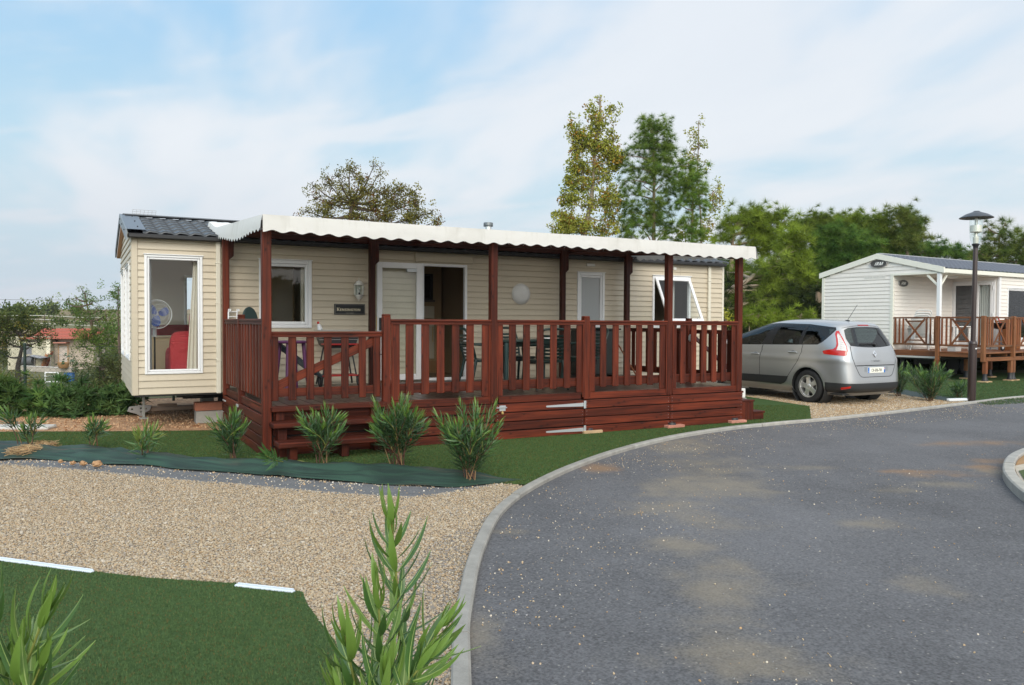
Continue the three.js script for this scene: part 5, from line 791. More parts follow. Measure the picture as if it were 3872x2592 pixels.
  // ---- panels: polygons in (fraction, height), extracted from the shell one after the other
  const dense = (poly, n = 5) => poly.flatMap((p, i) => { const q = poly[(i + 1) % poly.length]; return Array.from({ length: n }, (_, k) => [lerp(p[0], q[0], k / n), lerp(p[1], q[1], k / n)]); });
  const regions = [];
  const addR = (key, poly, mirror = true) => { for (const sgn of mirror ? [1, -1] : [1]) { const pl = poly.map(([f, y]) => new THREE.Vector2(sgn > 0 ? f : 1 - f, y)); if (THREE.ShapeUtils.isClockWise(pl)) pl.reverse(); const tris = THREE.ShapeUtils.triangulateShape(pl, []).map((t) => { const q = t.map((k) => [pl[k].x, pl[k].y]); const ar = (q[1][0] - q[0][0]) * (q[2][1] - q[0][1]) - (q[2][0] - q[0][0]) * (q[1][1] - q[0][1]); return ar < 0 ? q.reverse() : q; }).filter((q) => Math.abs((q[1][0] - q[0][0]) * (q[2][1] - q[0][1]) - (q[2][0] - q[0][0]) * (q[1][1] - q[0][1])) > 1e-10); regions.push({ key: key + (mirror ? (sgn > 0 ? '|l' : '|r') : ''), tris, b: [Math.min(...pl.map((p) => p.x)), Math.max(...pl.map((p) => p.x)), Math.min(...pl.map((p) => p.y)), Math.max(...pl.map((p) => p.y))], out: [] }); } };
  const arch = (cz, r) => { const o = []; for (let k = 0; k <= 24; k++) { const a = -0.35 + (Math.PI + 0.7) * k / 24; o.push(side(cz + r * Math.cos(a), Math.max(.195, .335 + r * Math.sin(a)))); } return o; };
  addR('void', arch(0.06, .385)); addR('void', arch(-2.71, .385));
  const stripOf = (pts, w) => { const l = [], r = []; pts.forEach((p, i) => { const a = pts[Math.max(0, i - 1)], b = pts[Math.min(pts.length - 1, i + 1)], dx = (b[0] - a[0]) * 11, dy = b[1] - a[1], n = Math.hypot(dx, dy); l.push([p[0] - dy / n * w / 11, p[1] + dx / n * w]); r.push([p[0] + dy / n * w / 11, p[1] - dx / n * w]); }); return [...l, ...r.reverse()]; };
  const P = (list) => list.map(([x, y]) => onCar(x, y));
  // lamps
  addR('lens_white', dense(P([[1400, 372], [1425, 395], [1470, 470], [1505, 545], [1512, 592], [1420, 590], [1385, 585], [1408, 520], [1400, 440], [1392, 400]]), 2));
  addR('tail_lamp', dense(P([[1378, 345], [1418, 342], [1470, 440], [1512, 545], [1527, 600], [1522, 655], [1505, 662], [1370, 652], [1225, 632], [1207, 600], [1230, 588], [1340, 572], [1375, 545], [1388, 500], [1380, 430], [1366, 380]]), 2));
  // glass
  const zy = (list) => list.map(([z, y]) => side(z, y));
  addR('side_window', dense(zy([[-2.28, 1.135], [-1.2, 1.15], [-.97, 1.575], [-1.3, 1.555], [-1.75, 1.385]])));
  addR('side_window', dense(zy([[-.92, 1.155], [-.225, 1.18], [-.18, 1.545], [-.78, 1.575]])));
  addR('side_window', dense(zy([[-.14, 1.185], [.23, 1.205], [.31, 1.26], [.49, 1.475], [.475, 1.495], [-.1, 1.555]])));
  addR('window_surround', dense(zy([[-2.45, 1.115], [.24, 1.178], [.34, 1.235], [.53, 1.475], [.5, 1.525], [-.1, 1.588], [-.95, 1.61], [-1.33, 1.585], [-1.8, 1.415]])));
  const rw0 = [[0.6, 1.165], [0.62, 1.3], [0.56, 1.475], [0.47, 1.515]], rwp = [...rw0.map(([x, y]) => rear(-x, y)), ...Array.from({ length: 9 }, (_, k) => { const t = 1 - (k + 1) / 9; return rear(-.47 * t, 1.515 + 0.02 * (1 - t * t)); }), ...[]];
  // the rear window crosses the seam of the outline: build each half
  const rwBottom = Array.from({ length: 8 }, (_, k) => { const t = k / 7; return rear(-.6 * t, 1.13 + 0.035 * t * t); });
  addR('rear_window', [...rwBottom, ...rwp.slice(1).map(([f, y]) => [Math.max(0, f), y])]);
  const rwTop = (x) => 1.52;
  addR('brake_light', [rear(-.0, 1.555), rear(-.16, 1.553), rear(-.16, 1.578), rear(0, 1.58)]);
  addR('windscreen', dense([side(-2.55, 1.14), side(-1.95, 1.4), side(-1.52, 1.55), [.5, 1.57], [.5, 1.12]].map(([f, y], i) => i < 3 ? [Math.min(.46, f + .012), y] : [f, y])));
  // lower trims
  addR('reflector', dense(P([[1437, 1057], [1572, 1042], [1556, 1070], [1440, 1088]]), 2));
  addR('bumper_trim', [[0, .435], ...Array.from({ length: 22 }, (_, k) => [k / 21 * side(.50, .44)[0], .435 + .012 * (k / 21) ** 2]), side(.47, .33), side(.44, .25), [0, .25]]);
  addR('door_trim', dense(zy([[-2.2, .49], [-1.2, .502], [-.42, .51], [-.47, .42], [-.53, .37], [-.62, .335], [-1.2, .34], [-2.25, .335]])));
  // seams
  const seam = (pts, w = .0055) => addR('panel_gap', stripOf(pts, w));
  seam(zy([[-1.15, 1.14], [-1.155, 1.03], [-1.18, .92], [-1.205, .8], [-1.2, .6], [-1.19, .33]])); seam(zy([[-.1, 1.175], [-.105, 1.03], [-.15, .9], [-.235, .77], [-.34, .63], [-.44, .51]])); seam(zy([[-2.3, 1.13], [-2.27, .9], [-2.22, .6], [-2.2, .33]]));
  const tg = [[.615, 1.16], [.64, 1.06], [.635, .9], [.60, .80], [.55, .70], [.49, .60], [.44, .565]];
  seam([...tg.map(([x, y]) => rear(-x, y)), ...Array.from({ length: 7 }, (_, k) => rear(-.44 * (1 - (k + 1) / 7.02), .557))], .006);
  addR('panel_gap', [[0, .772], ...[.2, .4, .56].map((x) => rear(-x, .772)), rear(-.58, .79), ...[.4, .2].map((x) => rear(-x, .79)), [0, .79]]);
  seam([...Array.from({ length: 8 }, (_, k) => rear(-.1 - .48 * k / 7, 1.56 - .05 * (k / 7) ** 2))], .004);
  // doors, tailgate and bumper as panels of their own
  const doorF = zy([[-2.3, 1.13], [-1.15, 1.15], [-1.155, 1.03], [-1.18, .92], [-1.205, .8], [-1.2, .6], [-1.19, .33], [-2.2, .33], [-2.22, .6], [-2.27, .9]]), doorR = zy([[-1.15, 1.15], [-.1, 1.18], [-.105, 1.03], [-.15, .9], [-.235, .77], [-.34, .63], [-.44, .51], [-.53, .36], [-.62, .33], [-1.19, .33], [-1.2, .6], [-1.205, .8], [-1.18, .92], [-1.155, 1.03]]);
  addR('front_door', doorF); addR('rear_door', doorR);
  addR('tailgate', [[0, 1.13], ...rwBottom.slice(1), ...tg.map(([x, y]) => rear(-x, y)), ...Array.from({ length: 7 }, (_, k) => { const q = rear(-.44 * (1 - (k + 1) / 7), .557); return [Math.max(0, q[0]), q[1]]; })]);
  addR('rear_bumper', [[0, .557], ...[.15, .3, .44].map((x) => rear(-x, .557)), rear(-.49, .6), rear(-.55, .7), side(.66, .72), side(.5, .52), side(.5, .44), [0, .43]]);
  const clip = (poly, a, b, keep) => { const o = [], d = (p) => keep * ((b[0] - a[0]) * (p[1] - a[1]) - (b[1] - a[1]) * (p[0] - a[0])); for (let i = 0; i < poly.length; i++) { const p = poly[i], q = poly[(i + 1) % poly.length], dp = d(p), dq = d(q); if (dp >= 0) o.push(p); if ((dp > 0 && dq < 0) || (dp < 0 && dq > 0)) { const t = dp / (dp - dq); o.push([lerp(p[0], q[0], t), lerp(p[1], q[1], t)]); } } return o.length > 2 ? o : null; };
  const body = [];
  for (let i = 0; i < ys.length - 1; i++) for (let j = 0; j < NS; j++) {
    const f0 = fr[j], f1 = fr[j + 1], y0 = ys[i], y1 = ys[i + 1]; let pieces = [[[f0, y0], [f1, y0], [f1, y1], [f0, y1]]];
    for (const R of regions) { if (R.b[0] > f1 || R.b[1] < f0 || R.b[2] > y1 || R.b[3] < y0) continue; for (const t of R.tris) { const next = []; for (const pc of pieces) { let cur = pc; const outs = []; for (let e = 0; e < 3 && cur; e++) { const a = t[e], b = t[(e + 1) % 3], o = clip(cur, a, b, -1); if (o) outs.push(o); cur = clip(cur, a, b, 1); } if (cur) { R.out.push(cur); next.push(...outs); } else next.push(pc); } pieces = next; } }
    body.push(...pieces);
  }
  const solid = (polys, off = 0) => { const p = [], n = []; for (const q of polys) { const v = q.map(([f, y]) => S(f, y, off)); for (let k = 1; k < v.length - 1; k++) for (const w of [v[0], v[k + 1], v[k]]) { p.push(w[0].x, w[0].y, w[0].z); n.push(w[1].x, w[1].y, w[1].z); } } const g = new THREE.BufferGeometry(); g.setAttribute('position', new THREE.Float32BufferAttribute(p, 3)); g.setAttribute('normal', new THREE.Float32BufferAttribute(n, 3)); return g; };
  const PAINT = M([0.45, 0.455, 0.465], 0.36, { metalness: 0.7, clearcoat: 0.9, clearcoatRoughness: 0.05 });
  const TINT = new THREE.MeshPhysicalMaterial({ color: rgb([0.27, 0.33, 0.33]), roughness: 0.01, transmission: 1, thickness: 0, ior: 1.6, side: THREE.DoubleSide }), TRIM = M([0.025, 0.026, 0.028], 0.45);
  const REDL = M([0.5, 0.012, 0.008], 0.12, { clearcoat: 1, clearcoatRoughness: 0.03 });
  part('body', solid(body), PAINT, CAR);
  const looks = { lens_white: [M([0.72, 0.66, 0.64], 0.18, { clearcoat: 1, clearcoatRoughness: 0.05 }), .004], tail_lamp: [REDL, .003], side_window: [TINT, -.002], window_surround: [M([0.014, 0.014, 0.016], 0.2), 0], rear_window: [TINT, 0], brake_light: [M([0.3, 0.01, 0.01], 0.2), .002], windscreen: [TINT, -.002], reflector: [REDL, .002], bumper_trim: [TRIM, .002], door_trim: [TRIM, .008], panel_gap: [BLACK, -.006], front_door: [PAINT, 0], rear_door: [PAINT, 0], tailgate: [PAINT, .001], rear_bumper: [PAINT, .001] };
  const made = {};
  // gaps and the two halves of middle panels join into one part each
  const groups = {}; for (const R of regions) { const k = R.key.split('|')[0]; if (k === 'void' || !R.out.length) continue; const one = ['panel_gap', 'rear_window', 'brake_light', 'windscreen', 'bumper_trim', 'tailgate', 'rear_bumper'].includes(k); const id = one ? k : R.key + (k === 'side_window' ? regions.indexOf(R) : ''); (groups[id] = groups[id] || { k, polys: [] }).polys.push(...R.out); }
  for (const [id, { k, polys }] of Object.entries(groups)) made[id] = part(k, solid(polys, looks[k][1]), looks[k][0], CAR);
  // inner lining so that the cabin is dark
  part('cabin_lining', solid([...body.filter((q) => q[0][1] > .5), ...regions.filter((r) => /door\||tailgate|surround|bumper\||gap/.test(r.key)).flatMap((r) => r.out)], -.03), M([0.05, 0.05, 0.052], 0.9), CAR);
  part('underbody', [bx(-.78, .78, .2, .24, -3.3, .8), bx(-.74, .74, .5, .53, -2.2, .75)], DARK, CAR);
  part('wheel_well', [[0.06, 1], [0.06, -1], [-2.71, 1], [-2.71, -1]].map(([z, sg]) => new THREE.CylinderGeometry(.41, .41, .32, 26, 1, true, 0, 6.283).rotateZ(Math.PI / 2).translate(sg * .74, .34, z)), DARK, CAR);
  // wheels with five broad spokes
  const spoke = () => { const q = new THREE.Shape([[-.05, .05], [-.036, .13], [-.058, .205], [.058, .205], [.036, .13], [.05, .05]].map(([x, y]) => new THREE.Vector2(x, y))); return new THREE.ExtrudeGeometry(q, { depth: .02, bevelEnabled: true, bevelSize: .006, bevelThickness: .008, bevelSegments: 2 }); };
  for (const z of [0.06, -2.71]) for (const sg of [-1, 1]) {
    const w = new THREE.Group(); w.name = numbered('wheel'); w.position.set(sg * .80, .335, z); w.rotation.y = sg < 0 ? -Math.PI / 2 : Math.PI / 2; CAR.add(w);
    part('tyre', lathe([[.205, -.09], [.225, -.105], [.29, -.112], [.322, -.098], [.335, -.07], [.336, .07], [.322, .098], [.29, .112], [.225, .105], [.205, .09]], 56).rotateX(Math.PI / 2), RUBBER, w);
    part('rim', [lathe([[.208, .098], [.222, .104], [.226, .095], [.205, .05], [.2, -.06], [.215, -.09]], 48).rotateX(Math.PI / 2), ...Array.from({ length: 5 }, (_, k) => spoke().rotateX(-.12).translate(0, 0, .055).rotateZ(k * 1.2566 + .2)), lathe([[0, .09], [.03, .088], [.055, .075], [.06, .055], [0, .055]], 24).rotateX(Math.PI / 2)], M([0.75, 0.74, 0.73], 0.32, { metalness: 0.7 }), w);
    part('brake_disc', new THREE.CylinderGeometry(.14, .14, .02, 30).rotateX(Math.PI / 2).translate(0, 0, .01), M([0.2, 0.19, 0.18], 0.45, { metalness: 0.8 }), w); part('hub_back', new THREE.CylinderGeometry(.2, .2, .01, 30).rotateX(Math.PI / 2).translate(0, 0, -.03), DARK, w);
  }
  // handles, mirror, aerial, wiper, lettering
  for (const [z, y] of [[-1.32, .945], [-.32, 1.01]]) for (const sg of [-1, 1]) { const [p, n] = S(side(z, y)[0], y); const h = part('handle', [new THREE.CapsuleGeometry(.016, .19, 6, 12).rotateX(Math.PI / 2).scale(.7, 1, 1).translate(sg * (Math.abs(p.x) + .028), y, z), ...[-.09, .09].map((d) => new THREE.SphereGeometry(.013, 8, 6).scale(1.5, 1, 1).translate(sg * (Math.abs(p.x) + .012), y, z + d))], PAINT, CAR); part('handle_recess', new THREE.SphereGeometry(.05, 16, 10).scale(.1, .8, 1.1).translate(sg * (Math.abs(p.x) - .0005), y + .005, z), M([0.3, 0.31, 0.33], 0.4, { metalness: 0.6 }), h); }
  for (const sg of [-1, 1]) { const m = part('mirror', [new THREE.SphereGeometry(.1, 18, 12).scale(1.15, .85, .65).translate(sg * 1.02, 1.15, -2.08)], PAINT, CAR); part('mirror_arm', bar(V3(sg * .88, 1.1, -2.05), V3(sg * .96, 1.13, -2.07), .05), TRIM, m); }
  part('aerial', [tube([V3(-.02, 1.66, .28), V3(.12, 1.98, .40)], .0045, 6), new THREE.SphereGeometry(.05, 12, 8).scale(.6, .45, 1.2).translate(-.02, 1.655, .28)], BLACK, CAR);
  { const a = S(.005, 1.17, .02)[0], b = S(.012, 1.19, .02)[0]; part('wiper', [bar(V3(-.34, 1.195, S(rear(-.34, 1.195)[0], 1.195)[0].z + .02), V3(.1, 1.2, S(0, 1.2)[0].z + .022), .018, .022), bx(.06, .13, 1.165, 1.2, S(0, 1.17)[0].z + .005, S(0, 1.17)[0].z + .035, .008)], BLACK, CAR); }
  const zt = (y) => S(0, y)[0].z;
  { const y = 1.005, z = zt(1.005), sh = new THREE.Shape([[0, .065], [.05, 0], [0, -.065], [-.05, 0]].map(([x, q]) => new THREE.Vector2(x, q))), h = new THREE.Path([[0, .03], [-.022, 0], [0, -.03], [.022, 0]].map(([x, q]) => new THREE.Vector2(x, q))); sh.holes.push(h); part('emblem', new THREE.ExtrudeGeometry(sh, { depth: .008, bevelEnabled: true, bevelSize: .004, bevelThickness: .005, bevelSegments: 1 }).rotateX(-.25).translate(0.0, y, z + .003), M([0.75, 0.76, 0.78], 0.15, { metalness: 1 }), CAR); }
  const plateZ = zt(.69);
  part('plate_recess', [bx(-.36, .36, .61, .768, plateZ - .02, plateZ + .004, .012)], M([0.42, 0.44, 0.46], 0.4, { metalness: 0.6, clearcoat: 0.5 }), CAR);
  { const pl = part('number_plate', bx(-.262, .262, .634, .744, plateZ + .005, plateZ + .013, .004), WHITE, CAR); part('plate_print', new THREE.PlaneGeometry(.516, .104).translate(0, .689, plateZ + .0145), M([1, 1, 1], 0.45, { map: printed(512, 104, (x, w, h) => { x.fillStyle = '#f4f2e6'; x.fillRect(0, 0, w, h); x.fillStyle = '#1f6fc4'; x.fillRect(0, 0, 44, h); x.fillRect(w - 40, 0, 40, h); x.fillStyle = '#e8b5a0'; x.fillRect(w - 34, 8, 26, 36); x.fillStyle = '#fff'; x.font = 'bold 28px sans-serif'; x.textAlign = 'center'; x.fillText('F', 22, 92); x.fillStyle = '#2a2622'; x.font = 'bold 84px sans-serif'; x.save(); x.translate(w / 2 + 2, 83); x.scale(.74, 1); x.fillText('CK-696-FM', 0, 0); x.restore(); }) }), pl); }
  { const y = .865, z = zt(y); part('model_name', new THREE.PlaneGeometry(.3, .042).rotateX(-.05).translate(.03, y, z + .005), M([1, 1, 1], 0.3, { metalness: 0.3, map: printed(256, 36, (x, w, h) => { x.fillStyle = '#a6a8ab'; x.fillRect(0, 0, w, h); x.fillStyle = '#4a4c50'; x.font = 'bold 34px sans-serif'; x.textAlign = 'center'; x.save(); x.translate(w / 2, 30); x.scale(1.35, 1); x.fillText('SCENIC', 0, 0); x.restore(); }) }), CAR); }
  // lamp ribs
  part('lamp_rib', Array.from({ length: 9 }, (_, k) => { const t = (k + .5) / 9, y = lerp(1.10, 1.40, t), fa = onCar(lerp(1440, 1408, t), lerp(572, 385, t))[0], fb = onCar(lerp(1500, 1420, t), lerp(572, 400, t))[0]; const a = S(fa, y, .006)[0], b = S(fb, y + .012, .006)[0]; return [a, b]; }).flatMap(([a, b]) => [-1, 1].map((sg) => bar(V3(sg * Math.abs(a.x), a.y, a.z), V3(sg * Math.abs(b.x), b.y, b.z), .004, .01))), M([0.42, 0.4, 0.4], 0.3), CAR);
  // cabin: seats and steering wheel
  const SEAT = M([0.03, 0.031, 0.034], 0.9);
  for (const [x, z] of [[-.38, -1.25], [.38, -1.25], [-.48, -.42], [0, -.42], [.48, -.42]]) { const q = part('car_seat', [bx(x - .22, x + .22, .55, .72, z - .45, z, .05), cbox(.44, .62, .14, .05).rotateX(-.2).translate(x, 1.0, z + .05)], SEAT, CAR); part('head_rest', cbox(.26, .18, .1, .04).translate(x, 1.42, z + .12), SEAT, q); }
  part('dashboard', bx(-.82, .82, .8, 1.1, -2.5, -1.95, .06), SEAT, CAR); part('steering_wheel', new THREE.TorusGeometry(.18, .016, 8, 28).rotateX(-.45).translate(-.38, 1.1, -1.85), BLACK, CAR); part('cabin_mirror', bx(-.12, .12, 1.46, 1.53, -1.55, -1.53, .01), BLACK, CAR);
}
// ---------- the far white home and its terrace ----------
{
  const T2 = 0.56, c = Math.cos(T2), s = Math.sin(T2), W2 = (u, y, v) => V3(12.35 + u * c - v * s, y, -(23 + u * s + v * c));
  const t2 = (name, label, cat, u, y, v, group, turn = 0) => thing(name, label, cat, W2(u, y, v), T2 + turn, group);
  const H = t2('white_mobile_home', 'white clad mobile home with blue grey tiled roof behind the car and lamp post', 'mobile home', 0, 0, 0);
  const YB = 0.66, YE = 3.1, W = 3.95, L = 8.5, DV = 1.44, RU = 3.23, YC = 3.06;
  const end = new THREE.Matrix4().makeRotationY(-Math.PI / 2);                       // local x runs towards the viewer (= -v), facing -u
  const gab = (y) => { const k = (3.66 - y) / 0.52 * (W / 2); return y < 3.1 ? [-99, 99] : [-W / 2 - k, -W / 2 + k]; };
  cladding(H, [SIDING2], -W + 0.02, -DV - 0.1, YB, 3.1, 0.115, [], end, 'siding_board'); cladding(H, [SIDING2], -W + 0.02, -0.02, 3.1, 3.62, 0.115, [], end, 'siding_board', gab);
  part('end_lining', bx(0.001, 0.04, YB, 3.1, DV + 0.02, W).scale(1, 1, -1), SIDING2, H);
  const tri = new THREE.Shape([new THREE.Vector2(-W, 3.08), new THREE.Vector2(0, 3.08), new THREE.Vector2(-W / 2, 3.64)]); part('gable_panel', new THREE.ExtrudeGeometry(tri, { depth: 0.03, bevelEnabled: false }).translate(0, 0, -0.04).applyMatrix4(end), SIDING2, H);
  // porch: inner side wall, door wall, ceiling, floor, corner post
  cladding(H, [SIDING2], 0.03, RU - 0.02, 0.86, YC, 0.115, [], new THREE.Matrix4().makeTranslation(0, 0, -DV), 'porch_board');
  const dh = [[-1.46, -0.1, 0.88, 2.97]];
  part('porch_lining', [bx(0.0, RU + 0.04, 0.7, YC, -DV - 0.04, -DV - 0.001), ...panelWithHoles(-DV, 0, 0.7, YC, -0.04, 0, dh).map((g) => g.applyMatrix4(end).translate(RU, 0, 0))], SIDING2, H);
  part('porch_ceiling', bx(-0.02, RU, YC + 0.002, YC + 0.03, -DV, 0.05), M([0.66, 0.62, 0.54], 0.7), H);
  part('corner_trim', [bx(-0.025, 0.05, YB, 3.08, -DV - 0.1, -DV + 0.0), bx(-0.02, 0.03, YB, 3.1, -W - 0.01, -W + 0.09)], TRIM2, H);
  part('porch_post', [bx(-0.03, 0.07, 0.62, 3.1, -0.09, 0.01)], WHITE, H);
  part('post_brace', [bar(V3(0.02, 2.72, -0.08), V3(0.02, 3.03, -0.4), 0.04, 0.06), bar(V3(0.08, 2.72, -0.04), V3(0.38, 3.03, -0.04), 0.06, 0.04)], TRIM2, H);
  part('header', [bx(-0.03, 0.02, YC - 0.0, 3.13, -DV - 0.1, 0.02), bx(0.021, RU, YC, 3.13, -0.03, 0.02)], TRIM2, H);
  part('porch_lamp', new THREE.SphereGeometry(0.16, 20, 10, 0, 6.283, 1.57, 1.57).scale(1, 0.45, 1).translate(1.7, YC, -0.6), M([0.75, 0.74, 0.7], 0.4), H);
  { // double glazed door in the door wall, seen obliquely
    const put = (g) => merge(g).applyMatrix4(end).translate(RU, 0, 0), f = part('door_frame', put(frameRing(-1.46, -0.1, 0.88, 2.97, 0.06, -0.02, 0.03)), WHITE, H);
    const d1 = part('door', put(frameRing(-1.395, -0.66, 0.945, 2.91, 0.075, 0, 0.04)), WHITE, H); part('pane', put([new THREE.PlaneGeometry(0.6, 1.83).translate(-1.027, 1.927, 0.015)]), M([0.05, 0.052, 0.058], 0.25, { clearcoat: 0.8, clearcoatRoughness: 0.1 }), d1); part('slat', put(Array.from({ length: 12 }, (_, i) => bx(-1.32, -0.735, 1.05 + i * 0.15, 1.055 + i * 0.15, 0.017, 0.022))), M([0.02, 0.02, 0.024], 0.5), d1); part('handle', put([bx(-0.72, -0.6, 1.86, 1.885, 0.05, 0.07)]), WHITE, d1);
    const d2 = part('door', put(frameRing(-0.655, -0.165, 0.945, 2.91, 0.075, 0, 0.04)), WHITE, H); part('pane', put([new THREE.PlaneGeometry(0.36, 1.83).translate(-0.41, 1.927, 0.015)]), GLASS, d2); part('curtain', merge(pleats(-0.6, -0.2, 0.95, 2.9, -0.06, 0.02, 6)).applyMatrix4(end).translate(RU, 0, 0), NET, d2);
    part('hinge', put([1.1, 1.9, 2.75].map((y) => cyl(0.016, 0.016, 0.12, -0.14, y, 0.05, 8))), WHITE, f);
  }
  // side wall with the big window
  const wn = [3.72, 5.7, 1.1, 2.74];
  cladding(H, [SIDING2], RU + 0.08, L, YB, 3.08, 0.115, [cut(wn)], null, 'siding_board'); part('side_lining', panelWithHoles(RU + 0.05, L, YB, 3.1, -0.05, -0.001, [cut(wn)]), SIDING2, H); part('corner_trim', bx(RU - 0.02, RU + 0.09, YB, 3.1, -0.04, 0.03), WHITE, H);
  windowAt(H, ...wn, 0.075, null); part('curtain', pleats(3.8, 4.22, 1.15, 2.7, -0.2, 0.03, 6, -0.02), NET, H, 'white net curtain in the side window');
  part('room_wall', [bx(RU + 0.1, L, 0.7, 3.08, -2.6, -2.56), bx(L - 0.05, L, 0.7, 3.1, -2.6, -0.06), bx(RU + 0.1, L, 0.7, 0.74, -2.6, -0.06), bx(RU + 0.05, RU + 0.09, 0.7, 3.08, -2.6, -DV - 0.05), bx(RU + 0.06, L, 3.02, 3.06, -2.6, -0.06)], M([0.2, 0.17, 0.14], 0.8), H); part('back_wall', bx(0.05, L, YB, 3.08, -W, -W + 0.03), SIDING2, H);
  // roof
  { const eY = 3.2, rY = 3.72, rZ = -W / 2, eZ = 0.1, rows = 7, slope = (z) => lerp(rY, eY, Math.abs(z - rZ) / (eZ - rZ));
    const TILE2 = M([0.085, 0.10, 0.135], 0.5, { clearcoat: 0.2 });
    for (let r = 0; r < rows; r++) { const P = [], I = [], nx = Math.round(L / 0.045), t0 = r / rows, t1 = Math.min(1, (r + 1.08) / rows); for (let i = 0; i <= nx; i++) for (let j = 0; j < 4; j++) { const q = [0, 0, 0.5, 1][j], t = lerp(t0, t1, q), u = -0.02 + (L + 0.1) * i / nx, w = Math.pow(Math.abs(Math.sin(u / 0.24 * Math.PI)), 0.7); P.push(u, lerp(eY, rY, t) + w * 0.03 + (j === 0 ? -0.01 : 0.04 * (1 - q)) + 0.01, lerp(eZ, rZ, t)); } for (let i = 0; i < nx; i++) for (let j = 0; j < 3; j++) { const a = i * 4 + j; I.push(a, a + 4, a + 1, a + 1, a + 4, a + 5); } const g = new THREE.BufferGeometry(); g.setAttribute('position', new THREE.Float32BufferAttribute(P, 3)); g.setIndex(I); g.computeVertexNormals(); part('roof_tile_row', g, TILE2, H); }
    const sh = (za, zb, d0, d1) => new THREE.ExtrudeGeometry(new THREE.Shape([new THREE.Vector2(za, slope(za) + d0), new THREE.Vector2(zb, slope(zb) + d0), new THREE.Vector2(zb, slope(zb) + d1), new THREE.Vector2(za, slope(za) + d1)]), { depth: 0.06, bevelEnabled: false }).rotateY(-Math.PI / 2).translate(-0.01, 0, 0);
    part('barge_board', sh(rZ, eZ + 0.03, 0.045, -0.12), TRIM2, H); part('barge_board', sh(rZ - 0.001, rZ - 2.06, 0.045, -0.12), TRIM2, H);
    part('fascia', [bx(-0.02, L, 3.085, 3.205, 0.06, 0.1)], TRIM2, H); part('eave_soffit', bx(-0.02, L, 3.13, 3.15, 0.021, 0.06), TRIM2, H); part('ridge_cap', bx(0, L, rY + 0.03, rY + 0.06, rZ - 0.08, rZ + 0.08, 0.01), M([0.4, 0.41, 0.42], 0.5), H);
    part('roof_back', (() => { const g = new THREE.BufferGeometry(); const a = [0, rY + 0.02, rZ], b = [L, rY + 0.02, rZ], d = [L, eY, rZ - 2.08], e = [0, eY, rZ - 2.08]; g.setAttribute('position', new THREE.Float32BufferAttribute([a, b, d, a, d, e].flat(), 3)); g.computeVertexNormals(); return g; })(), TILE2, H);
  }
  part('underfloor', [bx(0, L, 0.56, 0.655, -W, -0.02), bx(0.4, L - 0.4, 0.38, 0.55, -1.0, -0.9)], DARK, H); part('wheel', [2.2, 2.9].map((u) => new THREE.CylinderGeometry(0.32, 0.32, 0.2, 22).rotateX(Math.PI / 2).translate(u, 0.32, -0.9)), RUBBER, H); part('prop_leg', [bar(V3(0.8, 0.55, -0.4), V3(1.9, 0.03, -0.8), 0.05), bar(V3(0.3, 0.02, -1.3), V3(0.3, 0.55, -1.3), 0.1)], BLACK, H);
  // oval badges
  const oval = (label, pos, turn, w, h) => { const o = thing('oval_badge', label, 'sign', pos, turn), g = new THREE.CylinderGeometry(1, 1.0, 0.02, 40).rotateX(Math.PI / 2).scale(w / 2, h / 2, 1); part('plate', g, M([0.075, 0.07, 0.07], 0.4), o); part('rim', new THREE.TorusGeometry(1, 0.05, 6, 44).scale(w / 2, h / 2, 0.5).translate(0, 0, 0.008), M([0.35, 0.34, 0.34], 0.4, { metalness: 0.4 }), o); part('lettering', new THREE.CircleGeometry(0.9, 40).scale(w / 2, h / 2, 1).translate(0, 0, 0.0125), M([1, 1, 1], 0.4, { map: printed(384, 160, (x, W, H) => { x.fillStyle = '#4a4846'; x.fillRect(0, 0, W, H); x.fillStyle = '#f4f2ee'; x.font = 'italic bold 104px sans-serif'; x.textAlign = 'center'; x.save(); x.translate(W / 2, 116); x.transform(1.12, 0, -0.18, 1, 0, 0); x.fillText('iRM', 0, 0); x.restore(); }) }), o); };
  oval('oval grey iRM badge in the peak of the white gable', W2(-0.03, 3.45, 1.93), T2 - Math.PI / 2, 0.56, 0.235); oval('small dark oval iRM badge inside the porch on the side wall', W2(0.45, 2.845, 1.42), T2, 0.46, 0.2);
  part('faded_lettering', new THREE.PlaneGeometry(0.72, 0.1).rotateY(-Math.PI / 2).translate(-0.0165, 3.045, -2.06), M([1, 1, 1], 0.5, { map: printed(256, 36, (x, w, h) => { x.fillStyle = '#e3dfd8'; x.fillRect(0, 0, w, h); x.fillStyle = '#c9c4bd'; x.font = 'bold 30px sans-serif'; x.textAlign = 'center'; x.fillText('SUPER MERCURE', w / 2, 29, w - 8); }) }), H);
  // ---- terrace
  const FY = 0.82, K = t2('wooden_terrace', 'brown timber terrace with crossed railings on legs beside the white home', 'terrace', 0, 0, 0), R = rngOf(91), any = () => PINES[Math.floor(R() * PINES.length)], GREYRAIL = M([0.55, 0.6, 0.72], 0.7, { map: pineMap });
  for (let u = 0.02; u < RU - 0.05; u += 0.14) part('plank', bx(u, u + 0.134, FY - 0.025, FY, -DV + 0.02, -0.02, 0.004), any(), K);
  for (let z = 0.0; z < 1.36; z += 0.14) part('plank', bx(-0.28, 8.2, FY - 0.03, FY - 0.004, z, z + 0.134, 0.004), any(), K);
  part('fascia', bx(-0.03, 0.0, 0.66, FY - 0.004, -DV + 0.02, -0.1), PINES[1], K); part('sill_strip', bx(-0.05, 0.02, 0.6, 0.655, -DV, -0.05), M([0.5, 0.49, 0.46], 0.6), K);
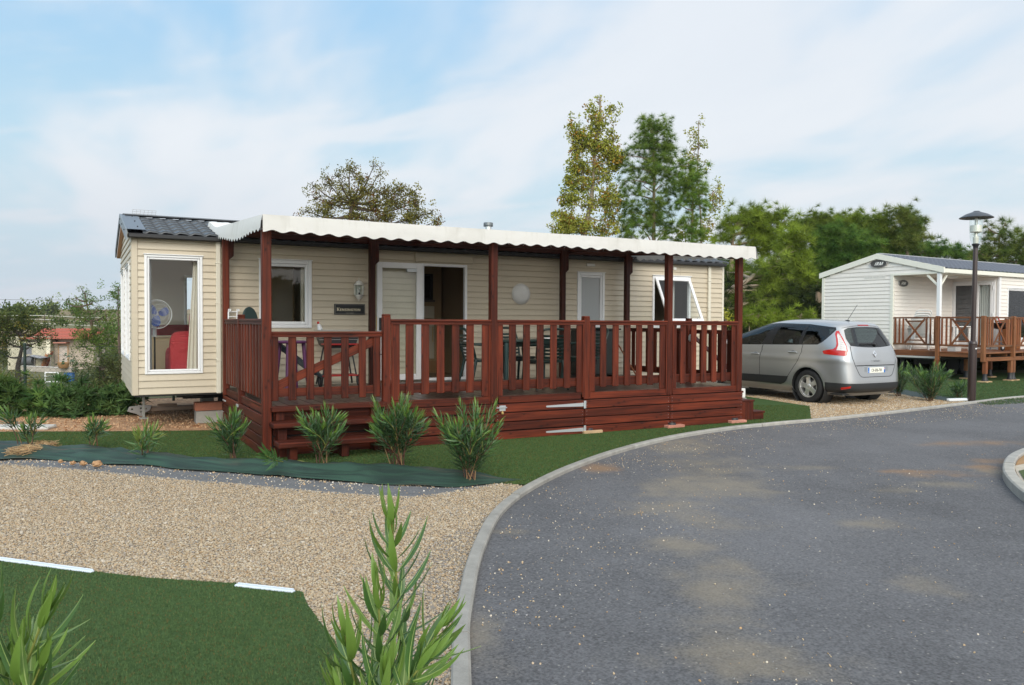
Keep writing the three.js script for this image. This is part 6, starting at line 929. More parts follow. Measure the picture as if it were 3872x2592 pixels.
  part('joist', [bx(-0.26, -0.22, 0.68, 0.785, 0.02, 1.3), bx(-0.21, 8.1, 0.68, 0.785, 0.03, 0.07), ...Array.from({ length: 9 }, (_, i) => bx(0.2 + i * 0.9, 0.25 + i * 0.9, 0.7, 0.786, 0.1, 1.3))], PINES[0], K); part('front_beam', bx(-0.19, 8.2, 0.585, 0.69, 1.36, 1.42, 0.006), PINES[0], K);
  const post = (u, z, y0, w = 0.1) => part('post', [bx(u - w / 2, u + w / 2, y0, 1.83, z - w / 2, z + w / 2, 0.008)], PINES[0], K);
  post(-0.25, 0.09, 0.55); post(-0.25, 1.36, 0.57, 0.105); post(1.25, 1.4, 0.68); post(2.75, 1.4, 0.68); post(4.25, 1.4, 0.68);
  const rail = (f, a, b, grey, cross = true) => { // f(t, y, out) -> point, t in metres from a to b
    const L = b - a, rm = grey ? GREYRAIL : PINES[1]; part('handrail', bar(f(a, 1.785), f(b, 1.785), 0.05, 0.045), rm, K); part('lower_rail', bar(f(a, 1.0), f(b, 1.0), 0.04, 0.055), rm, K);
    const bl = (t) => part('baluster', bar(f(t, 1.02), f(t, 1.76), 0.07, 0.025), any(), K); const cw = Math.min(0.62, L * 0.46), m = (a + b) / 2 + (L > 1.3 ? 0 : 0.03);
    for (const t of [a + 0.06, a + 0.19, a + 0.31]) if (t < m - cw / 2) bl(t); for (const t of [b - 0.06, b - 0.19, b - 0.31]) if (t > m + cw / 2) bl(t);
    if (cross) { part('cross_brace', bar(f(m - cw / 2, 1.03), f(m + cw / 2, 1.75), 0.022, 0.055), PINES[1], K); part('cross_brace', bar(f(m + cw / 2, 1.03, 0.024), f(m - cw / 2, 1.75, 0.024), 0.022, 0.055), PINES[3], K); part('cross_bar', [bar(f(m - cw / 2 + 0.05, 1.68), f(m + cw / 2 - 0.05, 1.68), 0.02, 0.045), bar(f(m - cw / 2 + 0.05, 1.12), f(m + cw / 2 - 0.05, 1.12), 0.02, 0.04)], rm, K); }
  };
  rail((t, y, o = 0) => V3(0.03 + o, y, -DV + t), 0.0, 1.34, true); rail((t, y, o = 0) => V3(-0.25 + o, y, t), 0.15, 1.3, false); rail((t, y, o = 0) => V3(t, y, 1.4 + o), -0.18, 1.19, true); rail((t, y, o = 0) => V3(t, y, 1.4 + o), 1.31, 2.69, false); rail((t, y, o = 0) => V3(t, y, 1.4 + o), 2.81, 4.19, false);
  for (const [u, z] of [[-0.14, 1.36], [-0.3, 0.1], [1.2, 1.36], [1.34, 1.36], [2.7, 1.36], [0.9, 0.3], [2.2, 0.3]]) { part('leg', bx(u - 0.055, u + 0.055, 0.24, 0.584, z - 0.05, z + 0.05, 0.006), any(), K); part('leg_boot', lathe([[0.05, 0.24], [0.055, 0.2], [0.06, 0.12], [0.09, 0.06], [0.09, 0.045], [0, 0.045]], 14).translate(u, 0, z), BLACK, K); part('pad', bx(u - 0.16, u + 0.16, 0.0, 0.045, z - 0.12, z + 0.12, 0.006), M([0.62, 0.42, 0.24], 0.85, { map: concrete }), K); }
  part('steps', [0.2, 0.4, 0.6].map((y, i) => bx(2.9, 4.0, y - 0.03, y, 1.5 + (2 - i) * 0.25, 1.75 + (2 - i) * 0.25)), PINES[1], K);
  // stacked white chairs in the porch
  const WP = M([0.78, 0.77, 0.74], 0.4);
  for (let k = 0; k < 5; k++) { const o = gardenChair('white_chair', ['lowest white plastic chair of the stack in the far porch', 'second white plastic chair from the bottom of the porch stack', 'middle white plastic chair of the porch stack', 'fourth white plastic chair from the bottom of the porch stack', 'topmost white plastic chair of the stack in the far porch'][k], WP, W2(0.55 + k * 0.012, FY + k * 0.072, 0.95 - k * 0.02), T2 + 2.2, 'white chairs stacked in the far porch', false); void o; }
  { const o = t2('white_table', 'white plastic table behind the crossed terrace railing', 'table', 0.95, FY, 0.1); part('tabletop', bx(-0.4, 0.4, 0.69, 0.72, -0.32, 0.32, 0.012), WP, o); for (const [x, z] of [[-0.33, -0.26], [0.33, -0.26], [-0.33, 0.26], [0.33, 0.26]]) part('leg', cyl(0.04, 0.032, 0.69, x, 0.345, z, 12), WP, o); const b = t2('white_box', 'low white plastic box on the terrace floor by the corner post', 'box', 0.15, FY, -0.35); part('body', bx(-0.15, 0.15, 0, 0.14, -0.12, 0.12, 0.01), WP, b); part('lid', bx(-0.16, 0.16, 0.142, 0.165, -0.13, 0.13, 0.006), WP, b); }
  { const o = t2('wheeled_grill', 'dark wheeled grill with a red handle on the far terrace', 'grill', 2.2, FY, -0.6); part('bowl', lathe([[0, 0.62], [0.22, 0.66], [0.3, 0.8], [0.3, 0.83], [0, 0.83]], 24), BLACK, o); part('tray', bx(-0.42, 0.6, 0.8, 0.83, -0.25, 0.25), BLACK, o); for (const [x, z] of [[-0.3, 0.15], [0.35, 0.15], [-0.3, -0.15], [0.35, -0.15]]) part('leg', bar(V3(x * 0.7, 0.78, z * 0.7), V3(x, 0.03, z), 0.025), M([0.12, 0.13, 0.16], 0.4), o); for (const x of [-0.3, 0.35]) { const w = part('wheel', new THREE.TorusGeometry(0.085, 0.025, 8, 22).translate(x, 0.11, 0.2), RUBBER, o); part('hub', new THREE.CylinderGeometry(0.055, 0.055, 0.03, 16).rotateX(Math.PI / 2).translate(x, 0.11, 0.2), WHITE, w); } part('handle', tube([V3(-0.45, 0.82, 0.2), V3(-0.46, 1.0, 0.1), V3(-0.45, 0.82, -0.1)], 0.02), M([0.45, 0.02, 0.02], 0.5), o); }
  { const o = t2('terrace_cupboard', 'orange brown wooden cupboard on the far terrace', 'cupboard', 3.2, FY, -0.35); part('body', bx(-0.25, 0.25, 0, 0.92, -0.2, 0.2, 0.008), M([0.36, 0.12, 0.03], 0.6), o); part('door', bx(-0.22, 0.22, 0.05, 0.88, 0.202, 0.22, 0.006), M([0.4, 0.14, 0.035], 0.6), o); part('knob', new THREE.SphereGeometry(0.018, 10, 8).translate(0.16, 0.5, 0.235), STEEL, o); }
}
// ---------- lamp post ----------
{
  const mk = (label, x, z) => {
    const o = thing('lamp_post', label, 'lamp post', [x, 0, -z]); o.rotation.z = -0.008; const BR = M([0.035, 0.018, 0.015], 0.38, { clearcoat: 0.4, clearcoatRoughness: 0.3 });
    part('lower_post', lathe([[0, 0], [0.079, 0], [0.079, 1.2], [0.074, 1.235], [0.05, 1.26], [0, 1.26]], 26), BR, o); part('upper_post', lathe([[0.047, 1.255], [0.045, 3.18], [0, 3.18]], 22), BR, o); part('sticker', new THREE.CylinderGeometry(0.0798, 0.0798, 0.025, 10, 1, true, 0.1, 0.55).translate(0, 1.1, 0), WHITE, o); part('seam_ring', lathe([[0.079, 1.18], [0.0815, 1.19], [0.0815, 1.2], [0.079, 1.21]], 26), BR, o);
    part('collar', lathe([[0.045, 3.16], [0.05, 3.2], [0.07, 3.235], [0.075, 3.25], [0.0, 3.25]], 22), BLACK, o);
    part('glass', new THREE.LatheGeometry([[0.07, 3.252], [0.1, 3.33], [0.117, 3.45], [0.12, 3.6], [0.118, 3.8]].map(([a, b]) => new THREE.Vector2(a, b)), 28), GLASS, o);
    const r = part('reflector', [lathe([[0.05, 3.26], [0.055, 3.38], [0.06, 3.4], [0, 3.4]], 20), lathe([[0.108, 3.49], [0.112, 3.5], [0.112, 3.62], [0.108, 3.63]], 26), lathe([[0.03, 3.4], [0.022, 3.5], [0, 3.5]], 16)], M([0.78, 0.74, 0.66], 0.3, { metalness: 0.3 }), o); part('lamp_tube', cyl(0.03, 0.03, 0.16, 0, 3.7, 0, 14), M([0.7, 0.68, 0.64], 0.3, { metalness: 0.5 }), r);
    part('hood', lathe([[0, 3.93], [0.05, 3.925], [0.075, 3.905], [0.1, 3.895], [0.2, 3.86], [0.3, 3.80], [0.318, 3.785], [0.316, 3.778], [0.2, 3.8], [0.1, 3.81], [0, 3.81]], 40), M([0.06, 0.07, 0.085], 0.4, { metalness: 0.2 }), o);
    return o;
  };
  mk('distant lamp post behind the viewer, mirrored in the tall left window', 14.4, -16.3);
  mk('tall dark brown lamp post with a wide grey hood at the right kerb', 9.5, 16.42);
}
// ---------- oleanders ----------
// one lance-shaped leaf from the origin along +y, folded along the midrib; unit length
function leafGeo(w, bend, seg = 4) {
  const P = [], C = [], prof = (t) => w * Math.pow(Math.sin(Math.PI * Math.pow(t, 0.8)), 0.85) + 0.004, pt = (t) => [0, t - 0.1 * bend * t * t, bend * t * t], I = [];
  for (let i = 0; i <= seg; i++) { const t = i / seg, [x, y, z] = pt(t), k = prof(t); P.push(-k, y, z - k * 0.28, 0, y, z, k, y, z - k * 0.28); }
  for (let i = 0; i < seg; i++) { const a = i * 3; I.push(a, a + 3, a + 1, a + 1, a + 3, a + 4, a + 1, a + 4, a + 2, a + 2, a + 4, a + 5); }
  const g = new THREE.BufferGeometry(); g.setAttribute('position', new THREE.Float32BufferAttribute(P, 3)); g.setIndex(I); g.computeVertexNormals(); return g;
}
const ribGeo = (bend, seg = 4) => { const P = [], I = []; for (let i = 0; i <= seg; i++) { const t = i / seg, y = t - 0.1 * bend * t * t, z = bend * t * t, r = 0.013 * (1.1 - t); P.push(-r, y, z + 0.002, 0, y, z + 0.006, r, y, z + 0.002); } for (let i = 0; i < seg; i++) { const a = i * 3; I.push(a, a + 3, a + 1, a + 1, a + 3, a + 4, a + 1, a + 4, a + 2, a + 2, a + 4, a + 5); } const g = new THREE.BufferGeometry(); g.setAttribute('position', new THREE.Float32BufferAttribute(P, 3)); g.setIndex(I); g.computeVertexNormals(); return g; };
const LEAFM = (c) => M(c, 0.38, { transmission: 0.18, thickness: 0, clearcoat: 0.25, clearcoatRoughness: 0.4 });
const L_OLD = LEAFM([0.045, 0.1, 0.035]), L_MID = LEAFM([0.068, 0.155, 0.036]), L_NEW = LEAFM([0.15, 0.26, 0.045]), L_PALE = LEAFM([0.22, 0.27, 0.06]), L_RIB = M([0.3, 0.4, 0.13], 0.5), STEM_G = M([0.2, 0.22, 0.05], 0.6), STEM_B = M([0.22, 0.13, 0.06], 0.7), STEM_R = M([0.09, 0.04, 0.025], 0.6);
const yawFrame = (dir, face) => { const y = dir.clone().normalize(), z = face.clone().addScaledVector(y, -face.dot(y)).normalize(), x = y.clone().cross(z); return new THREE.Matrix4().makeBasis(x, y, z); };
// leaves in whorls of three along a stem curve; out(matrix, length, age)
function whorls(curve, len, from, R, opt, out) {
  const gap = opt.gap, n = Math.max(2, Math.round(len * (1 - from) / gap));
  for (let k = 0; k <= n; k++) {
    const t = from + (1 - from) * k / n, p = curve.getPointAt(Math.min(1, t)), d = curve.getTangentAt(Math.min(1, t)).normalize(), side = Math.abs(d.y) > 0.9 ? V3(1, 0, 0) : V3(0, 1, 0), a0 = k * 1.05 + R() * 0.5, age = k / n, top = k >= n - 1;
    for (let i = 0; i < 3 + (top ? 1 : 0); i++) {
      if (R() < opt.miss * (1 - age)) continue; const a = a0 + i * 2.094 + (R() - 0.5) * 0.5, e1 = side.clone().cross(d).normalize(), e2 = d.clone().cross(e1), rad = e1.multiplyScalar(Math.cos(a)).addScaledVector(e2, Math.sin(a));
      const open = top ? 0.22 + 0.35 * R() : lerp(1.3, 0.68, age) + (R() - 0.5) * 0.45, dir = d.clone().multiplyScalar(Math.cos(open)).addScaledVector(rad, Math.sin(open)), L = opt.leaf * (top ? 0.6 + 0.3 * R() : 0.8 + 0.35 * R()) * (age > 0.85 ? 0.85 : 1);
      const m = yawFrame(dir, d.clone().addScaledVector(rad, -0.2)).scale(V3(L, L, L)).setPosition(p.clone().addScaledVector(dir, 0.004)); out(m, L, top ? 1 : age * 0.8 + 0.2 * R());
    }
  }
}
function oleander(label, base, height, spread, nStem, seed, opt = {}) {
  const R = rngOf(seed), o = thing('oleander_bush', label, 'bush', base, 0, opt.group ?? undefined), g = { old: [], mid: [], neu: [] }, O = { gap: 0.028, leaf: 0.145, miss: 0.25, w: 0.05, ...opt }, lv = [0.15, 0.3, 0.5].map((b) => leafGeo(O.w, b));
  for (let i = 0; i < nStem; i++) {
    const a = i / nStem * 6.28 + R(), h = height * (i === 0 ? 1 : 0.55 + 0.45 * R()), s = spread * 0.82 * (i === 0 ? 0.15 : 0.45 + 0.55 * R()), b = V3((R() - 0.5) * 0.12, 0, (R() - 0.5) * 0.08), lean = O.lean || [0, 0], tip = V3(Math.cos(a) * s + lean[0] * h, h * 0.86, Math.sin(a) * s * 0.8 + lean[1] * h);
    const curve = new THREE.CatmullRomCurve3([b, b.clone().lerp(tip, 0.4).add(V3((R() - 0.5) * 0.06, h * 0.06, (R() - 0.5) * 0.06)), b.clone().lerp(tip, 0.75).add(V3(0, h * 0.03, 0)), tip]), len = curve.getLength();
    part('stem', (() => { const t = tube([0, 0.2, 0.4, 0.6, 0.8, 1].map((q) => curve.getPointAt(q)), 0.0065, 6, 12, 0.003); return t; })(), i % 3 ? STEM_R : STEM_B, o);
    const branches = [[curve, len, O.from ?? 0.3]]; for (let bq = 0; bq < 2; bq++) if (R() < 0.75) { const p0 = curve.getPointAt(0.45 + 0.2 * R()), q = p0.clone().add(V3((R() - 0.5) * 0.3, 0.22 * height, (R() - 0.5) * 0.3)), c2 = new THREE.CatmullRomCurve3([p0, p0.clone().lerp(q, 0.5).add(V3((R() - 0.5) * 0.05, 0.02, (R() - 0.5) * 0.05)), q]); branches.push([c2, c2.getLength(), 0.25]); part('stem', tube([p0, c2.getPointAt(0.5), q], 0.005, 5, 8, 0.003), STEM_G, o); }
    for (const [c, l, f] of branches) whorls(c, l, f, R, O, (m, L, age) => { const G2 = lv[Math.floor(R() * 3)].clone().applyMatrix4(m); (age > 0.88 ? g.neu : age > 0.55 ? g.mid : g.old).push(G2); });
  }
  const mats = opt.pale ? [L_MID, L_NEW, L_PALE] : [L_OLD, L_MID, L_NEW];
  [['old', 0], ['mid', 1], ['neu', 2]].forEach(([k, i]) => { if (g[k].length) { const f = part('foliage', g[k], mats[i], o); f.userData.kind = 'stuff'; } });
  return o;
}
const atG = (px, py, y = 0.03) => { const [x, z] = G(px, py, y); return V3(x, y, -z); };
const hOf = (px, py0, py1) => { const [, z] = G(px, py0); return (py0 - py1) * z / FPX; };
{
  const row = [
    [85, 1702, 1536, .14, 2, 'leaning young oleander at the left end of the weed mat', { lean: [-.35, 0], from: .55 }], [111, 1706, 1566, .13, 3, 'small upright oleander beside the straw heap on the weed mat', { from: .4 }], [348, 1699, 1576, .17, 4, 'small oleander between the straw heap and the pale yellowish plant', { from: .45 }],
    [550, 1741, 1598, .26, 4, 'sparse pale yellowish oleander in a hole of the weed mat', { pale: true, from: .15, miss: .55, leaf: .15 }], [878, 1748, 1534, .36, 7, 'bushy oleander in front of the left end of the deck', { from: .2 }], [1217, 1771, 1514, .33, 8, 'bushy oleander in front of the middle of the steps', {}],
    [1504, 1778, 1474, .44, 15, 'tall dense oleander at the right side of the steps', { from: .35, miss: .15 }], [1777, 1820, 1492, .42, 13, 'tall oleander with pale shoots nearest the road kerb', { from: .2, miss: .2 }]];
  row.forEach(([px, py, top, sp, n, label, opt], i) => oleander(label, atG(px, py), hOf(px, py, top), sp, n, 200 + i, opt));
  // a shoot bent down on the mat
  const o = thing('bent_oleander_shoot', 'oleander shoot bent down to the ground in front of the steps', 'plant', atG(1190, 1771)), R = rngOf(5), pts = [[1190, 1771, .03], [1140, 1745, .08], [1090, 1748, .1], [1040, 1742, .16], [1000, 1722, .24]].map(([x, y, h]) => { const [a, z] = G(x, y, h); return V3(a, h, -z).sub(o.position); }), cv = new THREE.CatmullRomCurve3(pts), fol = [];
  part('stem', tube(pts, 0.008, 6, 20, 0.005), STEM_G, o); whorls(cv, cv.getLength(), 0.75, R, { gap: 0.02, leaf: 0.15, miss: 0.1 }, (m) => fol.push(leafGeo(0.085, 0.3).applyMatrix4(m))); whorls(cv, cv.getLength(), 0.3, R, { gap: 0.2, leaf: 0.1, miss: 0.6 }, (m) => fol.push(leafGeo(0.085, 0.3).applyMatrix4(m))); part('foliage', fol, L_MID, o).userData.kind = 'stuff';
  const bushes = [[3399, 1499, 1362, .5, 10, 'low oleander bush nearest the rear of the silver car'], [3518, 1517, 1356, .62, 16, 'wide oleander bush between the car and the lamp post'], [3628, 1503, 1440, .26, 7, 'small dark oleander just left of the lamp post foot']];
  bushes.forEach(([px, py, top, sp, n, label], i) => oleander(label, atG(px, py, .01), hOf(px, py, top), sp, n, 230 + i, { from: .12, miss: .1, leaf: .14 }));
}
// foreground oleanders: every leaf a part of its own
function bigOleander(label, stems, seed, leafLen, baseAt) {
  const R = rngOf(seed), o = thing('foreground_oleander', label, 'plant', [baseAt.x, 0, baseAt.z]), lv = [0.1, 0.25, 0.42].map((b) => [leafGeo(0.074, b, 6), ribGeo(b, 6)]), MATS = [L_OLD, L_MID, L_MID, L_NEW].map((m) => m);
  stems.forEach(([pts, from], si) => {
    const p3 = pts.map((p) => p.clone().sub(o.position)), cv = new THREE.CatmullRomCurve3(p3), len = cv.getLength(), cut = Math.max(0.3, from), lowP = [], upP = []; for (let i = 0; i <= 12; i++) { const t = i / 12; (t <= cut ? lowP : upP).push(cv.getPointAt(t)); } upP.unshift(lowP[lowP.length - 1]);
    part('stem', tube(lowP, 0.0075, 8, 16, 0.006), STEM_R, o, 'reddish brown lower stem'); part('stem', tube(upP, 0.006, 8, 24, 0.0028), STEM_G, o, 'yellow green upper stem');
    whorls(cv, len, from, R, { gap: 0.038, leaf: leafLen, miss: 0.06 }, (m, L, age) => { const [lg, rg] = lv[Math.floor(R() * 3)], q = age > 0.8 ? L_NEW : age > 0.35 ? (R() < 0.55 ? L_MID : L_NEW) : R() < 0.3 ? L_OLD : L_MID, leaf = part('leaf', lg, q, o); leaf.applyMatrix4(m); part('midrib', rg, L_RIB, leaf); });
  });
  return o;
}
{
  const Z0 = 2.25, A = (x, y, dz = 0) => AT(x, y, Z0 + dz), base = AT(1440, 3300, Z0); base.y = 0;
  const b = (dx, dz = 0) => base.clone().add(V3(dx, 0, dz));
  bigOleander('tall foreground oleander with bright leaves at the bottom centre', [
    [[b(.05, -.12), A(1512, 2500, .14), A(1504, 2270, .14), A(1488, 2060, .13), A(1481, 1985, .12)], .38], [[b(0), A(1442, 2560), A(1436, 2400), A(1432, 2290), A(1430, 2262)], .3], [[b(-.08, .03), A(1350, 2640, -.05), A(1330, 2540, -.05), A(1312, 2440, -.06), A(1306, 2410, -.06)], .35], [[b(.1, .02), A(1545, 2570, .05), A(1600, 2480, .06), A(1650, 2400, .06), A(1664, 2378, .06)], .45], [[b(.12, .1), A(1520, 2640, -.1), A(1560, 2560, -.12), A(1610, 2500, -.12)], .3], [[b(-.03, .1), A(1440, 2700, -.12), A(1450, 2620, -.12), A(1462, 2550, -.12)], .3], [[b(-.1, .08), A(1330, 2720, -.1), A(1300, 2650, -.1), A(1290, 2600, -.1)], .3]], 301, 0.165, base);
  const Z1 = 2.0, B = (x, y, dz = 0) => AT(x, y, Z1 + dz), base2 = AT(60, 3250, Z1); base2.y = 0; const b2 = (dx, dz = 0) => base2.clone().add(V3(dx, 0, dz));
  bigOleander('close oleander at the lower left corner', [[[b2(.05), B(60, 2700), B(95, 2520), B(150, 2380), B(165, 2330)], .42], [[b2(-.03), B(40, 2750, .05), B(55, 2560, .05), B(68, 2470, .05)], .45], [[b2(-.1, -.1), B(-60, 2600, .1), B(-70, 2380, .1), B(-60, 2280, .1)], .45], [[b2(.1, .05), B(100, 2720, -.05), B(120, 2600, -.05), B(150, 2530, -.05)], .5]], 305, 0.17, base2);
}
// straw heap and clods by the weed mat
scatter('straw_heap', 'heap of straw and dry needles on the weed mat', new THREE.BoxGeometry(0.09, 0.003, 0.003), M([1, 1, 1], 0.9), 900, (R) => { const t = R(), a = G(lerp(60, 185, t), lerp(1738, 1704, t)); return { p: V3(a[0] + (R() - 0.5) * 0.28, 0.05 + 0.07 * R(), -a[1] + (R() - 0.5) * 0.16), s: 0.6 + 0.7 * R(), r: [(R() - 0.5) * 0.7, R() * 6, (R() - 0.5) * 0.6], c: vary(mix3([0.3, 0.16, 0.07], [0.62, 0.45, 0.25], R()), R, 0.6) }; }, 41);
for (const [x, y, s, l] of [[228, 1745, .022, 'small orange clod at the left on the mat edge'], [275, 1752, .026, 'orange clod on the mat edge'], [313, 1753, .03, 'reddish clod on the mat edge beside the largest clod'], [366, 1757, .042, 'largest orange clod on the mat edge']]) { const o = part('earth_clod', (() => { const g = new THREE.IcosahedronGeometry(1, 2), p = g.attributes.position; for (let i = 0; i < p.count; i++) { const k = 0.5 + fbm(p.getX(i) * 2.4 + x, p.getY(i) * 2 + p.getZ(i), 3, 7); p.setXYZ(i, p.getX(i) * k * s * 1.3, p.getY(i) * k * s * 0.8, p.getZ(i) * k * s); } g.computeVertexNormals(); return g; })(), M([0.95, 0.95, 0.9], 0.95, { map: soilMap })); o.position.copy(atG(x, y, 0.05)); tag(o, l, 'clod'); }
// strips and slabs lying on the ground
function groundBar(name, label, cat, a, b, w, h, mat, y = 0.012) { const A = atG(...a, y), B = atG(...b, y), o = thing(name, label, cat, A.clone().add(B).multiplyScalar(.5), Math.atan2(-(B.z - A.z), B.x - A.x)), L = A.distanceTo(B); part('strip', bx(-L / 2, L / 2, 0, h, -w / 2, w / 2, Math.min(h, w) * .3), mat, o); part('lip', bx(-L / 2 + .01, L / 2 - .01, h + .001, h + .006, -w / 2, -w / 2 + w * .25, .001), mat, o); return o; }
groundBar('white_edging', 'white plastic edging strip between gravel and turf at the left', 'edging', [-30, 2117], [350, 2168], .03, .014, M([0.66, 0.72, 0.8], 0.5)); groundBar('white_edging', 'short white plastic edging strip where the turf corner begins', 'edging', [890, 2218], [1112, 2243], .03, .014, M([0.66, 0.72, 0.8], 0.5)); groundBar('white_kerb_strip', 'white kerb strip on the ground at the lamp post foot', 'edging', [3585, 1519], [3678, 1516], .09, .05, M([0.75, 0.77, 0.8], .6));
groundBar('concrete_slab', 'long pale concrete slab on the orange soil at the left', 'slab', [-330, 1625], [197, 1624], .27, .05, CONCRETE_PALE);
// ---------- trees ----------
const tuft = (n, seed, o) => { const R = rngOf(seed), P = []; for (let i = 0; i < n; i++) { const a = R() * 6.283, e = Math.acos(lerp(o.c0 ?? -0.2, 1, R())), d = V3(Math.sin(e) * Math.cos(a), Math.cos(e), Math.sin(e) * Math.sin(a)), s = V3(R() - 0.5, R() - 0.5, R() - 0.5).cross(d).normalize(), r0 = (o.r0 ?? 0) * R(), l = lerp(o.l0, o.l1, R()), w = o.w; const b = d.clone().multiplyScalar(r0); P.push(b.clone().addScaledVector(s, w), b.clone().addScaledVector(s, -w), b.clone().addScaledVector(d, l)); } const g = new THREE.BufferGeometry(); g.setAttribute('position', new THREE.Float32BufferAttribute(P.flatMap((p) => [p.x, p.y, p.z]), 3)); g.computeVertexNormals(); return g; };
const leafClump = (n, seed, w, l, spread) => { const R = rngOf(seed), P = []; for (let i = 0; i < n; i++) { const c = V3(R() - 0.5, R() - 0.5, R() - 0.5).multiplyScalar(spread * 2), d = V3(R() - 0.5, R() - 0.7, R() - 0.5).normalize(), s = V3(R() - 0.5, R() - 0.5, R() - 0.5).cross(d).normalize(), a = c.clone(), m = c.clone().addScaledVector(d, l * 0.45), e = c.clone().addScaledVector(d, l), k = w * (0.7 + 0.6 * R()); const p = m.clone().addScaledVector(s, k), q = m.clone().addScaledVector(s, -k); P.push(a, p, e, a, e, q); } const g = new THREE.BufferGeometry(); g.setAttribute('position', new THREE.Float32BufferAttribute(P.flatMap((p) => [p.x, p.y, p.z]), 3)); g.computeVertexNormals(); return g; };
const NEEDLE = [1, 2, 3].map((s) => tuft(84, s, { l0: 0.5, l1: 1, w: 0.017, c0: -0.45 })), OAKC = [4, 5, 6].map((s) => leafClump(16, s, 0.11, 0.3, 0.5)), POPC = [7, 8, 9].map((s) => leafClump(13, s, 0.17, 0.34, 0.5)), OLIVE = [10, 11, 12].map((s) => leafClump(26, s, 0.055, 0.36, 0.5)), LANCE = [13, 14].map((s) => tuft(20, s, { l0: 0.5, l1: 1, w: 0.07, c0: -0.1 }));
const FOL = M([1.06, 1.0, 0.8], 0.8, { transmission: 0.3, thickness: 0, specularIntensity: 0.25 }), BARK = (c) => M(c, 0.9, { map: concrete });
const BARK_PALE = BARK([0.33, 0.27, 0.2]), BARK_DARK = BARK([0.1, 0.075, 0.055]), BARK_PINE = BARK([0.28, 0.19, 0.13]);
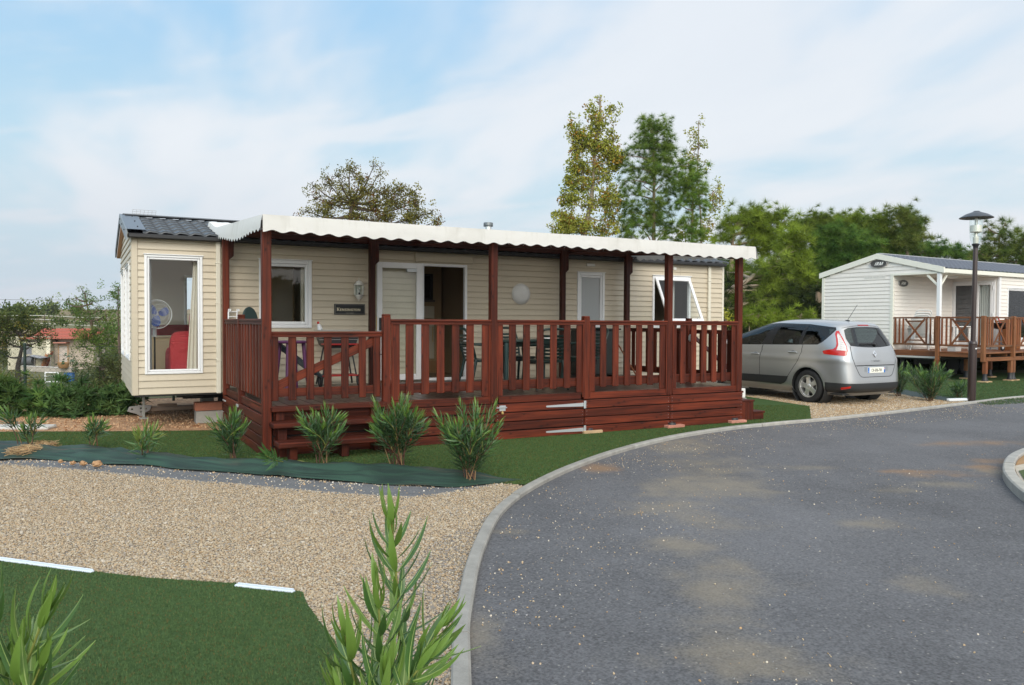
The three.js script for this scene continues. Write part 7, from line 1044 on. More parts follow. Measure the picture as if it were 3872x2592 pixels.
// lobes: [px, py, rx, ry, depth offset, amount] measured in photograph pixels at the tree's distance
function tree(name, label, Z, lobes, o) {
  const R = rngOf(o.seed), k = Z / FPX, rootPx = o.trunk[0], root = AT(rootPx[0], 1300, Z); root.y = terrainH(root.x, -root.z) - 0.05;
  const t = thing(name, label, o.cat || 'tree', root, 0, o.group), loc = (p) => p.sub(root);
  const trunk = [V3(0, 0, 0), ...o.trunk.slice(1).map(([x, y, dz = 0]) => loc(AT(x, y, Z + dz)))]; if (trunk.length < 2) trunk.push(V3(0, 1, 0));
  const tr = []; if (o.r) tr.push(tube(trunk, o.r, 8, 24, o.r * 0.25));
  const limbs = [], twigs = [], mats = [], cols = []; const m = new THREE.Matrix4(), q = new THREE.Quaternion(), e = new THREE.Euler();
  for (const [px, py, rx, ry, dz = 0, amt = 1] of lobes) {
    const c = loc(AT(px, py, Z + dz)), ax = rx * k, ay = ry * k, az = Math.min(ax, Math.max(ax, ay) * 0.9) * (o.deep ?? 0.9), n = Math.max(6, Math.round(o.n * amt * Math.pow(ax * ay * az, 0.667) * 3));
    if (o.r) { let best = trunk[0], bs = 1e9; for (let i = 0; i <= 20; i++) { const f = i / 20 * (trunk.length - 1), a = trunk[Math.floor(f)], b = trunk[Math.min(trunk.length - 1, Math.floor(f) + 1)], p = a.clone().lerp(b, f - Math.floor(f)), d = p.distanceTo(c) + (p.y > c.y - ay * 0.3 ? 3 : 0); if (d < bs) { bs = d; best = p; } } const mid = best.clone().lerp(c, 0.5).add(V3((R() - 0.5) * 0.3 * ax, -0.12 * bs * (o.droop ?? 1), (R() - 0.5) * 0.3 * ax)); limbs.push(tube([best, mid, c], Math.max(0.015, o.r * (o.limb ?? 0.32)), 5, 8, 0.012)); }
    const sub = []; for (let i = 0; i < Math.max(3, Math.round((o.sub ?? 7) * Math.sqrt(ax * ay) / 1.2)); i++) { const a = R() * 6.28, b = Math.acos(2 * R() - 1), r = 0.35 + 0.6 * R(); sub.push(c.clone().add(V3(Math.sin(b) * Math.cos(a) * ax * r, Math.cos(b) * ay * r, Math.sin(b) * Math.sin(a) * az * r))); }
    if (o.r && o.twig) for (const s of sub) { const b = c.clone().lerp(s, 0.5).add(V3((R() - 0.5) * 0.25 * ax, (R() - 0.5) * 0.2 * ay, (R() - 0.5) * 0.25 * ax)); limbs.push(tube([c, b, s], o.twig, 4, 5, o.twig * 0.4)); for (let j = 0; j < (o.fine ?? 0); j++) twigs.push(tube([s, s.clone().add(V3((R() - 0.5) * ax * 0.6, (R() - 0.25) * ay * 0.6, (R() - 0.5) * az * 0.6))], o.twig * 0.4, 3)); }
    for (let i = 0; i < n; i++) {
      const a = R() * 6.28, b = Math.acos(2 * R() - 1), dir = V3(Math.sin(b) * Math.cos(a), Math.cos(b), Math.sin(b) * Math.sin(a)); let p;
      if (R() < (o.gather ?? 0.5)) { const s = sub[Math.floor(R() * sub.length)]; p = s.clone().addScaledVector(dir, o.size * (0.5 + 1.2 * R())); } else { const r = (o.hollow ?? 0.6) + (1.02 - (o.hollow ?? 0.6)) * R(), bump = 0.86 + 0.28 * fbm(dir.x * 2.2 + px, dir.y * 2.2 + dir.z * 1.7, 3, o.seed); p = c.clone().add(V3(dir.x * ax, dir.y * ay, dir.z * az).multiplyScalar(r * bump)); }
      const sz = o.size * (0.7 + 0.6 * R()); if (o.up) { const n2 = dir.clone().multiplyScalar(0.7).add(V3(0, 0.9, 0)).normalize(); q.setFromUnitVectors(V3(0, 1, 0), n2); q.multiply(new THREE.Quaternion().setFromAxisAngle(V3(0, 1, 0), R() * 6.28)); } else { e.set(R() * 6.28, R() * 6.28, R() * 6.28); q.setFromEuler(e); }
      m.compose(p, q, V3(sz, sz, sz)); mats.push(m.clone()); const pal = o.pal, cc = vary(mix3(pal[0], pal[1], Math.pow(R(), 1.3)), R, 0.5).map((v) => v * (o.gain ?? 2.2)); cols.push(o.fleck && R() < o.fleck[0] ? vary(o.fleck[1], R, 0.4) : cc);
    }
  }
  if (tr.length) part('trunk', tr, o.bark || BARK_PALE, t); if (limbs.length) part('limbs', limbs, o.bark || BARK_PALE, t).userData.kind = 'stuff'; if (twigs.length) part('twigs', twigs, o.bark || BARK_PALE, t).userData.kind = 'stuff';
  const col = new THREE.Color(); for (let v = 0; v < o.geo.length; v++) { const idx = mats.map((_, i) => i).filter((i) => i % o.geo.length === v), im = new THREE.InstancedMesh(o.geo[v], FOL, idx.length); idx.forEach((i, j) => { im.setMatrixAt(j, mats[i]); im.setColorAt(j, col.setRGB(...cols[i])); }); im.name = numbered('crown'); im.userData.kind = 'stuff'; im.castShadow = im.receiveShadow = true; t.add(im); }
  return t;
}
const P1 = (x, y) => [2000 + x / 2.24, 300 + y / 2.24], Q = (x, y) => [2650 + x / 2.603, 700 + y / 2.603], L1 = (l) => l.map(([x, y, rx, ry, dz, a]) => [...P1(x, y), rx / 2.24, ry / 2.24, dz ?? 0, a ?? 1]), LQ = (l) => l.map(([x, y, rx, ry, dz, a]) => [...Q(x, y), rx / 2.603, ry / 2.603, dz ?? 0, a ?? 1]);
// poplars and the slender pine behind the near home
tree('poplar_tree', 'tall poplar with yellowing leaves behind the near home, tallest of the trees', 42, L1([[600, 170, 38, 75, 0, .35], [540, 260, 70, 80, 0, .45], [680, 270, 70, 100, 0, .45], [600, 380, 150, 110, 0, .6], [360, 400, 50, 60, 0, .9], [400, 470, 75, 90, 0, .8], [700, 460, 60, 90, 0, .5], [490, 560, 140, 110], [620, 600, 130, 120], [390, 610, 70, 70, 0, 1.1], [730, 640, 80, 100], [420, 760, 130, 110], [600, 760, 120, 110, 0, .7], [740, 730, 70, 90], [370, 880, 100, 100], [500, 900, 90, 100, 0, .7], [360, 1010, 100, 110], [680, 1000, 110, 110], [500, 1060, 90, 120, 0, .6], [310, 1170, 100, 100], [710, 1130, 100, 110], [420, 1250, 170, 100], [640, 1270, 130, 90, 0, .7], [280, 1260, 90, 90]]), { seed: 11, trunk: [P1(470, 1400), P1(480, 1250), P1(520, 1080), P1(545, 850), P1(560, 600), P1(600, 350), P1(605, 150)], r: 0.2, geo: POPC, n: 76, size: 0.28, pal: [[0.1, 0.125, 0.025], [0.19, 0.19, 0.04]], fleck: [0.13, [0.36, 0.22, 0.04]], twig: 0.022, fine: 1, droop: 2, gather: 0.6, limb: 0.3, hollow: 0.2, bark: BARK([0.4, 0.34, 0.26]), sub: 8 });
tree('slender_pine', 'slender tall pine with a clear trunk between the two poplars', 42, L1([[1020, 400, 110, 90], [1150, 420, 70, 80], [1080, 520, 130, 90], [980, 480, 70, 90], [1190, 540, 70, 100], [1060, 640, 110, 100], [1190, 660, 60, 80], [960, 560, 50, 60], [840, 650, 55, 60], [880, 740, 90, 60, 0, .9], [1020, 760, 100, 90, 0, .9], [1140, 760, 100, 90], [820, 860, 90, 80, 0, .7], [970, 900, 110, 80, 0, .5], [1140, 880, 90, 80, 0, .6], [860, 980, 110, 80, 0, .6], [1180, 1010, 100, 80, 0, .7], [1010, 1050, 130, 80, 0, .7], [850, 1120, 100, 80], [1080, 1150, 140, 90], [920, 1230, 140, 90], [1150, 1280, 120, 90], [830, 1320, 80, 60]]), { seed: 12, trunk: [P1(1060, 1500), P1(1058, 1200), P1(1060, 900), P1(1058, 650), P1(1045, 420)], r: 0.17, geo: NEEDLE, n: 52, size: 0.36, up: true, pal: [[0.05, 0.095, 0.022], [0.105, 0.15, 0.03]], twig: 0.018, gather: 0.7, bark: BARK([0.3, 0.22, 0.17]), droop: -0.5 });
tree('young_pine', 'green pine leaning against the thin right hand poplar', 41, L1([[1350, 720, 60, 70], [1270, 720, 40, 50, 0, .8], [1340, 830, 90, 80], [1450, 800, 60, 80], [1280, 880, 90, 70, 0, .8], [1430, 900, 80, 80], [1330, 960, 100, 80], [1440, 1000, 70, 80], [1380, 1080, 100, 80], [1350, 1180, 90, 90, 0, .9], [1390, 1290, 90, 90, 0, .8], [1280, 1060, 70, 60, 0, .6], [1420, 1370, 80, 60]]), { seed: 13, trunk: [P1(1380, 1500), P1(1385, 1200), P1(1390, 950), P1(1350, 700)], r: 0.12, geo: NEEDLE, n: 52, size: 0.36, up: true, pal: [[0.05, 0.1, 0.02], [0.11, 0.16, 0.03]], twig: 0.016, gather: 0.7, bark: BARK_PINE });
tree('thin_poplar', 'thin sparse poplar with bare twigs right of the slender pine', 43, L1([[1440, 380, 30, 50, 0, .25], [1420, 460, 65, 60, 0, .4], [1450, 560, 70, 80, 0, .4], [1340, 620, 40, 60, 0, .4], [1400, 640, 60, 80, 0, .4], [1500, 700, 30, 50, 0, .7], [1610, 900, 45, 60, 0, .6], [1560, 1000, 60, 70, 0, .5], [1620, 1030, 40, 50, 0, .7], [1560, 1110, 50, 60, 0, .6], [1520, 1200, 70, 70, 0, .6], [1480, 1300, 80, 80, 0, .8], [1300, 1330, 90, 70, 0, .8]]), { seed: 14, trunk: [P1(1470, 1450), P1(1455, 1150), P1(1430, 850), P1(1435, 600), P1(1440, 350)], r: 0.09, geo: POPC, n: 60, size: 0.26, pal: [[0.1, 0.125, 0.025], [0.18, 0.18, 0.04]], fleck: [0.1, [0.34, 0.2, 0.04]], twig: 0.017, fine: 2, gather: 0.6, hollow: 0.2, droop: 2, bark: BARK([0.38, 0.32, 0.26]) });
// rounded oak behind the roof
{
  const O = (x, y) => [1100 + x / 3.347, 560 + y / 3.347], LO = (l) => l.map(([x, y, rx, ry, dz, a]) => [...O(x, y), rx / 3.347, ry / 3.347, dz ?? 0, a ?? 1]);
  tree('oak_tree', 'rounded brownish oak showing its branches above the awning', 30, LO([[1050, 230, 70, 80, 0, .35], [740, 280, 130, 90, 0, .5], [590, 350, 80, 80, 0, .4], [290, 480, 80, 80, 0, .35], [480, 450, 110, 110, 0, .55], [880, 390, 130, 90, 0, .6], [1100, 350, 80, 80, 0, .45], [650, 520, 150, 120, 0, .7], [930, 540, 140, 120, 0, .8], [1380, 520, 130, 100, 0, .8], [1180, 560, 140, 100, 0, .9], [1540, 560, 90, 90, 0, .7], [330, 640, 120, 110, 0, .5], [520, 700, 150, 120, 0, .7], [760, 700, 160, 120, 0, .9], [1050, 720, 170, 120, 0, .8], [1330, 700, 170, 120, 0, .9], [1580, 690, 120, 110, 0, .9], [230, 810, 110, 70, 0, .5], [440, 830, 170, 80, 0, .7], [800, 860, 200, 90, 0, .8], [1180, 880, 200, 90, 0, .9], [1500, 870, 190, 100, 0, 1.1], [1740, 830, 120, 80, 0, .5], [1840, 930, 80, 70, 0, .9]]), { seed: 15, trunk: [O(800, 1400), O(780, 1100), O(760, 900), O(770, 700)], r: 0.28, geo: OAKC, n: 150, size: 0.22, pal: [[0.06, 0.065, 0.02], [0.115, 0.105, 0.03]], fleck: [0.12, [0.17, 0.085, 0.03]], twig: 0.02, fine: 4, gather: 0.55, hollow: 0.15, bark: BARK_DARK, sub: 9, limb: 0.16 });
}
// pines on the right: one tree per rounded crown
const pg = 'pines behind the far white home', pinePal = [[0.042, 0.07, 0.013], [0.115, 0.155, 0.028]], brightPal = [[0.058, 0.09, 0.013], [0.135, 0.185, 0.028]], deepPal = [[0.024, 0.06, 0.013], [0.075, 0.125, 0.028]];
const pine = (label, Z, lobes, trunk, seed, pal, extra = {}) => tree('pine_tree', label, Z, LQ(lobes), { seed, trunk: trunk.map(([x, y]) => Q(x, y)), r: 0.2, geo: NEEDLE, n: 64, size: 0.4, up: true, pal, twig: 0.03, gather: 0.55, group: pg, bark: BARK([0.36, 0.27, 0.2]), droop: -0.3, hollow: 0.5, ...extra });
pine('broad bright pine with pale bare limbs just right of the near home', 34, [[290, 400, 100, 80], [420, 360, 120, 80], [560, 350, 140, 90], [720, 340, 130, 80], [820, 370, 90, 90], [520, 440, 120, 90], [680, 460, 140, 110], [560, 560, 130, 100], [640, 640, 140, 90], [300, 480, 70, 80, 0, .5], [200, 540, 90, 60, 0, .8], [560, 240, 22, 45, 0, .8], [430, 290, 26, 40, 0, .8], [480, 280, 20, 40, 0, .8], [700, 570, 130, 100]], [[300, 1300], [270, 1100], [300, 850], [310, 600], [330, 420]], 21, brightPal);
pine('bright green pine crown between the broad pine and the deep green pine', 31, [[930, 520, 120, 100], [860, 580, 90, 90], [1000, 560, 70, 100], [930, 650, 120, 110], [860, 740, 110, 90, 0, .9], [1000, 720, 60, 90], [960, 830, 110, 70], [1040, 880, 100, 80], [940, 930, 130, 80], [1060, 960, 80, 60]], [[560, 1150], [420, 980], [620, 850], [760, 700], [880, 600]], 22, brightPal);
pine('low spreading pine with bare limbs beside the end of the near home', 29, [[640, 830, 120, 60], [740, 800, 110, 70], [800, 870, 90, 60], [640, 1010, 130, 70], [560, 1040, 100, 70], [740, 990, 90, 60], [720, 1120, 130, 60], [860, 1110, 100, 60], [560, 1180, 110, 60], [300, 1000, 90, 120, 2, .9], [300, 1180, 80, 80], [260, 860, 60, 90, 2], [380, 880, 70, 80, 2, .6]], [[240, 1300], [240, 1080], [400, 980], [540, 880], [680, 760]], 23, pinePal, { bark: BARK([0.45, 0.36, 0.28]), limb: 0.4 });
pine('deep green rounded pine behind the gable of the white home', 38, [[1240, 500, 130, 80], [1150, 560, 100, 90], [1380, 520, 150, 90], [1520, 580, 150, 90], [1650, 600, 110, 80], [1300, 620, 150, 90], [1450, 660, 170, 90], [1620, 680, 130, 80], [1200, 700, 120, 90], [1360, 740, 160, 80], [1550, 750, 150, 70], [1180, 820, 120, 90], [1330, 840, 140, 80], [1250, 930, 120, 100], [1120, 660, 70, 90]], [[1160, 1250], [1160, 900], [1180, 650], [1300, 560]], 24, deepPal, { n: 74 });
pine('tall pale green pine at the back left of the pine group', 46, [[1010, 370, 110, 50], [1140, 370, 80, 70], [1210, 320, 45, 60], [1330, 350, 110, 70], [1240, 420, 130, 80], [1400, 430, 130, 80], [1080, 460, 110, 90], [960, 420, 70, 60]], [[1200, 1200], [1200, 800], [1220, 500]], 25, pinePal);
pine('rounded bright pine right of the pale green one', 46, [[1520, 320, 90, 70], [1480, 400, 110, 80], [1600, 400, 110, 80], [1560, 480, 130, 80], [1440, 470, 80, 60]], [[1540, 1200], [1540, 700], [1530, 420]], 26, brightPal);
pine('olive green pine left of the tallest pine behind the white home', 44, [[1720, 350, 110, 80], [1680, 430, 100, 80], [1790, 440, 110, 90], [1740, 520, 120, 80], [1850, 520, 110, 90], [1900, 590, 120, 80], [1800, 610, 100, 60], [1940, 480, 80, 80], [1840, 310, 35, 60, 0, .7], [1880, 340, 30, 60, 0, .7]], [[1800, 1200], [1800, 800], [1780, 500]], 27, pinePal);
pine('tallest pine with open crown behind the white home', 43, [[1960, 290, 70, 80], [2040, 300, 90, 90], [1990, 390, 110, 80], [2100, 390, 90, 90], [2160, 370, 50, 60, 0, .8], [2060, 480, 110, 80], [2140, 460, 60, 60, 0, .8], [2000, 560, 110, 70], [2180, 560, 50, 50, 0, .7], [2090, 570, 70, 60]], [[2040, 1200], [2040, 800], [2030, 550], [2020, 350]], 28, [[0.045, 0.075, 0.02], [0.11, 0.13, 0.035]]);
pine('low even pine line above the tiled roof of the white home', 50, [[1880, 650, 150, 60], [2040, 650, 140, 60], [2200, 650, 140, 55], [2300, 640, 110, 50], [2420, 660, 140, 50], [2560, 680, 140, 50], [2700, 700, 120, 50]], [[2200, 1200], [2200, 800], [2200, 680]], 29, deepPal);
{
  const S5 = (x, y) => [3000 + x * .542, 750 + y * .542], L5 = (l) => l.map(([x, y, rx, ry, dz, a]) => [...S5(x, y), rx * .542, ry * .542, dz ?? 0, a ?? 1]);
  tree('pine_tree', 'tall open pine just right of the lamp post hood', 36, L5([[1370, 220, 45, 50, 0, .7], [1480, 220, 50, 60, 0, .8], [1400, 290, 60, 60, 0, .8], [1500, 300, 60, 60, 0, .8], [1440, 370, 80, 60, 0, .9], [1350, 350, 60, 50, 0, .7], [1300, 380, 60, 50], [1400, 440, 80, 50], [1520, 420, 70, 60], [1480, 170, 22, 30, 0, .7], [1340, 190, 24, 30, 0, .6]]), { seed: 31, trunk: [S5(1430, 800), S5(1430, 500), S5(1440, 250)], r: 0.13, geo: NEEDLE, n: 52, size: 0.36, up: true, pal: [[0.04, 0.07, 0.02], [0.1, 0.12, 0.035]], twig: 0.02, gather: 0.7, group: pg, bark: BARK_PINE });
  tree('pine_tree', 'pine at the right edge of the picture behind the tiled roof', 35, L5([[1600, 300, 60, 60], [1590, 380, 70, 60], [1640, 340, 80, 90], [1560, 450, 80, 50], [1650, 450, 90, 70]]), { seed: 32, trunk: [S5(1610, 800), S5(1610, 500), S5(1615, 320)], r: 0.13, geo: NEEDLE, n: 52, size: 0.36, up: true, pal: [[0.045, 0.075, 0.02], [0.1, 0.125, 0.035]], twig: 0.02, gather: 0.7, group: pg, bark: BARK_PINE });
}
// light green young pines behind the car and dark undergrowth behind them
pine('bright low young pine left behind the car roof', 25, [[470, 1290, 70, 60], [400, 1340, 70, 60], [570, 1280, 80, 60], [520, 1350, 90, 60]], [[480, 1500], [480, 1330]], 41, brightPal, { size: 0.3, r: 0.05 });
pine('bright low young pine in the middle behind the car roof', 25.5, [[720, 1260, 90, 60], [640, 1290, 70, 60], [720, 1340, 110, 70]], [[710, 1500], [710, 1300]], 42, brightPal, { size: 0.3, r: 0.05 });
pine('bright low young pine right behind the car roof by the white wall', 25.5, [[880, 1270, 90, 55], [1000, 1290, 80, 50], [1110, 1280, 80, 60], [960, 1350, 130, 60]], [[980, 1500], [980, 1310]], 43, brightPal, { size: 0.3, r: 0.05 });
pine('small yellowish bush at the right end corner of the near home', 23, [[240, 1270, 40, 60], [260, 1340, 60, 60]], [[250, 1500], [250, 1330]], 44, [[0.13, 0.14, 0.02], [0.25, 0.22, 0.03]], { size: 0.22, r: 0.04, geo: OAKC, up: false });
{ // a far-off wood that reads as one mass behind and between the trees
  const bank = (name, label, n, fx, size, pal, seed, geo) => scatter(name, label, geo, FOL, n, (R) => { const p = fx(R); return { p, s: size * (0.6 + 0.8 * R()), r: [R() * 0.8 - .4, R() * 6.28, R() * .8 - .4], c: vary(mix3(pal[0], pal[1], R() * R()), R, 0.5) }; }, seed);
  bank('woods', 'dark green wood filling in behind the pines', 9000, (R) => { const x = lerp(8, 62, R()), z = lerp(50, 58, R()), top = 4.6 + 1.6 * fbm(x * 0.18, 3, 3, 150); return V3(x, top * Math.pow(R(), 0.8), -z); }, 0.7, deepPal, 51, NEEDLE[1]);
  bank('undergrowth', 'dark undergrowth below the pines beside the near home', 3600, (R) => { const x = lerp(6.5, 20, R()), z = lerp(27, 33, R()); return V3(x, 3.2 * R() * R() * (0.5 + fbm(x * 0.4, 1, 2, 151)), -z); }, 0.45, [[0.02, 0.035, 0.01], [0.06, 0.075, 0.02]], 52, NEEDLE[0]);
}
// trees reflected in the windows: they stand behind the viewer
{ const mk = (label, x, z, seed) => { const o = thing('plane_tree', label, 'tree', [x, 0, z]), R = rngOf(seed); part('trunk', tube([V3(0, 0, 0), V3(0.1, 1, 0), V3(0, 2.4, 0.1)], 0.12, 8, 10, 0.05), BARK_DARK, o); const im = new THREE.InstancedMesh(OAKC[0], FOL, 1500), m = new THREE.Matrix4(), q = new THREE.Quaternion(), e = new THREE.Euler(), c = new THREE.Color(); for (let i = 0; i < 1500; i++) { const a = R() * 6.28, b = Math.acos(2 * R() - 1), r = 0.5 + 0.55 * R(); e.set(R() * 6, R() * 6, R() * 6); q.setFromEuler(e); m.compose(V3(Math.sin(b) * Math.cos(a) * 1.7 * r, 2.1 + Math.cos(b) * 1.3 * r, Math.sin(b) * Math.sin(a) * 1.7 * r), q, V3(.45, .45, .45)); im.setMatrixAt(i, m); im.setColorAt(i, c.setRGB(...vary([0.05, 0.075, 0.02], R, 0.5))); } im.name = numbered('crown'); im.userData.kind = 'stuff'; o.add(im); }; mk('small leafy tree behind the viewer, mirrored in the middle window', 12.2, 6.6, 3); }
// ---------- left background: shrubs, fence, valley house ----------
{
  const C8 = (x, y) => [x / 2.24, 1000 + y / 2.24], LC = (l) => l.map(([x, y, rx, ry, dz, a]) => [...C8(x, y), rx / 2.24, ry / 2.24, dz ?? 0, a ?? 1]);
  const olive = [[0.03, 0.05, 0.02], [0.1, 0.12, 0.055]], dk = [[0.028, 0.05, 0.018], [0.085, 0.105, 0.03]];
  tree('almond_tree', 'dark spreading tree with a short black trunk before the valley house', 40, LC([[60, 470, 100, 70], [180, 440, 90, 60], [20, 560, 100, 80], [130, 540, 120, 80, 0, .9], [260, 520, 110, 60, 0, .8], [360, 540, 80, 60, 0, .6], [60, 660, 90, 70], [220, 610, 120, 60, 0, .35], [340, 650, 80, 60, 0, .3], [420, 600, 50, 50, 0, .4], [20, 760, 60, 70], [-60, 560, 100, 110], [260, 690, 110, 50, 0, .25]]), { gain: 1.25, seed: 61, trunk: [C8(150, 900), C8(150, 860), C8(165, 790), C8(180, 700), C8(160, 600)], r: 0.17, geo: OAKC, n: 85, size: 0.25, pal: dk, fleck: [0.08, [0.2, 0.17, 0.03]], twig: 0.03, fine: 2, gather: 0.5, hollow: 0.3, bark: BARK([0.045, 0.035, 0.03]), limb: 0.4 });
  tree('peach_tree', 'peach tree with drooping narrow leaves left of the near home', 24, LC([[710, 240, 50, 60, 0, .5], [650, 290, 60, 50, 0, .5], [560, 330, 50, 50, 0, .6], [790, 310, 60, 50, 0, .5], [690, 370, 90, 60, 0, .6], [830, 390, 50, 50, 0, .8], [760, 450, 120, 70, 0, .6], [660, 440, 80, 60, 0, .5], [900, 430, 60, 80, 0, 1], [700, 540, 100, 70, 0, .5], [820, 560, 130, 80, 0, .9], [960, 510, 80, 110, 0, 1], [740, 640, 110, 70, 0, .9], [860, 680, 140, 80, 0, 1], [980, 640, 80, 100, 0, 1], [690, 690, 70, 50, 0, .8], [900, 760, 120, 70, 0, 1]]), { seed: 62, trunk: [C8(880, 1000), C8(860, 800), C8(800, 620), C8(760, 450), C8(720, 280)], r: 0.08, geo: OLIVE, n: 90, size: 0.2, pal: [[0.025, 0.055, 0.015], [0.09, 0.13, 0.035]], twig: 0.013, fine: 2, gather: 0.55, hollow: 0.3, bark: BARK([0.16, 0.11, 0.09]), limb: 0.4 });
  tree('slim_tree', 'slim leafy treetop just left of the near home corner', 21, LC([[940, 230, 50, 50, 0, .6], [1000, 190, 40, 40, 0, .6], [990, 270, 50, 50, 0, .8], [1010, 340, 40, 70, 0, .9], [1000, 450, 60, 80], [1010, 560, 50, 90]]), { seed: 63, trunk: [C8(1010, 1000), C8(1005, 600), C8(995, 300)], r: 0.05, geo: OLIVE, n: 46, size: 0.18, pal: [[0.025, 0.06, 0.015], [0.08, 0.13, 0.035]], twig: 0.01, fine: 2, gather: 0.6, hollow: 0.2, bark: BARK([0.16, 0.11, 0.09]) });
  const shrub = (label, Z, lobes, seed, pal, geo = OLIVE, size = 0.17, n = 150) => tree('shrub', label, Z, LC(lobes), { seed, gain: 1.7, cat: 'shrub', trunk: [C8(lobes[0][0], 1400), C8(lobes[0][0], lobes[0][1])], r: 0.03, geo, n, size, pal, twig: 0.008, gather: 0.5, hollow: 0.45, bark: BARK_DARK, group: 'shrubs behind the fence at the left', up: geo === LANCE });
  shrub('grey green olive shrub hiding the fence beside the near home', 15.2, [[840, 860, 130, 80], [960, 840, 110, 90], [760, 960, 110, 90], [900, 980, 150, 100], [1010, 940, 80, 110], [680, 1000, 70, 80], [820, 1080, 150, 80], [980, 1080, 110, 90]], 64, olive);
  shrub('oleander shrub at the lower left corner of the near home', 13.3, [[960, 1130, 110, 90], [1040, 1120, 60, 80], [900, 1200, 120, 80], [1000, 1220, 110, 70], [1080, 1190, 60, 80], [1090, 1260, 80, 50]], 65, [[0.022, 0.055, 0.022], [0.07, 0.12, 0.045]], LANCE, 0.24, 190);
  shrub('oleander shrub in the middle of the hedge at the left', 13.1, [[650, 1140, 110, 90], [720, 1100, 90, 80], [600, 1220, 120, 80], [760, 1220, 130, 80], [680, 1290, 150, 50], [830, 1280, 100, 50]], 66, [[0.022, 0.055, 0.022], [0.07, 0.12, 0.045]], LANCE, 0.24, 190);
  shrub('tall oleander shrub right of the green fence post', 13.1, [[380, 1090, 110, 70], [300, 1120, 80, 90], [470, 1110, 80, 80], [340, 1210, 110, 90], [450, 1230, 110, 80], [380, 1300, 120, 50], [280, 1290, 80, 50]], 67, [[0.025, 0.065, 0.022], [0.085, 0.15, 0.045]], LANCE, 0.24, 190);
  shrub('dark oleander shrub at the left picture edge', 13, [[40, 1080, 90, 70], [120, 1130, 90, 80], [20, 1180, 100, 90], [140, 1240, 90, 70], [60, 1280, 120, 50], [-60, 1150, 90, 120], [210, 1180, 60, 70]], 68, [[0.022, 0.055, 0.02], [0.07, 0.12, 0.04]], LANCE, 0.24, 190);
  shrub('yellowish weedy shrub behind the fence below the dark tree', 17, [[60, 960, 110, 60], [190, 960, 100, 50], [300, 990, 90, 50], [0, 1000, 90, 60], [120, 1020, 120, 50], [540, 1060, 60, 60], [230, 1040, 120, 50]], 69, [[0.045, 0.06, 0.018], [0.13, 0.12, 0.035]], OLIVE, 0.17, 80);
  shrub('flowering shrub with white blooms before the valley house', 30, [[640, 830, 60, 60], [700, 850, 60, 50], [620, 890, 50, 40], [740, 830, 50, 40]], 70, [[0.025, 0.05, 0.02], [0.06, 0.09, 0.035]], OAKC, 0.2, 60);
  // grass and brush on the slope beyond
  scatter('field_brush', 'low brown green brush on the far slope', OLIVE[0], FOL, 9000, (R) => { const Z = lerp(85, 400, R()), X = -Z * lerp(0.9, 0.15, R()), s = 0.25 + 0.55 * R() * R(); if (fbm(X * 0.03, Z * 0.03, 3, 160) < 0.5) return null; return { p: V3(X, terrainH(X, Z) + 0.2, -Z), s: V3(s * 1.6, s, s * 1.6), c: vary(R() < 0.55 ? [0.085, 0.085, 0.03] : [0.2, 0.15, 0.07], R, 0.5) }; }, 53);
  scatter('valley_brush', 'green brush in the valley beyond the fence', OLIVE[1], FOL, 5000, (R) => { const Z = lerp(18, 90, R()), X = -Z * lerp(0.85, 0.3, R()); if (Math.abs(X / Z + 0.58) < 0.09 && Z < 62) return null; const s = 0.2 + 0.4 * R(); return { p: V3(X, terrainH(X, Z) + s * 0.3, -Z), s: V3(s * 1.4, s, s * 1.4), c: vary(mix3([0.03, 0.05, 0.015], [0.11, 0.115, 0.035], R()), R, 0.5) }; }, 54);
  for (const [x, y, r, Z, l] of [[430, 372, 22, 240, 'small far bush on the horizon at the left'], [650, 384, 14, 260, 'tiny far bush on the brown horizon'], [250, 400, 60, 110, 'long green thicket on the far slope'], [120, 395, 60, 110, 'round green thicket on the far slope at the left'], [515, 480, 40, 70, 'bright round shrub on the slope above the tiled roof']]) tree('far_bush', l, Z, LC([[x, y, r, r * 0.4], [x + r * 0.8, y + r * 0.2, r * 0.8, r * 0.35], [x - r * 0.8, y + r * 0.2, r * 0.8, r * 0.35]]), { seed: 80 + x, cat: 'bush', trunk: [C8(x, y + 60)], r: 0, geo: OAKC, n: 40, size: Z / 110, pal: dk, gather: 0.3 });
  // valley house
  const Zh = 60, wpt = (x, y, dz = 0) => AT(...C8(x, y), Zh + dz);
  const base = wpt(470, 880), H = thing('valley_house', 'small rendered house with red tiled roof down in the valley', 'house', [base.x, base.y - 0.1, base.z], 0.12), k = Zh / FPX / 2.24, X = (x) => (x - 470) * k, Y = (y) => (880 - y) * k + 0.1;
  const WALL = M([0.62, 0.52, 0.44], 0.9, { map: concrete }), WALL2 = M([0.68, 0.64, 0.5], 0.9, { map: concrete });
  part('wall', bx(X(458), X(780), 0, Y(622), -3.4, 0, 0.02), WALL, H); part('wing_wall', bx(X(120), X(456), 0, Y(610), -3.6, 0.6, 0.02), WALL2, H); part('corner_pier', bx(X(430), X(462), 0, Y(616), 0.62, 0.75, 0.02), M([0.75, 0.7, 0.55], 0.9), H);
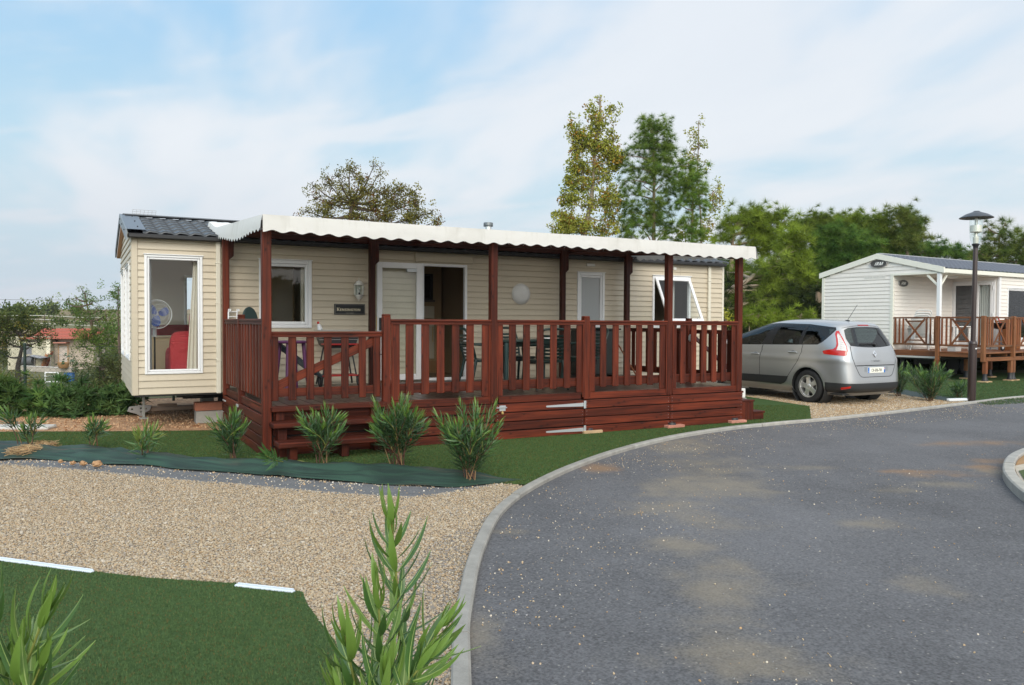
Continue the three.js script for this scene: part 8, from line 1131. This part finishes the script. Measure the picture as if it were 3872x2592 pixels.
  for (let r = 0; r < 6; r++) { const P = [], I = [], n = 150, x0 = X(250), x1 = X(800); for (let i = 0; i <= n; i++) for (let j = 0; j < 3; j++) { const t = (r + [0, 0, 1.05][j]) / 6, u = lerp(x0, x1, i / n), w = Math.abs(Math.sin(u / 0.24 * Math.PI)); P.push(u, lerp(Y(630), Y(550), t) + w * 0.05 + (j === 0 ? -0.03 : j === 1 ? 0.05 : 0), lerp(0.9, -2.6, t)); } for (let i = 0; i < n; i++) for (let j = 0; j < 2; j++) { const a = i * 3 + j; I.push(a, a + 3, a + 1, a + 1, a + 3, a + 4); } const g = new THREE.BufferGeometry(); g.setAttribute('position', new THREE.Float32BufferAttribute(P, 3)); g.setIndex(I); g.computeVertexNormals(); part('roof_tile_row', g, M([0.36 + 0.06 * (r % 2), 0.105, 0.07], 0.85), H); }
  part('door', bx(X(500), X(565), 0, Y(690), 0.002, 0.06, 0.01), M([0.58, 0.5, 0.45], 0.7), H); part('door_frame', [bx(X(492), X(499), 0, Y(682), 0.002, 0.09), bx(X(566), X(576), 0, Y(682), 0.002, 0.09), bx(X(499), X(566), Y(689), Y(682), 0.002, 0.09)], M([0.5, 0.33, 0.2], 0.7), H); part('door_canopy', bx(X(482), X(585), Y(668), Y(658), 0.0, 0.7, 0.01), M([0.5, 0.22, 0.17], 0.8), H); part('wall_lamp', cyl(0.1, 0.06, 0.25, X(485), Y(645), 0.15, 10), DARK, H); part('wing_window', bx(X(250), X(310), Y(760), Y(680), 0.6, 0.63), M([0.2, 0.2, 0.22], 0.3), H);
  const S = thing('sun_canopy', 'grey fabric sunshade on thin poles beside the valley house', 'sunshade', wpt(330, 870, -1.5)), q = (x, y, dz = 0) => wpt(x, y, -1.5 + dz).sub(S.position); { const g = new THREE.BufferGeometry(), a = q(215, 770, 1), b = q(265, 752, 1.5), c = q(430, 785, 1), d = q(335, 798, -1); g.setAttribute('position', new THREE.Float32BufferAttribute([a, d, b, b, d, c].flatMap((p) => [p.x, p.y, p.z]), 3)); g.computeVertexNormals(); part('fabric', g, M([0.3, 0.31, 0.34], 0.8), S); part('hem', [tube([a, d], 0.03, 5), tube([d, c], 0.03, 5), tube([b, c], 0.03, 5)], M([0.2, 0.2, 0.22], 0.7), S); for (const [x, y, y2] of [[290, 785, 880], [345, 795, 880], [425, 786, 870]]) part('pole', tube([q(x, y, 0), q(x, y2, 0)], 0.025, 5), M([0.25, 0.22, 0.2], 0.6), S); }
  const B = thing('dark_tank', 'dark round tank beside the valley house under the tree', 'tank', wpt(225, 860, -1)); part('shell', new THREE.CylinderGeometry(0.32, 0.32, 1, 22).rotateZ(1.57).translate(0, 0.34, 0), M([0.1, 0.1, 0.11], 0.5), B); part('lid', new THREE.CylinderGeometry(0.12, 0.12, 0.06, 12).translate(0, 0.68, 0), DARK, B);
  for (let i = 0; i < 4; i++) { const o = thing('leaning_plank', ['pale plank leaning on the valley house, leftmost', 'brown plank leaning on the valley house, second from left', 'dark plank leaning on the valley house, third from left', 'red brown plank leaning on the valley house, rightmost'][i], 'plank', wpt(355 + i * 16, 875, -1)); part('board', bar(V3(0, 0, 0.2), V3(0.18, 1.1, -0.3), 0.14, 0.04), [PINE_PALE, PINES[0], PINES[1], WOODS[1]][i], o); part('board_end', bar(V3(0.17, 1.1, -0.31), V3(0.19, 1.2, -0.34), 0.14, 0.04), PINES[1], o); }
  groundBarFar('low_garden_wall', 'low pale wall with a pot in front of the valley house', [190, 885], [610, 905], 0.35); 
  function groundBarFar(n, l, a, b, h) { const A = wpt(...a, -3), Bq = wpt(...b, -3), o = thing(n, l, 'wall', A); const d = Bq.clone().sub(A); part('wall_body', bar(V3(0, 0, 0), d, 0.25, h, 0.02), M([0.55, 0.5, 0.45], 0.9, { map: concrete }), o); part('coping', bar(V3(0, h / 2 + 0.03, 0), d.clone().add(V3(0, h / 2 + 0.03, 0)), 0.32, 0.05, 0.01), CONCRETE_PALE, o); }
  const pot = thing('flower_pot', 'terracotta pot with a dark plant on the low valley wall', 'pot', wpt(535, 880, -3.3)); part('pot_body', lathe([[0, 0], [0.3, 0], [0.4, 0.42], [0.36, 0.42], [0, 0.36]], 18), M([0.42, 0.23, 0.1], 0.85), pot); part('foliage', OAKC[1].clone().scale(1.2, 0.8, 1).translate(0, 0.75, 0), L_OLD, pot).userData.kind = 'stuff';
  const ped = (x, y, l) => { const o = thing('blue_barrel', l, 'barrel', AT(...C8(x, y), 30)); o.scale.setScalar(0.72); part('barrel_body', lathe([[0, 0], [0.15, 0], [0.17, 0.04], [0.18, 0.12], [0.17, 0.14], [0.18, 0.3], [0.17, 0.32], [0.16, 0.44], [0, 0.45]], 22), M([0.02, 0.1, 0.3], 0.5), o); part('barrel_rim', new THREE.TorusGeometry(0.155, 0.015, 6, 22).rotateX(1.57).translate(0, 0.45, 0), M([0.03, 0.1, 0.32], 0.5), o); };
  ped(570, 995, 'left of the two blue barrels beyond the fence'); ped(603, 995, 'right of the two blue barrels beyond the fence');
  for (const [x0, x1, y0, y1, l] of [[380, 492, 918, 1010, 'white metal gate frame in the garden beyond the fence'], [490, 556, 1080, 1130, 'small white garden frame low beyond the fence']]) { const Z = 27, a = AT(...C8(x0, y1), Z), o = thing(x0 < 400 ? 'garden_gate' : 'plant_stand', l, x0 < 400 ? 'gate' : 'plant stand', a), p = (x, y) => AT(...C8(x, y), Z).sub(a); part('tube_frame', [tube([p(x0, y1), p(x0, y0)], 0.022, 6), tube([p(x1, y1), p(x1, y0)], 0.022, 6), tube([p(x0, y0), p(x1, y0)], 0.022, 6)], WHITE, o); part('crossbar', [0.35, 0.85].map((t) => tube([p(x0, lerp(y0, y1, t)), p(x1, lerp(y0, y1, t))], 0.018, 6)), WHITE, o); }
  // chain-link fence behind the near home
  const Fv = 4.4, F = homeThing('chain_link_fence', 'dark green chain link fence with round posts behind the near home', 'fence', 0, 0, Fv), fh = 1.1, u0 = -6.6, GRN = M([0.012, 0.03, 0.022], 0.5);
  for (let u = -6.56; u < 7; u += 2.5) { part('post', [tube([V3(u, -0.15, 0), V3(u, fh + 0.04, 0)], 0.026, 10), new THREE.SphereGeometry(0.03, 10, 6).translate(u, fh + 0.05, 0)], GRN, F); }
  part('tension_wire', [0.08, 0.55, fh].map((y) => tube([V3(u0, y, 0.03), V3(6.2, y, 0.03)], 0.0035, 4)), GRN, F);
  { const w = [], st = 0.085; for (let u = u0 - fh; u < 6.2; u += st) for (const d of [1, -1]) { const a = Math.max(u, u0), b = Math.min(u + fh, 6.2); if (b <= a) continue; const ya = d > 0 ? a - u : fh - (a - u), yb = d > 0 ? b - u : fh - (b - u), g = new THREE.CylinderGeometry(0.0016, 0.0016, Math.hypot(b - a, yb - ya), 3, 1, true); g.rotateZ(-Math.atan2(b - a, yb - ya)).translate((a + b) / 2, (ya + yb) / 2, d * 0.002); w.push(g); } part('wire_mesh', w, M([0.06, 0.09, 0.075], 0.5), F).userData.kind = 'stuff'; }
  // overhead wires and a leaning pole far off
  const T = thing('overhead_wires', 'thin overhead wires crossing the sky at the far left', 'cable', AT(-100, 1140, 120)), wl = (y0, y1, Z) => tube([AT(-160, y0, Z).sub(T.position), AT(240, (y0 + y1) / 2 + 2, Z).sub(T.position), AT(700, y1, Z).sub(T.position)], 0.035 * Z / 120, 4, 12); part('wire', wl(1132, 1134, 120), M([0.25, 0.26, 0.28], 0.6), T);
  const Vw = thing('vine_wires', 'pale wires of a trellis on the far slope', 'trellis', AT(0, 1200, 75)); part('wire', [[1197, 1195], [1209, 1210], [1224, 1225]].map(([a, b]) => tube([AT(-80, a, 75).sub(Vw.position), AT(150, b - 1, 75).sub(Vw.position), AT(300, b + 6, 75).sub(Vw.position), AT(420, b + 8, 75).sub(Vw.position)], 0.03, 4, 12)), M([0.6, 0.58, 0.52], 0.6), Vw); part('trellis_post', [-40, 168, 300].map((x) => tube([AT(x, 1190, 75).sub(Vw.position), AT(x, 1235, 75).sub(Vw.position)], 0.04, 5)), BARK_DARK, Vw);
  const Pl = thing('leaning_pole', 'thin dark leaning pole on the far horizon at the left edge', 'pole', AT(2, 1163, 120)); part('shaft', tube([V3(0, -0.6, 0), AT(20, 1134, 120).sub(Pl.position)], 0.06, 6), DARK, Pl); part('tip', tube([AT(20, 1134, 120).sub(Pl.position), AT(21, 1132, 120).sub(Pl.position)], 0.07, 6), DARK, Pl);
}
scene.fog = new THREE.FogExp2(new THREE.Color().setRGB(0.72, 0.77, 0.84), 0.00018);
renderer.render(scene, camera);
